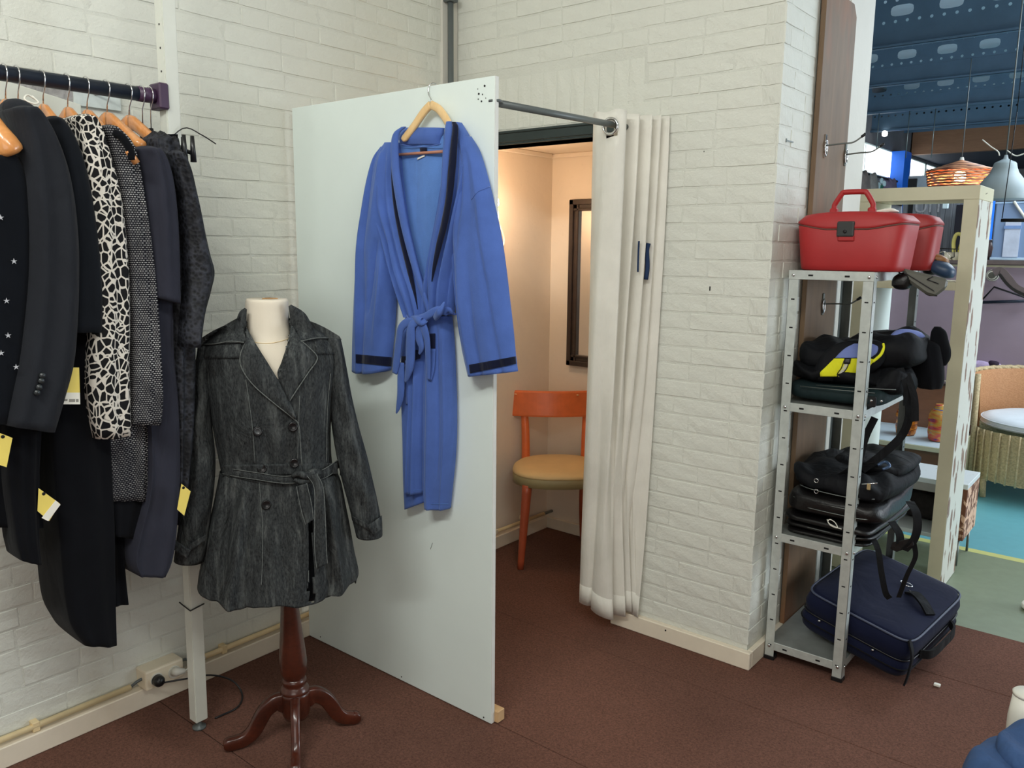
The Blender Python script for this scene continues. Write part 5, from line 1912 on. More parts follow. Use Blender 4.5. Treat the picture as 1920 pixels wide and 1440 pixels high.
# ------------------------------------------------------------------ soft bags
def fabric_bag(name, col, **k):
    return fabric(name, col, **k)


M['bag_black'] = fabric('black_nylon', rgb(13, 14, 18), .7, .2, 700, .3, .0, 9, .8, .2)
M['bag_leather'] = simple('black_leather', rgb(15, 13, 14), .42, var=.2, vscale=10, bs=.35, bscale=60, bdist=.006)
M['bag_green'] = fabric('dark_green_nylon', rgb(24, 38, 40), .7, .15, 700, .3, .0, 9, .6, .2)
M['bag_navy'] = fabric('navy_polyester', rgb(17, 22, 46), .8, .12, 900, .3, .05, 6, .35, .15)
M['bag_yellow'] = fabric('yellow_nylon', rgb(222, 220, 42, 1.1), .6, .08, 700, .3, .1, 20, .4)
M['bag_blue'] = fabric('periwinkle_nylon', rgb(112, 126, 184, 1.1), .6, .08, 700, .3, .1, 20, .3)
M['bag_olive'] = simple('olive_grey_leather', rgb(86, 86, 78), .4, var=.1, vscale=6, bs=.2, bscale=90)
M['strap'] = fabric('black_webbing', rgb(18, 18, 20), .7)


def pillow(name, c, size, mat, parent, rot=(0, 0, 0), p=.45, pz=.6, lump=.008, seed=0, sag=0.0):
    rnd = random.Random(seed)
    ph = [rnd.uniform(0, 6) for _ in range(6)]
    V, F = [], []
    nv, nt = 20, 48
    Rm = Euler(rot).to_matrix()
    for i in range(nv + 1):
        b = -PI / 2 + PI * i / nv
        for k in range(nt):
            a = 2 * PI * k / nt
            x = size[0] / 2 * spow(math.cos(b), pz) * spow(math.cos(a), p)
            y = size[1] / 2 * spow(math.cos(b), pz) * spow(math.sin(a), p)
            z = size[2] / 2 * spow(math.sin(b), pz)
            e = lump * (math.sin(x * 30 + ph[0]) * math.sin(y * 26 + ph[1]) + .6 * math.sin(x * 55 + y * 40 + ph[2]))
            q = Vector((x, y, z + e * (1 if z > -size[2] * .2 else 0) - sag * (x / size[0]) ** 2))
            s_ = 1 + lump * 2 * math.sin(z * 90 + a * 3 + ph[3])
            q.x *= s_
            q.y *= s_
            V.append(Rm @ q + Vector(c))
    for i in range(nv):
        for k in range(nt):
            F.append((i * nt + k, i * nt + (k + 1) % nt, (i + 1) * nt + (k + 1) % nt, (i + 1) * nt + k))
    return mk(name, V, F, mat, parent, smooth=True)


def webbing(name, pts, w, mat, parent, th=.0022, n=30, wd=None):
    """flat strap through 3D points, width along wd"""
    P = smooth_path(pts, n)
    V, F = [], []
    for i, p in enumerate(P):
        tg = (P[min(i + 1, n - 1)] - P[max(i - 1, 0)]).normalized()
        s = (Vector(wd) if wd else CR.copy())
        s = (s - tg * s.dot(tg)).normalized()
        m_ = tg.cross(s)
        for a, b in ((-1, -1), (1, -1), (1, 1), (-1, 1)):
            V.append(p + s * (a * w / 2) + m_ * (b * th / 2))
    for i in range(n - 1):
        for k in range(4):
            F.append((i * 4 + k, i * 4 + (k + 1) % 4, (i + 1) * 4 + (k + 1) % 4, (i + 1) * 4 + k))
    F += [(0, 1, 2, 3), tuple(range((n - 1) * 4, n * 4))]
    return mk(name, V, F, mat, parent)


# dark green document bag on the second shelf
gb = thing('green_laptop_bag', (-.90, 3.08, .974), 'dark green flat laptop bag lying lowest on the second shelf', 'bag')
pillow('body', (-.885, 3.06, 1.012), (.33, .46, .072), M['bag_green'], gb, p=.3, pz=.5, lump=.004, seed=2)
tube('zip', [at(1500, 724, 1, 2.818), at(1570, 731, 1, 2.815), at(1640, 737, 1, 2.815)], .0016, M['steel_dark'], gb, n=6)
box('clasp', (-.770, 2.835, .985), (-.742, 2.85, 1.022), M['black_plastic'], gb, bev=.004)
for px, py in ((1634, 751), (1653, 752)):
    c = at(px, py, 1, 2.815)
    V_, Fc = tube_geo([c, c + Vector((0, -.004, 0))], .004, 10)
    mk('stud', V_, Fc, M['chrome'], gb, smooth=True)
webbing('strap', [Vector((-.70, 3.05, 1.02)), Vector((-.672, 3.0, .95)), Vector((-.69, 3.0, .87)), Vector((-.74, 2.96, .80)), Vector((-.79, 2.92, .745))], .030, M['strap'], gb)
webbing('strap', [Vector((-.77, 2.95, .93)), Vector((-.79, 2.93, .86)), Vector((-.80, 2.90, .77)), Vector((-.82, 2.90, .74))], .026, M['strap'], gb)
# black travel bag
bb = thing('black_travel_bag', (-.88, 3.1, 1.05), 'crumpled black travel bag squeezed between the green bag and the yellow rucksack', 'bag')
pillow('body', (-.90, 3.10, 1.078), (.34, .52, .075), M['bag_black'], bb, p=.5, lump=.012, seed=5)
pillow('side_bulge', (-.975, 3.06, 1.125), (.15, .34, .115), M['bag_black'], bb, p=.6, lump=.01, seed=6)
pillow('end_lobe', (-.745, 3.0, 1.065), (.16, .24, .10), M['bag_black'], bb, p=.7, lump=.018, seed=7)
tube('piping', [at(1530, 722, 1, 2.83), at(1600, 727, 1, 2.82), at(1680, 731, 1, 2.82)], .0016, M['steel_dark'], bb, n=6)
for a, b in (((1688, 690), (1700, 760)), ((1700, 700), (1716, 790))):
    webbing('strap', [at(a[0], a[1], 1, 2.93), at((a[0] + b[0]) / 2 + 6, (a[1] + b[1]) / 2, 1, 2.91), at(b[0], b[1], 1, 2.92)], .024, M['strap'], bb)
# yellow and lilac rucksack
rk_ = thing('rucksack', (-.82, 3.1, 1.13), 'black rucksack with yellow and lilac front pocket on the second shelf', 'backpack')
pillow('body', (-.785, 3.10, 1.155), (.27, .40, .125), M['bag_black'], rk_, rot=(0, R(-6), .1), p=.6, lump=.010, seed=9)
RP = Plane((-.85, 2.885, 0), (.25, -1, 0))
_, pkb = loft('front_pocket', RP, [(1590, 1645, 639, .004, .06), (1568, 1658, 645, .012, .08), (1552, 1663, 655, .022, .09), (1540, 1663, 668, .030, .1), (1531, 1655, 682, .034, .1), (1526, 1640, 696, .034, .1), (1526, 1625, 708, .028, .09), (1532, 1618, 714, .018, .09)],
                    M['bag_black'], rk_, nt=50, nv=24, p=2.4, get=True)
strip('lilac_panel', [(1602, 644), (1586, 652), (1574, 662), (1566, 671)], [(1634, 644), (1646, 650), (1644, 662), (1632, 671)], M['bag_blue'], rk_, pkb, RP, off=.002, thick=.004, nu=18, nv=14, bulge=.004, back=-.01)
strip('yellow_panel', [(1564, 672), (1556, 680), (1546, 690), (1538, 698), (1538, 706)], [(1632, 672), (1640, 676), (1630, 684), (1616, 694), (1604, 706)], M['bag_yellow'], rk_, pkb, RP, off=.002, thick=.004, nu=18, nv=16, bulge=.004, back=-.01)
P_ = [onsurf(pkb, x, y, .006, RP) for x, y in ((1656, 644), (1657, 652), (1652, 664), (1644, 672), (1634, 680), (1628, 688))]
tube('yellow_piping', smooth_path(P_, 24), [.004] * 6 + [.005] * 12 + [.003] * 6, M['bag_yellow'], rk_, n=8)
strip('reflective_strap', [(1585, 678), (1580, 690), (1573, 700), (1573, 707)], [(1592, 680), (1588, 690), (1580, 700), (1580, 707)], simple('reflective_grey', rgb(186, 184, 176), .4), rk_, pkb, RP, off=.007, thick=.003, nu=4, nv=14)
for dx in (-1.5, 9):
    tube('strap_edge', smooth_path([onsurf(pkb, x + dx, y, .011, RP) for x, y in ((1584, 676), (1579, 690), (1572, 700), (1572, 708))], 14), .0016, M['black_plastic'], rk_, n=6)
strip('buckle', [(1583, 672), (1582, 682)], [(1596, 672), (1594, 682)], M['black_plastic'], rk_, pkb, RP, off=.010, thick=.004, nu=4, nv=4)
P_ = [at(x, y, 1, yy) for x, y, yy in ((1660, 643, 2.94), (1672, 637, 2.98), (1684, 627, 3.0), (1700, 625, 3.02), (1720, 628, 3.05), (1730, 633, 3.08))]
tube('lilac_edge', smooth_path(P_, 24), [.010 + .006 * math.sin(PI * i / 23) for i in range(24)], M['bag_blue'], rk_, n=8)
P_ = [at(x, y, 1, yy) for x, y, yy in ((1592, 642, 3.02), (1612, 632, 3.02), (1650, 628, 3.04), (1690, 624, 3.06))]
tube('grab_handle', smooth_path(P_, 20), .012, M['strap'], rk_, n=8)
strip('lilac_mark', [(1660, 672), (1674, 672)], [(1678, 668), (1682, 671)], M['bag_blue'], rk_, None, Plane((-.72, 2.93, 0), (.25, -1, 0)), off=0, thick=.004, nu=6, nv=5)
# cap / pouch hanging at the right
cp = thing('black_hat', (-.66, 3.25, 1.1), 'black felt hat with a round raised brim at the right end of the second shelf', 'hat')
HP = Plane((-.66, 3.12, 0), (.45, -1, 0))
loft('crown', HP, [(1700, 1735, 634, .03, .05), (1696, 1762, 642, .06, .08), (1694, 1768, 662, .07, .09), (1702, 1770, 690, .07, .09), (1712, 1770, 712, .06, .08), (1722, 1766, 727, .04, .06)], F_['deep'], cp, nt=40, nv=26, fold=vfold(4, .004))
loft('brim', HP, [(1752, 1764, 613, .01, .02, .03), (1746, 1774, 622, .016, .02, .03), (1744, 1779, 640, .02, .02, .03), (1748, 1783, 656, .02, .02, .03), (1756, 1782, 672, .016, .02, .03), (1764, 1774, 685, .01, .02, .03)], F_['deep'], cp, nt=30, nv=20)

# stack of black bags on the third shelf
specs = [('flat_leather_folder', 'thin black leather folder lowest in the stack on the third shelf', .502, .020, .30, .50, 'bag_leather', .001),
         ('flat_leather_folder', 'black leather folder second from the bottom with a white cord loop', .524, .020, .31, .50, 'bag_leather', .002),
         ('document_bag', 'black zipped document bag, third from the bottom of the third-shelf stack', .552, .034, .32, .52, 'bag_leather', .004)]
for i, (nm, lb, zc, hh, wx, wy, mt_, lu) in enumerate(specs):
    g = thing(nm, (-.88, 3.07, zc - hh / 2), lb, 'bag')
    pillow('body', (-.872 + .006 * i, 3.075, zc), (wx, wy, hh), M[mt_], g, p=.25, pz=.5, lump=lu, seed=20 + i, rot=(0, 0, -.03 * i))
    tube('zip', smooth_path([(-.992, 2.838 - .01 * (i > 1), zc + .002), (-.90, 2.828 - .01 * (i > 1), zc + .003), (-.76, 2.832 - .01 * (i > 1), zc)], 12), .0016, M['steel_dark'], g, n=6)
    if i == 1:
        tube('cord_loop', smooth_path([at(1551, 974, 1, 2.815), at(1556, 984, 1, 2.81), at(1570, 990, 1, 2.81), at(1566, 980, 1, 2.81), at(1556, 974, 1, 2.812), at(1553, 980, 1, 2.81), at(1566, 988, 1, 2.808), at(1578, 992, 1, 2.81)], 30),
             .0018, M['white_plastic'], g, n=6)
g = thing('briefcase', (-.87, 3.07, .57), 'thick black leather briefcase in the middle of the third-shelf stack', 'bag')
pillow('body', (-.855, 3.06, .615), (.34, .50, .09), M['bag_leather'], g, p=.35, pz=.5, lump=.007, seed=31)
for zz in (.605, .63):
    tube('zip', smooth_path([(-.99, 2.826, zz), (-.90, 2.812, zz - .002), (-.76, 2.812, zz - .003), (-.715, 2.83, zz)], 14), .0018, M['steel_dark'], g, n=6)
for px, py in ((1531, 901), (1531, 921)):
    c = at(px, py, 1, 2.81)
    tube('ring', [c + Vector((.007 * math.cos(a), -.003, .007 * math.sin(a))) for a in [2 * PI * i / 14 for i in range(14)]], .0014, M['chrome'], g, n=6, closed=True)
g = thing('shoulder_bag', (-.86, 3.07, .66), 'black nylon shoulder bag with small brass tag topmost on the third shelf', 'bag')
pillow('body', (-.845, 3.07, .695), (.35, .50, .085), M['bag_black'], g, p=.45, pz=.55, lump=.010, seed=33, rot=(0, R(3), -.05))
pillow('flap', (-.80, 3.15, .735), (.26, .34, .045), M['bag_black'], g, p=.5, lump=.006, seed=34)
brass = simple('pale_brass', rgb(210, 188, 140), .3, .6)
q = at(1629, 912, 1, 2.79)
box('brass_tag', (q.x - .006, q.y - .003, q.z - .012), (q.x + .006, q.y + .001, q.z + .010), brass, g, bev=.002)
tube('zip_pull', [at(1616, 908, 1, 2.79), at(1645, 906, 1, 2.79)], .0022, M['chrome'], g, n=6)
tube('zip', smooth_path([(-.975, 2.845, .672), (-.92, 2.822, .670), (-.80, 2.815, .668), (-.72, 2.84, .672)], 14), .002, M['steel_dark'], g, n=6)
webbing('strap', [at(1560, 898, 1, 2.86), at(1590, 882, 1, 2.86), at(1612, 872, 1, 2.90), at(1640, 868, 1, 2.92)], .02, M['strap'], g)
buckleb = simple('blue_grey_buckle', rgb(70, 90, 120), .3, .4)
tube('buckle', smooth_path([at(1646, 872, 1, 2.88), at(1660, 866, 1, 2.90), at(1668, 874, 1, 2.88), at(1655, 880, 1, 2.86)], 14), .005, buckleb, g, n=8)
webbing('strap', [at(1706, 940, 1, 2.88), at(1718, 962, 1, 2.84), at(1720, 990, 1, 2.82), at(1712, 1015, 1, 2.82), at(1696, 1032, 1, 2.82)], .028, M['strap'], g)
webbing('strap', [at(1672, 978, 1, 2.86), at(1686, 1000, 1, 2.83), at(1688, 1020, 1, 2.82)], .026, M['strap'], g)
q = [at(1674, 1016, 1, 2.825), at(1712, 1008, 1, 2.825), at(1714, 1022, 1, 2.825), at(1682, 1034, 1, 2.825), at(1670, 1028, 1, 2.825)]
poly_prism('shoulder_pad', q, (0, -.008, 0), M['bag_leather'], g, bev=.002)
webbing('strap', [at(1632, 1000, 1, 2.90), at(1646, 1030, 1, 2.86), at(1652, 1070, 1, 2.85), at(1660, 1110, 1, 2.86), at(1668, 1122, 1, 2.88)], .020, M['strap'], g)
webbing('strap', [at(1714, 1020, 1, 2.84), at(1716, 1045, 1, 2.85), at(1700, 1080, 1, 2.86), at(1685, 1120, 1, 2.88)], .016, M['strap'], g)

# olive handbag sliding off the top shelf
hbg = thing('olive_handbag', (-.70, 3.0, 1.36), 'olive grey leather handbag tipping over the right edge of the top shelf', 'handbag')
OP = Plane((-.70, 2.93, 0), (.3, -1, 0))
V, F = [], []
quadf = [(1692, 503), (1779, 524), (1776, 540), (1754, 557), (1736, 552), (1700, 526)]
poly_prism('flap', [OP.at(x, y, .02) for x, y in quadf], OP.n * -.06, M['bag_olive'], hbg, bev=.008)
poly_prism('gusset', [OP.at(x, y, .012) for x, y in ((1684, 508), (1698, 518), (1760, 556), (1740, 555), (1706, 530), (1688, 522))], OP.n * -.05, M['black_plastic'], hbg, bev=.004)
tube('stitching', smooth_path([OP.at(1688, 506, .024), OP.at(1720, 526, .024), OP.at(1752, 546, .024)], 12), .0016, M['black_plastic'], hbg, n=6)
tube('emblem_bar', [OP.at(1738, 524, .0225), OP.at(1760, 532, .0225)], .0018, M['black_plastic'], hbg, n=6)
tube('emblem_bar', [OP.at(1738, 524, .0225), OP.at(1750, 518, .0225)], .0018, M['black_plastic'], hbg, n=6)
pillow('dark_pouch', OP.at(1692, 527, -.01), (.062, .07, .058), M['bag_leather'], hbg, p=.8, pz=.8, lump=.004, seed=40)
# blue and brown shoe pair of things behind
bs = thing('blue_ankle_boot', at(1770, 508, 1, 3.22), 'blue and tan leather boot on the top shelf behind the olive handbag', 'shoe')
c = at(1766, 505, 1, 3.22)
M['boot_blue'] = simple('blue_leather', rgb(40, 62, 88), .4, var=.15)
M['boot_tan'] = simple('tan_leather', rgb(140, 98, 56), .45, var=.15)
pillow('upper', c, (.095, .09, .050), M['boot_blue'], bs, rot=(0, R(24), 0), p=.8, pz=.8, lump=.003, seed=41)
pillow('tan_collar', at(1756, 486, 1, 3.24), (.085, .07, .035), M['boot_tan'], bs, rot=(0, R(14), 0), p=.8, pz=.8, lump=.003, seed=42)
pillow('dark_side', at(1746, 500, 1, 3.22), (.06, .07, .06), M['bag_leather'], bs, p=.8, pz=.8, lump=.003, seed=43)

# ------------------------------------------------------------------ big navy suitcase
SO = Vector((-.978, 2.905, .114))
sr = Euler((.088, .185, -.124), 'XYZ')
Rz = Matrix.Rotation(-.124, 3, 'Z') @ Matrix.Rotation(.194, 3, 'Y') @ Matrix.Rotation(.088, 3, 'X')
sc_ = thing('navy_suitcase', (-.78, 3.12, .02), 'large navy blue soft suitcase tilted off the bottom shelf onto the carpet', 'suitcase')
SA, SB, SH = .400, .500, .158


def sp(x, y, z):
    return SO + Rz @ Vector((x, y, z))


def sring(z, ins, p=.22):
    out = []
    for i in range(64):
        a = 2 * PI * i / 64
        x = SA / 2 + (SA / 2 - ins) * spow(math.cos(a), p)
        y = SB / 2 + (SB / 2 - ins) * spow(math.sin(a), p)
        out.append(sp(x, y, z))
    return out


rr_ = [sring(0, .03), sring(.003, .012), sring(.016, .002), sring(.05, -.004), sring(.075, .003), sring(.08, .006), sring(.085, .002), sring(.115, -.003), sring(.145, .004), sring(.155, .012)]
rings_mesh('shell', rr_, M['bag_navy'], sc_, local=False)
top_ = [sring(.152, .010), sring(.160, .012), sring(.163, .022), sring(.165, .05), sring(.166, .12), sring(.163, .19)]
rings_mesh('top_panel', top_, M['bag_navy'], sc_, local=False)
tube('piping', sring(.157, .006), .004, simple('grey_blue_piping', rgb(66, 72, 92), .5), sc_, n=8, closed=True)
tube('zip_line', sring(.080, -.001), .003, M['black_plastic'], sc_, n=6, closed=True)
tube('zip_line', sring(.045, -.005), .0025, M['strap'], sc_, n=6, closed=True)
for x in (.085, .285):
    c = sp(x, -.006, .075)
    lathe('rivet', [(.006, -.003), (.006, .001), (.003, .003)], c, M['chrome'], sc_, n=12)
webbing('carry_handle', [sp(SA + .002, .10, .08), sp(SA + .03, .14, .08), sp(SA + .034, .25, .08), sp(SA + .03, .34, .08), sp(SA + .002, .38, .08)], .03, M['strap'], sc_, th=.008, wd=(0, 0, 1))
webbing('top_handle', [sp(.26, .30, .168), sp(.29, .28, .185), sp(.33, .25, .185), sp(.37, .22, .170)], .035, M['bag_black'], sc_, th=.008, wd=(.6, .8, 0))
tube('d_ring', [sp(.235 + .022 * math.cos(a), .335 + .012 * math.sin(a), .176) for a in [2 * PI * i / 16 for i in range(16)]], .002, M['chrome'], sc_, n=6, closed=True)
tube('d_ring', [sp(.255, .31, .172), sp(.285, .295, .172)], .002, M['chrome'], sc_, n=6)
webbing('corner_strap', [sp(SA - .02, .02, .163), sp(SA + .004, .01, .12), sp(SA + .012, .0, .06), sp(SA + .012, -.005, .012)], .028, M['bag_black'], sc_, th=.006, wd=(0, 1, 0))
box('white_tab', (-.512, 2.985, .004), (-.492, 3.0, .012), M['card_w'], sc_, bev=.001)
bx_ = thing('dark_blue_bag', (-.80, 3.52, 0), 'dark blue bag heaped on the floor behind the rack', 'bag')
pillow('body', (-.78, 3.50, .09), (.26, .14, .18), M['bag_navy'], bx_, p=.6, lump=.012, seed=50)
M['clear_bag'] = simple('pale_plastic_bag', rgb(170, 188, 205), .3, var=.2, vscale=20, bs=.6, bscale=30, bdist=.02)
pillow('pale_wrapping', (-.88, 3.50, .20), (.12, .09, .09), M['clear_bag'], bx_, p=.8, lump=.02, seed=51)

# coat hooks on the plank
for i, (y, z, lb) in enumerate(((3.065, 1.872, 'steel spring hook on the brown plank, upper left one'), (3.295, 1.862, 'steel spring hook at the right edge of the brown plank'), (3.163, 1.30, 'lower steel spring hook on the plank seen through the rack'))):
    h = thing('wall_hook', (-1.045, y, z - .04), lb, 'hook', 'spring hooks on the brown plank')
    bxm = bmesh.new()
    bm_box(bxm, (-1.049, y - .008, z - .042), (-1.043, y + .008, z + .040), .002)
    bmobj('back_plate', bxm, M['chrome'] if i == 0 else M['steel_dark'], h)
    tube('spring', [(-1.042, y + .012 * math.cos(a), z - .008 + .026 * math.sin(a)) for a in [2 * PI * j / 18 for j in range(18)]], .0025, M['chrome'], h, n=6, closed=True)
    tube('prong', smooth_path([(-1.043, y, z), (-.99, y - .002, z + .003), (-.95, y - .005, z + .004), (-.925, y - .004, z + .018), (-.915, y - .003, z + .026)], 16), .0028, M['steel_dark'], h, n=8)
    tube('prong_tip', [(-.922, y - .004, z + .021), (-.908, y - .002, z + .031)], [.0045, .0055], M['black_plastic'], h, n=8)
# ------------------------------------------------------------------ open white shelf unit with worn side (in the hall)
t = NT('worn_white_paint')
v = t.coord((17, 17, 6.5))
nz = t.noise(t.coord((1, 1, 1)), 30, 3)
vo = t.n('ShaderNodeTexVoronoi')
vo.inputs['Scale'].default_value = 1.0
vo.inputs['Randomness'].default_value = .9
t.l(v, vo.inputs['Vector'])
ad = t.n('ShaderNodeMath', operation='MULTIPLY_ADD')
t.l(nz, ad.inputs[0])
ad.inputs[1].default_value = .35
t.l(vo.outputs['Distance'], ad.inputs[2])
wear = t.ramp(ad.outputs[0], [(.50, (1, 1, 1, 1)), (.56, (0, 0, 0, 1))])
cc_ = t.mix(wear, rgb(200, 200, 190, 1.15), t.mix(nz, rgb(138, 100, 82), rgb(122, 112, 100)))
M['worn'] = t.fin(cc_, .5, 0, t.bump(wear, .3, .003))
M['cream_lam'] = simple('cream_laminate', rgb(206, 200, 172, 1.15), .4, var=.03)
cs = thing('cube_shelf', (-.9, 4.03, 0), 'cream open shelf unit with scuffed brown-stained right side behind the metal rack', 'shelf unit')
CY0, CY1 = 3.88, 4.19
box('top_board', (-1.19, CY0, 1.716), (-.680, CY1, 1.772), M['cream_lam'], cs, bev=.001)
box('side_board', (-.737, CY0, 0), (-.681, CY1, 1.7155), M['cream_lam'], cs, bev=.001)
box('scuffed_face', (-.6809, CY0 + .001, .001), (-.6795, CY1 - .001, 1.714), M['worn'], cs)
box('side_board', (-1.19, CY0, 0), (-1.10, CY1, 1.7155), M['cream_lam'], cs, bev=.001)
box('divider_board', (-1.085, CY0 + .02, .30), (-1.065, CY1, 1.335), M['white_board'], cs, bev=.001)
box('shelf_board', (-1.10, CY0, 1.338), (-.737, CY1, 1.372), M['cream_lam'], cs, bev=.001)
mkk = [Vector((-.6788, 4.0, 1.742)), Vector((-.6788, 4.035, 1.748))]
tube('scratch', mkk, .001, M['hole'], cs, n=5)
# things on its shelf
g = thing('white_paper', (-.86, 3.2, 1.634), 'crumpled white paper lying just behind the red case handle', 'paper')
pillow('sheet', (-.86, 3.2, 1.641), (.085, .08, .014), M['card_w'], g, rot=(0, R(-5), 0), lump=.004, seed=60)
g = thing('wire_tray', at(1770, 480, 1, 4.0), 'small black wire desk tray on the cream shelf', 'tray')
P = [at(1757, 466, 1, 3.95), at(1789, 467, 1, 3.95), at(1789, 482, 1, 3.95), at(1782, 484, 1, 3.95)]
tube('rim', P, .0025, M['black_metal'], g, n=6)
tube('rim', [P[0], P[0] + Vector((0, .1, .0)), P[1] + Vector((0, .1, 0)), P[1]], .0025, M['black_metal'], g, n=6)
tube('wire', smooth_path([at(1756, 476, 1, 3.96), at(1772, 472, 1, 3.96), at(1784, 486, 1, 3.96)], 10), .002, M['chrome'], g, n=6)
for i, (px, py) in enumerate(((1778, 478), (1793, 478))):
    c = at(px, py, 1, 4.0)
    g = thing('white_cup', c, ('small white cup in the wire tray', 'small white cup beside the yellow handle')[i], 'cup')
    lathe('cup', [(.010, -.022), (.014, -.02), (.017, .012), (.015, .012), (.012, -.015)], c, M['white_plastic'], g, n=16)
g = thing('yellow_handled_bag', at(1797, 455, 1, 4.05), 'yellow looped handle standing behind the cream shelf post', 'bag')
tube('handle', smooth_path([at(1789, 478, 1, 4.05), at(1788, 455, 1, 4.05), at(1793, 440, 1, 4.05), at(1802, 440, 1, 4.05), at(1812, 452, 1, 4.05)], 20), .008, simple('pale_yellow', rgb(214, 210, 130), .5), g, n=8)
tube('handle', smooth_path([at(1797, 478, 1, 4.08), at(1801, 460, 1, 4.08), at(1806, 452, 1, 4.08)], 12), .006, simple('yellow_green', rgb(208, 200, 50), .5), g, n=8)

# ------------------------------------------------------------------ low weathered bench with steel legs
t = NT('peeling_paint')
v = t.coord((5, 5, 5))
n = t.noise(v, 3, 5, .6, 1.2)
pe = t.ramp(n, [(.48, (0, 0, 0, 1)), (.53, (1, 1, 1, 1))])
M['peel'] = t.fin(t.mix(pe, rgb(206, 168, 142), rgb(104, 62, 40)), .6, 0, t.bump(pe, .4, .004))
t = NT('chipped_white_top')
n = t.noise(t.coord((8, 8, 8)), 2.5, 5, .7, .6)
pe = t.ramp(n, [(.64, (0, 0, 0, 1)), (.69, (1, 1, 1, 1))])
M['chip'] = t.fin(t.mix(pe, rgb(206, 212, 214, 1.15), rgb(120, 118, 116)), .35, 0)
bn = thing('weathered_bench', (-1.1, 4.75, 0), 'low white-topped bench with peeling brown end on thin steel legs', 'bench')
BX0, BX1, BY0, BY1 = -1.75, -.672, 4.27, 4.57
box('top', (BX0, BY0, .385), (BX1, BY1, .41), M['chip'], bn, bev=.002)
box('front_rail', (BX0, BY0 + .001, .345), (BX1 - .02, BY0 + .02, .385), simple('grey_rail', rgb(150, 146, 142), .5), bn, bev=.001)
box('end_panel', (BX1 - .022, BY0, .13), (BX1, BY1, .385), M['peel'], bn, bev=.002)
box('end_panel', (BX0, BY0, .13), (BX0 + .022, BY1, .385), M['peel'], bn, bev=.002)
box('bottom_shelf', (BX0 + .022, BY0 + .002, .118), (BX1 - .022, BY1, .138), M['chip'], bn, bev=.001)
box('back_board', (BX0 + .022, BY1 - .02, .138), (BX1 - .022, BY1, .385), simple('brown_back', rgb(86, 66, 56), .6), bn)
for x in (BX0 + .03, BX1 - .02):
    for y in (BY0 + .015, BY1 - .03):
        tube('leg', [(x, y, .0), (x, y, .125)], .006, M['steel_dark'], bn, n=10)
g = thing('grey_cushion', (-1.1, 4.72, .14), 'grey folded cushion inside the low weathered bench', 'cushion')
pillow('pad', (-1.16, 4.42, .185), (.34, .22, .09), simple('grey_cloth', rgb(112, 114, 112), .8), g, p=.5, lump=.006, seed=70)
g = thing('dark_box', (-.85, 4.85, .14), 'dark patterned bundle at the back of the weathered bench', 'bundle')
pillow('bundle', (-.86, 4.50, .21), (.30, .10, .14), simple('dark_brown_cloth', rgb(40, 34, 34), .8, var=.5, vscale=40), g, lump=.01, seed=71)

# second low sideboard behind, with glazed vases
SBX = at(1813, 800, 1, 5.5).x
sb_ = thing('low_sideboard', (-1.2, 5.5, 0), 'low brown sideboard with pale blue-white shelf carrying glazed vases', 'sideboard')
M['brownlam'] = wood('brown_laminate', rgb(112, 76, 56), rgb(134, 92, 68), .45, (1, 1, 3), coat=.1)
box('shelf_top', (-2.0, 5.15, .345), (SBX, 5.72, .372), M['cream_lam'], sb_, bev=.001)
box('shelf_surface', (-1.99, 5.155, .372), (SBX - .01, 5.71, .3745), simple('pale_blue_sheet', rgb(190, 208, 218, 1.1), .3, var=.04), sb_)
box('back_board', (-2.0, 5.72, .02), (SBX, 5.745, .66), M['brownlam'], sb_, bev=.001)
box('lower_front', (-1.98, 5.19, .0), (SBX - .02, 5.21, .345), M['brownlam'], sb_, bev=.001)
box('end_board', (SBX - .025, 5.15, 0), (SBX, 5.72, .345), M['cream_lam'], sb_, bev=.001)
box('upper_edge', (-2.0, 5.70, .66), (SBX, 5.80, .675), M['dark_frame'], sb_)


def vase(px, py0, py1, Y, pr, cols, label):
    b = at(px, py1, 1, Y)
    tz = at(px, py0, 1, Y).z - b.z
    g = thing('glazed_vase', b, label, 'vase')
    t = NT('vase_glaze')
    n = t.noise(t.coord((3, 3, 9)), 2.2, 3, .5, 1.5)
    st = [(.25 + .5 * i / (len(cols) - 1), rgb(*c)) for i, c in enumerate(cols)]
    col = t.ramp(n, st)
    lathe('body', [(r * 1.0, z * tz) for r, z in pr], b, t.fin(col, .2), g, n=28)
    lathe('foot', [(pr[0][0] * 1.05, .0), (pr[0][0] * 1.05, .008)], b, M['pipe_grey'], g, n=20)
    return g


b0 = .3745
for px, Y, h, cols, lb in ((1762, 5.35, .225, ((60, 50, 110), (190, 70, 60), (190, 150, 60), (70, 80, 150)), 'multicoloured glazed vase nearest the scuffed shelf side'),
                           (1780, 5.42, .20, ((130, 120, 60), (150, 130, 70), (90, 90, 60), (60, 70, 60)), 'olive green glazed vase touching the coloured one'),
                           (1700, 5.40, .20, ((190, 120, 50), (230, 140, 40), (120, 60, 40), (200, 60, 40)), 'orange and brown vase glimpsed between the black straps')):
    c = at(px, 790, 1, Y)
    c.z = b0
    g = thing('glazed_vase', c, lb, 'vase', None)
    t = NT('vase_glaze')
    n = t.noise(t.coord((3, 3, 14)), 2.2, 3, .5, 1.5)
    col = t.ramp(n, [(.3 + .4 * i / 3, rgb(*k)) for i, k in enumerate(cols)])
    gm = t.fin(col, .2)
    lathe('body', [(.045, 0), (.055, .01), (.062, h * .25), (.060, h * .5), (.066, h * .62), (.055, h * .8), (.032, h * .93), (.030, h), (.024, h)], c, gm, g, n=28)
    lathe('foot', [(.048, -.0), (.048, .008)], c, M['pipe_grey'], g, n=20)

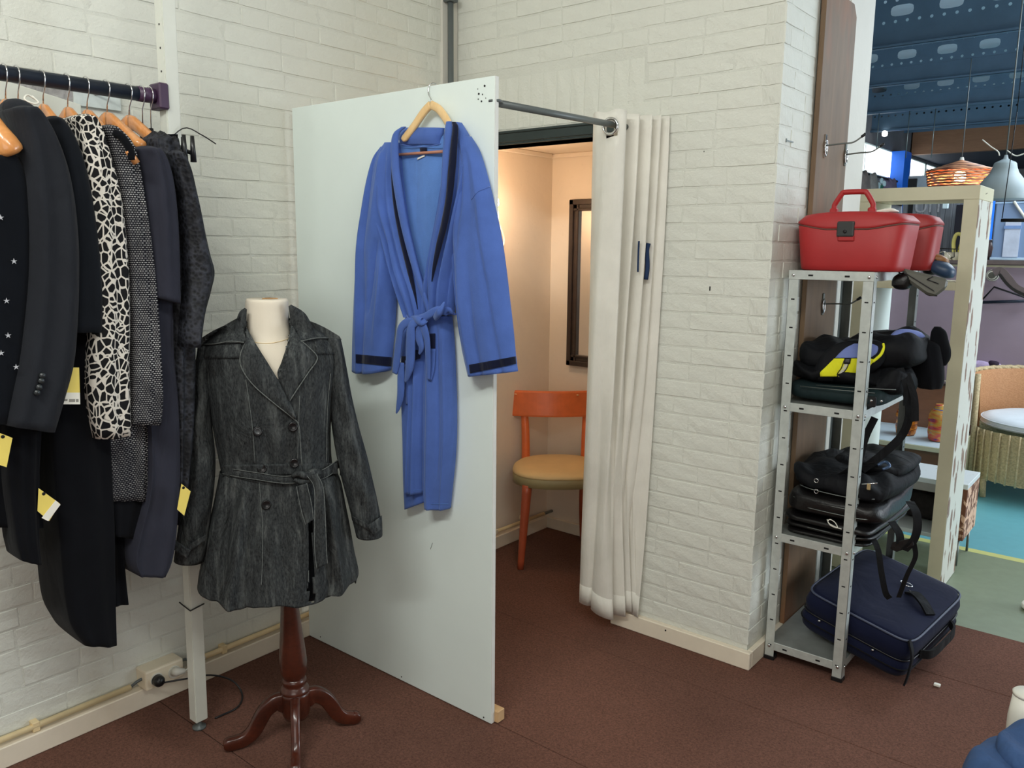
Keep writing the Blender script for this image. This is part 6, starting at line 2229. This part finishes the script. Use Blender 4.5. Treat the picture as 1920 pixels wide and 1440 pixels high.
# ------------------------------------------------------------------ mauve half wall with ledge
hw = struct(empty('wall_half', (-.6, 6.45, 0)))
box('mauve_panel', (-4.0, 6.42, 0), (3.2, 6.50, 1.418), M['mauve'], hw)
box('ledge', (-4.0, 6.36, 1.418), (3.2, 6.56, 1.448), M['ledge_brown'], hw, bev=.003)
box('white_strip', (-4.0, 6.415, 1.400), (3.2, 6.4195, 1.414), M['cream_lam'], hw)
cl_ = struct(box('trim_7', (-1.93, 6.30, 0), (-1.72, 6.418, 1.40), M['white_board']))
# items on the ledge
t = NT('milky_plastic')
t.b.inputs['Alpha'].default_value = 1
t.b.inputs['Transmission Weight'].default_value = .35
mp_ = t.fin(rgb(150, 176, 214, 1.15), .15)
g = thing('plastic_storage_box', at(1900, 485, 1, 6.4), 'large pale blue translucent storage box standing on the half wall ledge', 'box')
q0, q1 = at(1858, 482, 1, 6.40), at(1990, 378, 1, 6.40)
bm = bmesh.new()
bm_box(bm, (q0.x, 6.38, 1.45), (q1.x, 6.54, q1.z), .008, seg=2)
bmobj('shell', bm, mp_, g)
box('rim', (q0.x - .004, 6.376, 1.449), (q1.x, 6.545, 1.466), simple('pale_blue_rim', rgb(180, 204, 228), .3), g, bev=.002)
box('rim', (q0.x - .004, 6.376, q1.z - .006), (q1.x, 6.545, q1.z + .006), simple('pale_blue_rim2', rgb(160, 186, 216), .3), g, bev=.002)
tube('white_strut', [at(1901, 378, 1, 6.37), at(1922, 408, 1, 6.37)], .009, M['white_plastic'], g, n=8)
bq = at(1898, 437, 1, 6.372)
box('white_label', (bq.x - .045, 6.372, 1.47), (bq.x + .045, 6.377, 1.70), simple('pale_label', rgb(196, 204, 224), .5), g)
box('label_clip', (bq.x - .05, 6.366, 1.655), (bq.x + .05, 6.3725, 1.675), simple('blue_label', rgb(120, 150, 200), .4), g)
g = thing('dark_round_object', at(1856, 470, 1, 6.42), 'small dark brown round jar on the ledge beside the storage box', 'jar')
c = at(1853, 484, 1, 6.42)
c.z = 1.449
lathe('jar', [(.03, 0), (.045, .03), (.05, .08), (.04, .12), (.02, .135)], c, simple('jar_brown', rgb(58, 42, 44), .3), g, n=20)
# tall grey wood cabinet with sign and dark screen behind the shelf unit
t = NT('grey_boards')
n = t.noise(t.coord((16, 4, .8)), 2, 4, .6)
M['greywood'] = t.fin(t.ramp(n, [(.3, rgb(86, 92, 100)), (.7, rgb(130, 134, 142))]), .6)
g = thing('grey_board_wall', (-1.2, 6.58, 1.45), 'grey washed wooden boards carrying faded letters above the mauve half wall', 'board')
x0 = at(1690, 430, 1, 6.62).x
x1 = at(1812, 430, 1, 6.62).x
nb_ = 9
GT = at(1750, 358, 1, 6.6).z
for i in range(nb_):
    a = lerp(x0, x1, i / nb_)
    b = lerp(x0, x1, (i + 1) / nb_)
    box('plank', (a + .001, 6.60, 1.449), (b - .001, 6.63, GT), M['greywood'], g, bev=.0015)
M['letter'] = simple('faded_letter', rgb(150, 152, 158), .7, var=.2, vscale=60)
q = at(1742, 388, 1, 6.597)
text_mesh('lettering', 'UIT', .13, M['letter'], (q.x, 6.598, q.z), (1, 0, 0), (0, 0, 1), g)
q = at(1708, 388, 1, 6.597)
box('black_slot', (q.x - .018, 6.595, q.z - .10), (q.x + .014, 6.5995, q.z + .05), M['hole'], g)
g = thing('letter_sign', (-2.0, 6.6, 1.5), 'dark sign with faded letters UZE beside the cubicle wall end', 'sign')
q0, q1 = at(1604, 372, 1, 6.62), at(1655, 400, 1, 6.62)
box('board', (q0.x - .1, 6.60, 1.449), (q1.x, 6.63, GT), simple('dark_grey_sign', rgb(74, 84, 96), .6, var=.15), g, bev=.001)
q = at(1627, 388, 1, 6.597)
text_mesh('lettering', 'UZE', .12, simple('pale_letter', rgb(130, 128, 138), .7), (q.x, 6.598, q.z), (1, 0, 0), (0, 0, 1), g)
g = thing('grey_flap', (-1.6, 6.5, 1.6), 'pale grey slanted panel with a black top edge behind the red case', 'panel')
pp_ = [at(x, y, 1, 6.5) for x, y in ((1655, 376), (1690, 384), (1690, 487), (1655, 490))]
poly_prism('panel', pp_, (0, .02, 0), simple('pale_grey_panel', rgb(136, 142, 154), .4), g)
tube('black_edge', [at(1652, 375, 1, 6.49), at(1691, 385, 1, 6.49)], .008, M['black_metal'], g, n=6)
g = thing('dark_screen', (-1.0, 6.5, 1.5), 'tall dark navy panel with a white clip standing on the half wall ledge', 'panel')
q0, q1 = at(1784, 485, 1, 6.5), at(1803, 384, 1, 6.5)
box('panel', (q0.x, 6.49, 1.449), (q1.x + .05, 6.53, q1.z), simple('dark_navy_panel', rgb(12, 16, 34), .3), g, bev=.003)
q = at(1773, 386, 1, 6.47)
box('white_clip', (q.x - .018, 6.455, q.z - .020), (q.x + .018, 6.485, q.z + .018), simple('pale_clip', rgb(200, 218, 228), .4), g, bev=.003)

# ------------------------------------------------------------------ wicker tub chair with cushion
M['wicker'] = simple('pale_wicker', rgb(176, 158, 122), .6, var=.28, vscale=90, bs=.5, bscale=160, bdist=.004)
t = NT('fine_brown_weave')
v = t.coord((1, 1, 1))
n = t.noise(t.coord((90, 90, 260)), 1, 2)
M['weave'] = t.fin(t.ramp(n, [(.3, rgb(168, 118, 80)), (.7, rgb(194, 146, 104))]), .6, 0, t.bump(n, .4, .003))
wc = thing('wicker_chair', (-.54, 5.98, 0), 'wicker tub chair with a white seat cushion in the hall', 'armchair')
WCx, WCy, WR = -.540, 5.90, .42
Z_ = Vector((0, 0, 1))
# strands: real ribs and rings
def wpt(a, z, r):
    return Vector((WCx + r * math.cos(a), WCy + r * math.sin(a) * .92, z))


V, F = [], []
NA, NZ = 120, 22
for j in range(NZ + 1):          # lower skirt, all round
    z = lerp(.12, .43, j / NZ)
    for i in range(NA):
        a = 2 * PI * i / NA
        r = WR * (1.0 - .05 * (1 - j / NZ)) + .006 * math.sin(i * PI / 2) * (1 if j % 2 else -1)
        V.append(wpt(a, z, r))
for j in range(NZ):
    for i in range(NA):
        F.append((j * NA + i, j * NA + (i + 1) % NA, (j + 1) * NA + (i + 1) % NA, (j + 1) * NA + i))
o = mk('skirt_weave', V, F, M['wicker'], wc, smooth=True)
ribs = bmesh.new()
V, F = [], []
for i in range(46):
    a = 2 * PI * i / 46
    v1, f1 = tube_geo([wpt(a, z, WR * 1.0 + .004) for z in (.12, .2, .3, .43)], .006, 6)
    b = len(V)
    V += v1
    F += [tuple(b + k for k in f) for f in f1]
o = mk('skirt_ribs', V, F, M['wicker'], wc, smooth=True)
o['kind'] = 'stuff'
# back / arms: curved shell from left arm round to right arm
V, F = [], []
NA2, NZ2 = 80, 16


def back_h(a):  # a from front-left arm round the back; 0..1
    return .72 + .03 * math.sin(PI * a)


for layer, rr in (('inner', .96), ('outer', 1.04)):
    V, F = [], []
    for j in range(NZ2 + 1):
        for i in range(NA2 + 1):
            u = i / NA2
            a = lerp(R(215), R(-35), u)
            zt_ = back_h(u)
            z = lerp(.43, zt_, j / NZ2)
            V.append(wpt(a, z, WR * rr * (1 + .05 * (j / NZ2))))
    for j in range(NZ2):
        for i in range(NA2):
            q = j * (NA2 + 1) + i
            F.append((q, q + 1, q + NA2 + 2, q + NA2 + 1))
    mk('back_' + layer, V, F, M['weave'] if layer == 'inner' else M['wicker'], wc, smooth=True)
V, F = [], []
for s in range(2):
    P = []
    for i in range(NA2 + 1):
        u = i / NA2
        a = lerp(R(215), R(-35), u)
        P.append(wpt(a, back_h(u) + .004 + .006 * math.sin(i * 1.3 + s * PI), WR * 1.05 + .006 * math.cos(i * 1.3 + s * PI)))
    v1, f1 = tube_geo(P, .013, 8)
    b = len(V)
    V += v1
    F += [tuple(b + k for k in f) for f in f1]
mk('braided_rim', V, F, M['wicker'], wc, smooth=True)
for a in (R(215), R(-35)):
    tube('arm_post', [wpt(a, .12, WR * 1.02), wpt(a, .76, WR * 1.05)], .016, M['wicker'], wc, n=10)
for a in (R(45), R(135), R(225), R(315)):
    tube('leg', [wpt(a, 0, WR * .9), wpt(a, .13, WR * .92)], .018, M['wicker'], wc, n=10)
q = at(1882, 698, 1, 5.98 + .3)
tg_ = box('paper_label', (-.66, 6.315, .735), (-.585, 6.32, .765), M['card_w'], wc)
cu = thing('seat_cushion', (WCx, WCy, .43), 'round white piped cushion on the wicker chair seat', 'cushion')
M['cush'] = fabric('white_cushion', rgb(206, 214, 222, 1.15), .8, .04, wrs=.1)
V = []
prof = [(.30, .432), (.345, .44), (.352, .455), (.352, .475), (.345, .488), (.29, .502), (.15, .512), (.01, .514)]
lathe('pad', [(r, z - .43) for r, z in prof], (WCx, WCy, .43), M['cush'], cu, n=48)
for z in (.452, .478):
    tube('piping', [Vector((WCx + .355 * math.cos(a), WCy + .355 * math.sin(a), z)) for a in [2 * PI * i / 40 for i in range(40)]], .004, M['cush'], cu, n=6, closed=True)
g = thing('pink_cushion', (-.95, 6.2, .8), 'lilac and pink patterned cushion with a dark corner behind the wicker chair', 'cushion')
pillow('body', at(1848, 695, 1, 6.37), (.20, .08, .13), simple('lilac_pattern', rgb(196, 176, 214, 1.1), .8, var=.25, vscale=30), g, p=.7, lump=.006, seed=80)
pillow('dark_corner', at(1863, 686, 1, 6.36), (.07, .06, .07), simple('dark_purple', rgb(40, 26, 46), .8), g, p=.8, lump=.003, seed=81)
g = thing('side_table', (-.95, 6.25, 0), 'small white table under the lilac cushion', 'table')
zc = at(1848, 715, 1, 6.37).z - .02
box('table_top', (-1.35, 6.24, zc - .02), (-.80, 6.36, zc), M['cream_lam'], g, bev=.002)
for x in (-1.33, -.82):
    box('leg', (x - .012, 6.27, 0), (x + .012, 6.295, zc - .02), M['cream_lam'], g)

# hanger and steel coat hook on the mauve wall
g = thing('white_knob_hook', at(1862, 516, 1, 6.38), 'white-ringed round coat knob on the mauve half wall', 'hook')
c = at(1861, 516, 1, 6.40)
for k, (yy, r, m_) in enumerate(((0, .040, 'white_plastic'), (-.01, .034, 'black_metal'), (-.02, .030, 'white_plastic'), (-.03, .022, 'bag_olive'))):
    V_, Fc = tube_geo([c + Vector((0, yy + .01, 0)), c + Vector((0, yy, 0))], r, 18)
    mk('ring', V_, Fc, M[m_], g, smooth=False)
g = thing('hanging_leather_bag', at(1885, 530, 1, 6.34), 'grey brown leather strap bag hanging from the white-ringed knob', 'bag')
webbing('strap', [at(1863, 512, 1, 6.34), at(1876, 508, 1, 6.34), at(1890, 522, 1, 6.34), at(1905, 540, 1, 6.34), at(1930, 552, 1, 6.34)], .05, simple('taupe_leather', rgb(96, 84, 84), .4), g, th=.012, wd=(0, 0, 1))
webbing('strap', [at(1874, 514, 1, 6.33), at(1888, 532, 1, 6.33), at(1904, 545, 1, 6.33), at(1930, 556, 1, 6.33)], .018, M['bag_leather'], g, th=.01, wd=(0, 0, 1))
g = thing('trouser_hanger', at(1885, 560, 1, 6.38), 'dark blue metal trouser hanger on the mauve wall', 'hanger')
tube('bar', [at(1838, 567, 1, 6.39), at(1935, 564, 1, 6.39)], .010, M['rail_navy'], g, n=8)
tube('arm', [at(1838, 566, 1, 6.39), at(1864, 538, 1, 6.39), at(1935, 562, 1, 6.39)], .006, M['black_metal'], g, n=8)

# black wire swing bar hanging in front of the storage box
g = thing('hanging_display_bar', at(1890, 410, 1, 4.6), 'black bar hung on a thin black wire at the right photo edge', 'display bar')
tube('wire', [at(1907, 210, 1, 4.6), at(1879, 409, 1, 4.6)], .0022, M['black_metal'], g, n=6)
tube('bar', [at(1877, 413, 1, 4.6), at(1960, 413, 1, 4.6)], .0085, M['black_metal'], g, n=8)
tube('wire', [at(1907, 210, 1, 4.6), Vector((at(1907, 210, 1, 4.6).x, 4.6, 3.0))], .0022, M['black_metal'], g, n=6)

# ------------------------------------------------------------------ pendant lamps
g = thing('wicker_pendant_lamp', at(1803, 320, 1, 7.5), 'wide woven pendant lamp glowing orange with a bare bulb', 'lamp')
t = NT('woven_shade')
n = t.noise(t.coord((9, 9, 75)), 1, 2, .5)
M['shade'] = t.fin(t.ramp(n, [(.4, rgb(110, 60, 40)), (.6, rgb(214, 150, 110))]), .6, 0, t.bump(n, .5, .004))
t.b.inputs['Transmission Weight'].default_value = .0
c = at(1803, 302, 1, 7.5)
s_ = c.z
V, F = [], []
# open drum: ring stack of woven hoops
hoops = bmesh.new()
for k in range(13):
    z = s_ - .075 - k * .021
    rr = .245 - .0035 * k
    P = [Vector((c.x + rr * math.cos(a), c.y + rr * math.sin(a), z + .003 * math.sin(a * 18 + k * 2))) for a in [2 * PI * i / 48 for i in range(48)]]
    v1, f1 = tube_geo(P, .0085, 6, closed=True)
    b = len(V)
    V += v1
    F += [tuple(b + q for q in f) for f in f1]
mk('woven_drum', V, F, M['shade'], g, smooth=True)
lathe('shade_top', [(.250, -.078), (.244, -.070), (.02, .004), (.015, .012)], c, M['shade'], g, n=40)
lathe('lamp_holder', [(.018, -.05), (.02, .0), (.012, .03)], c, M['white_plastic'], g, n=14)
t = NT('lamp_glow')
t.b.inputs['Emission Color'].default_value = (1, .66, .32, 1)
t.b.inputs['Emission Strength'].default_value = 14
lathe('bulb', [(.01, -.17), (.035, -.155), (.045, -.125), (.032, -.08), (.018, -.05)], c, t.fin((1, .9, .7, 1)), g, n=18)
tube('cord', [c + Vector((0, 0, .02)), Vector((c.x, c.y, 3.0))], .004, M['pipe_grey'], g, n=6)
l_ = bpy.data.lights.new('pendant_light', 'POINT')
l_.energy = 22
l_.color = (1, .62, .3)
l_.shadow_soft_size = .04
lo_ = bpy.data.objects.new('pendant_light', l_)
COL.objects.link(lo_)
lo_.location = c + Vector((0, 0, -.2))
g = thing('grey_pendant_lamp', at(1885, 340, 1, 5.2), 'large matt grey bell-shaped pendant lamp right of the woven one', 'lamp')
M['greyshade'] = simple('matt_grey_shade', rgb(140, 154, 160), .5, var=.04)
cx0 = at(1878, 372, 1, 5.2)
k = (at(1930, 372, 1, 5.2) - at(1878, 372, 1, 5.2)).length / 52
lathe('shade', [(k * r, (372 - y) * k) for r, y in ((51, 375), (52, 373), (52, 362), (49, 350), (43, 338), (35, 327), (28, 318), (24, 308), (22, 299), (20, 296), (12, 292), (5, 288), (3, 280))], cx0, M['greyshade'], g, n=40)
tube('cord', [cx0 + Vector((0, 0, 90 * k)), Vector((cx0.x, cx0.y, 3.0))], .004, M['pipe_grey'], g, n=6)
tube('cord_knot', smooth_path([at(1842, 262, 1, 5.2), at(1858, 275, 1, 5.2), at(1871, 284, 1, 5.2), at(1874, 292, 1, 5.2)], 12), .0035, M['white_plastic'], g, n=6)
tube('cord_loop', smooth_path([at(1888, 282, 1, 5.2), at(1905, 292, 1, 5.2), at(1925, 286, 1, 5.2)], 10), .0035, M['white_plastic'], g, n=6)

# ------------------------------------------------------------------ ceiling of the hall: perforated purlins
M['purlin'] = simple('blue_grey_purlin', rgb(84, 108, 128, 1.1), .45, .1, var=.10, vscale=5)
M['deck'] = simple('pale_roof_deck', rgb(196, 206, 216, 1.1), .7, var=.03)
struct(box('ceiling', (-4.4, 3.75, 3.62), (3.4, 19, 3.70), M['deck']))
struct(box('ceiling', (-3.2, -1.6, 3.15), (3.4, 3.60, 3.24), M['paint_end']))


def hole_cell(V, F, x0, x1, z0, z1, rx, rz, y, n=12, p=1.0):
    """rect cell with a rounded hole, thickness in y"""
    cx, cz = (x0 + x1) / 2, (z0 + z1) / 2
    b = len(V)
    for i in range(n):
        a = 2 * PI * i / n
        V.append((cx + rx * spow(math.cos(a), p), y, cz + rz * spow(math.sin(a), p)))
    for i in range(n):
        a = 2 * PI * i / n
        c, s = math.cos(a), math.sin(a)
        m_ = max(abs(c), abs(s))
        V.append((cx + (x1 - x0) / 2 * c / m_, y, cz + (z1 - z0) / 2 * s / m_))
    for i in range(n):
        j = (i + 1) % n
        F.append((b + i, b + j, b + n + j, b + n + i))


pur = 0
for Y in (5.35, 6.80, 8.30, 9.86, 11.35, 12.9):
    V, F = [], []
    X0_, X1_ = -4.3, 3.3
    zb = 3.0
    x = X0_
    if Y < 11.5:
        while x < X1_:
            hole_cell(V, F, x, x + .33, zb + .215, zb + .315, .080, .040, Y, 16, .6)
            x += .33
        x = X0_
        while x < X1_:
            hole_cell(V, F, x, x + .0825, zb + .165, zb + .215, .012, .012, Y, 8)
            hole_cell(V, F, x, x + .0825, zb + .315, zb + .365, .012, .012, Y, 8)
            x += .0825
    else:
        V += [(X0_, Y, zb + .165), (X1_, Y, zb + .165), (X1_, Y, zb + .365), (X0_, Y, zb + .365)]
        F.append((0, 1, 2, 3))
    b = len(V)
    XE = x
    V += [(X0_, Y, zb), (XE, Y, zb), (XE, Y, zb + .165), (X0_, Y, zb + .165), (X0_, Y, zb + .365), (XE, Y, zb + .365), (XE, Y, zb + .44), (X0_, Y, zb + .44)]
    F += [(b, b + 1, b + 2, b + 3), (b + 4, b + 5, b + 6, b + 7)]
    b = len(V)
    for dy, dz in ((-.05, 0), (.0, 0)):
        V += [(X0_, Y + dy, zb + dz), (XE, Y + dy, zb + dz)]
    F += [(b, b + 1, b + 3, b + 2)]
    b = len(V)
    V += [(X0_, Y - .05, zb), (XE, Y - .05, zb), (XE, Y - .05, zb + .02), (X0_, Y - .05, zb + .02)]
    F += [(b, b + 1, b + 2, b + 3)]
    b = len(V)
    V += [(X0_, Y, zb + .44), (XE, Y, zb + .44), (XE, Y + .06, zb + .44), (X0_, Y + .06, zb + .44)]
    F += [(b, b + 1, b + 2, b + 3)]
    o = mk('ceiling_purlin', V, F, M['purlin'])
    m = o.modifiers.new('solid', 'SOLIDIFY')
    m.thickness = .003
    struct(o)
    o.name = 'trim_%d' % (20 + pur)
    pur += 1
# timber beam beyond and dark soffit
struct(box('trim_30', (-3.28, 13.3, 2.90), (3.3, 13.42, 3.32), wood('orange_beam', rgb(120, 84, 60), rgb(150, 108, 78), .6, (.5, 3, 3), coat=0)))
struct(box('ceiling', (-4.3, 13.42, 2.90), (3.3, 19, 2.98), simple('dark_soffit', rgb(54, 56, 66), .7)))

# far walls, bright windows on the left side
wf = struct(box('wall_far', (-4.3, 16.5, 0), (3.3, 16.6, 3.6), simple('far_grey_wall', rgb(120, 116, 116), .8, var=.15, vscale=2)))
WX = -3.3
wlx = struct(empty('wall_hall_left', (WX, 11, 0)))
M['darkwall'] = simple('dark_grey_hall_wall', rgb(96, 94, 98), .8, var=.2, vscale=3)
t = NT('daylight_glass')
t.b.inputs['Emission Color'].default_value = (.93, .98, 1, 1)
t.b.inputs['Emission Strength'].default_value = 2.2
M['daywin'] = t.fin((.9, .95, 1, 1), .2)
ZB_, ZT_ = 2.49, 2.86
box('wall_below', (WX - .1, 3.61, 0), (WX, 16.5, ZB_), M['darkwall'], wlx)
box('wall_above', (WX - .1, 3.61, ZT_), (WX, 16.5, 3.6), M['darkwall'], wlx)
box('wall_before', (WX - .1, 3.61, ZB_), (WX, 10.2, ZT_), M['darkwall'], wlx)
barm = simple('blue_grey_bar', rgb(150, 170, 200))
fm = M['white_board']
for i, (a, b) in enumerate(((10.2, 12.9), (12.95, 14.25), (14.3, 14.95))):
    wn = struct(empty('window_%d' % (i + 1), (WX, (a + b) / 2, ZB_)))
    box('pane', (WX - .03, a + .02, ZB_ + .01), (WX - .025, b - .02, ZT_ - .01), M['daywin'], wn)
    box('window_frame', (WX - .04, a, ZB_), (WX + .01, a + .02, ZT_), fm, wn)
    box('window_frame', (WX - .04, b - .02, ZB_), (WX + .01, b, ZT_), fm, wn)
    box('window_frame', (WX - .04, a, ZB_), (WX + .01, b, ZB_ + .015), fm, wn)
    box('window_frame', (WX - .04, a, ZT_ - .015), (WX + .01, b, ZT_), fm, wn)
    if i == 0:
        box('glazing_bar', (WX - .03, 11.2, ZB_), (WX - .01, 11.22, ZT_), fm, wn)
    if i == 2:
        for k in range(5):
            box('glazing_bar', (WX - .03, 14.32, ZB_ + .05 + k * .06), (WX - .01, 14.93, ZB_ + .06 + k * .06), barm, wn)
struct(box('wall_strip', (WX - .1, 14.95, ZB_), (WX, 16.5, ZT_), simple('pale_blue_reveal', rgb(170, 184, 224), .6)))
bcx = at(1690, 320, 0, -3.2)
bc = struct(box('trim_31', (-3.29, bcx.y - .20, 0), (-3.12, bcx.y + .14, 2.86), M['blue_paint']))
bc2 = struct(box('trim_32', (at(1851, 430, 1, 7.2).x - .04, 7.2, 0), (at(1851, 430, 1, 7.2).x + .02, 7.3, at(1851, 376, 1, 7.2).z), M['blue_paint']))
# clothes and an ornament glimpsed below the windows, hanging from a wall rail
RXX = -2.98
gy = lambda px: at(px, 340, 0, RXX)
rl = thing('wall_garment_rail', (-3.1, 10.5, 2.40), 'thin dark garment rail on brackets under the bright hall windows', 'rail')
rz_ = at(1625, 326, 0, RXX).z
ya, yb = at(1600, 326, 0, RXX).y, at(1682, 340, 0, RXX).y
tube('bar', [(RXX, ya, rz_), (RXX, yb, rz_)], .014, M['black_metal'], rl, n=8)
for y in (ya + .1, yb - .05):
    tube('bracket', [(WX + .001, y, rz_), (RXX, y, rz_)], .01, M['black_metal'], rl, n=8)
for i, (px, sx, sz, col, lb) in enumerate(((1615, .30, .62, (88, 78, 74), 'brown garment hung high beside the cubicle wall end'),
                                           (1632, .26, .58, (104, 100, 96), 'grey garment hanging second from the wall end under the windows'),
                                           (1668, .30, .60, (86, 76, 96), 'muted purple garment hanging left of the blue column'))):
    c = gy(px)
    c.z = rz_ - sz / 2 + .01
    g = thing('hanging_garment', c - Vector((0, 0, sz / 2)), lb, 'garment')
    pillow('cloth', c, (.16, sx * 1.3, sz), simple('garment_cloth', rgb(*col), .85, var=.3, vscale=9), g, p=.7, lump=.02, seed=90 + i)
c = gy(1651)
c.z = rz_ - .16
g = thing('green_ornament', c, 'green and white rosette ornament hanging under the hall windows', 'ornament')
tube('string', [c, Vector((c.x, c.y, rz_))], .006, M['white_plastic'], g, n=6)
pillow('centre', c, (.06, .16, .14), simple('ornament_green', rgb(30, 92, 74), .5), g, p=.9, lump=.01, seed=95)
owm = simple('ornament_white', rgb(180, 200, 204), .5)
for k in range(7):
    a = 2 * PI * k / 7
    pillow('petal', c + Vector((.02, .15 * math.cos(a), .12 * math.sin(a))), (.03, .10, .07), owm, g, p=.9, lump=.004, seed=96 + k)
g = thing('grey_crate', at(1725, 345, 1, 10.2), 'grey display panel with a dark notch right of the blue column', 'panel')
q0, q1 = at(1701, 362, 1, 10.3), at(1760, 328, 1, 10.3)
box('panel', (q0.x, 10.3, 0), (q1.x, 10.36, q1.z), simple('display_grey', rgb(128, 136, 144), .6), g)
q = at(1712, 340, 1, 10.28)
box('dark_notch', (q.x - .05, 10.27, q.z - .1), (q.x + .04, 10.30, q.z + .03), M['hole'], g)
# small round spot lamp and chains
for px in (1645, 1700, 1748):
    b = at(px - 2, 296 if px > 1650 else 280, 1, 9.83)
    g = tag(tube('hanging_chain', [Vector((b.x, 9.835, 3.005)), b], .005, M['steel_dark'], n=6),
            {1645: 'thin grey chain hanging left of the blue column, nearest the wall end', 1700: 'thin grey chain hanging straight above the blue column', 1748: 'thin grey chain between blue column and woven lamp'}[px], 'chain')
c = at(1659, 250, 1, 11.32)
spz = c.z
t = NT('spot_glow')
t.b.inputs['Emission Color'].default_value = (1, .97, .9, 1)
t.b.inputs['Emission Strength'].default_value = 6
tag(lathe('spot_lamp', [(.01, -.04), (.03, -.03), (.035, 0), (.025, .03), (.01, .04), (.008, 3.01 - spz)], c, t.fin((1, 1, 1, 1)), n=16), 'small round white spot lamp glowing under the dark ceiling', 'lamp')

# right boundary of the hall, out of the picture
struct(box('wall_hall_right', (3.3, -1.6, 0), (3.4, 19, 3.6), M['paint_end']))

# ------------------------------------------------------------------ things at the bottom right corner
M['jeans'] = fabric('blue_denim', rgb(58, 82, 122), .85, .18, wr=14, wrs=.6)
g = thing('folded_jeans', (-.17, 1.95, .4), 'blue denim garment heaped at the bottom right corner of the photo', 'jeans')
pillow('heap', (-.115, 1.86, .40), (.26, .34, .13), M['jeans'], g, p=.8, lump=.010, seed=97)
pillow('upper_fold', (-.10, 1.93, .44), (.20, .22, .10), M['jeans'], g, p=.8, lump=.010, seed=98)
g = thing('white_stool', (-.05, 1.98, 0), 'white stool under the denim heap at the bottom right photo edge', 'stool')
box('seat', (-.19, 1.74, .31), (.22, 2.20, .335), M['white_plastic'], g, bev=.006)
for x in (-.15, .18):
    for y in (1.78, 2.16):
        tube('leg', [(x, y, 0), (x, y, .31)], .014, M['white_plastic'], g, n=10)
mq = at(1926, 1320, 1, 2.1)
g = thing('white_canister', (mq.x, 2.1, .335), 'white cylindrical canister on the white stool at the right photo edge', 'canister')
lathe('canister_body', [(.034, 0), (.036, .004), (.036, .10), (.030, mq.z - .335 + .02)], (mq.x, 2.1, .3355), M['white_plastic'], g, n=24)
lathe('canister_lid', [(.031, 0), (.032, .006), (.028, .010)], (mq.x, 2.1, mq.z + .02), M['white_plastic'], g, n=24)
sn = thing('white_trainer', (-.36, 3.93, 0), 'white trainer shoe on the green floor at the right photo edge', 'shoe')
pillow('sole', (-.295, 3.95, .014), (.16, .10, .028), M['white_plastic'], sn, p=.7, pz=.4, lump=.001, seed=99)
pillow('upper', (-.285, 3.95, .045), (.135, .085, .07), M['cush'], sn, p=.8, pz=.8, lump=.003, seed=100)
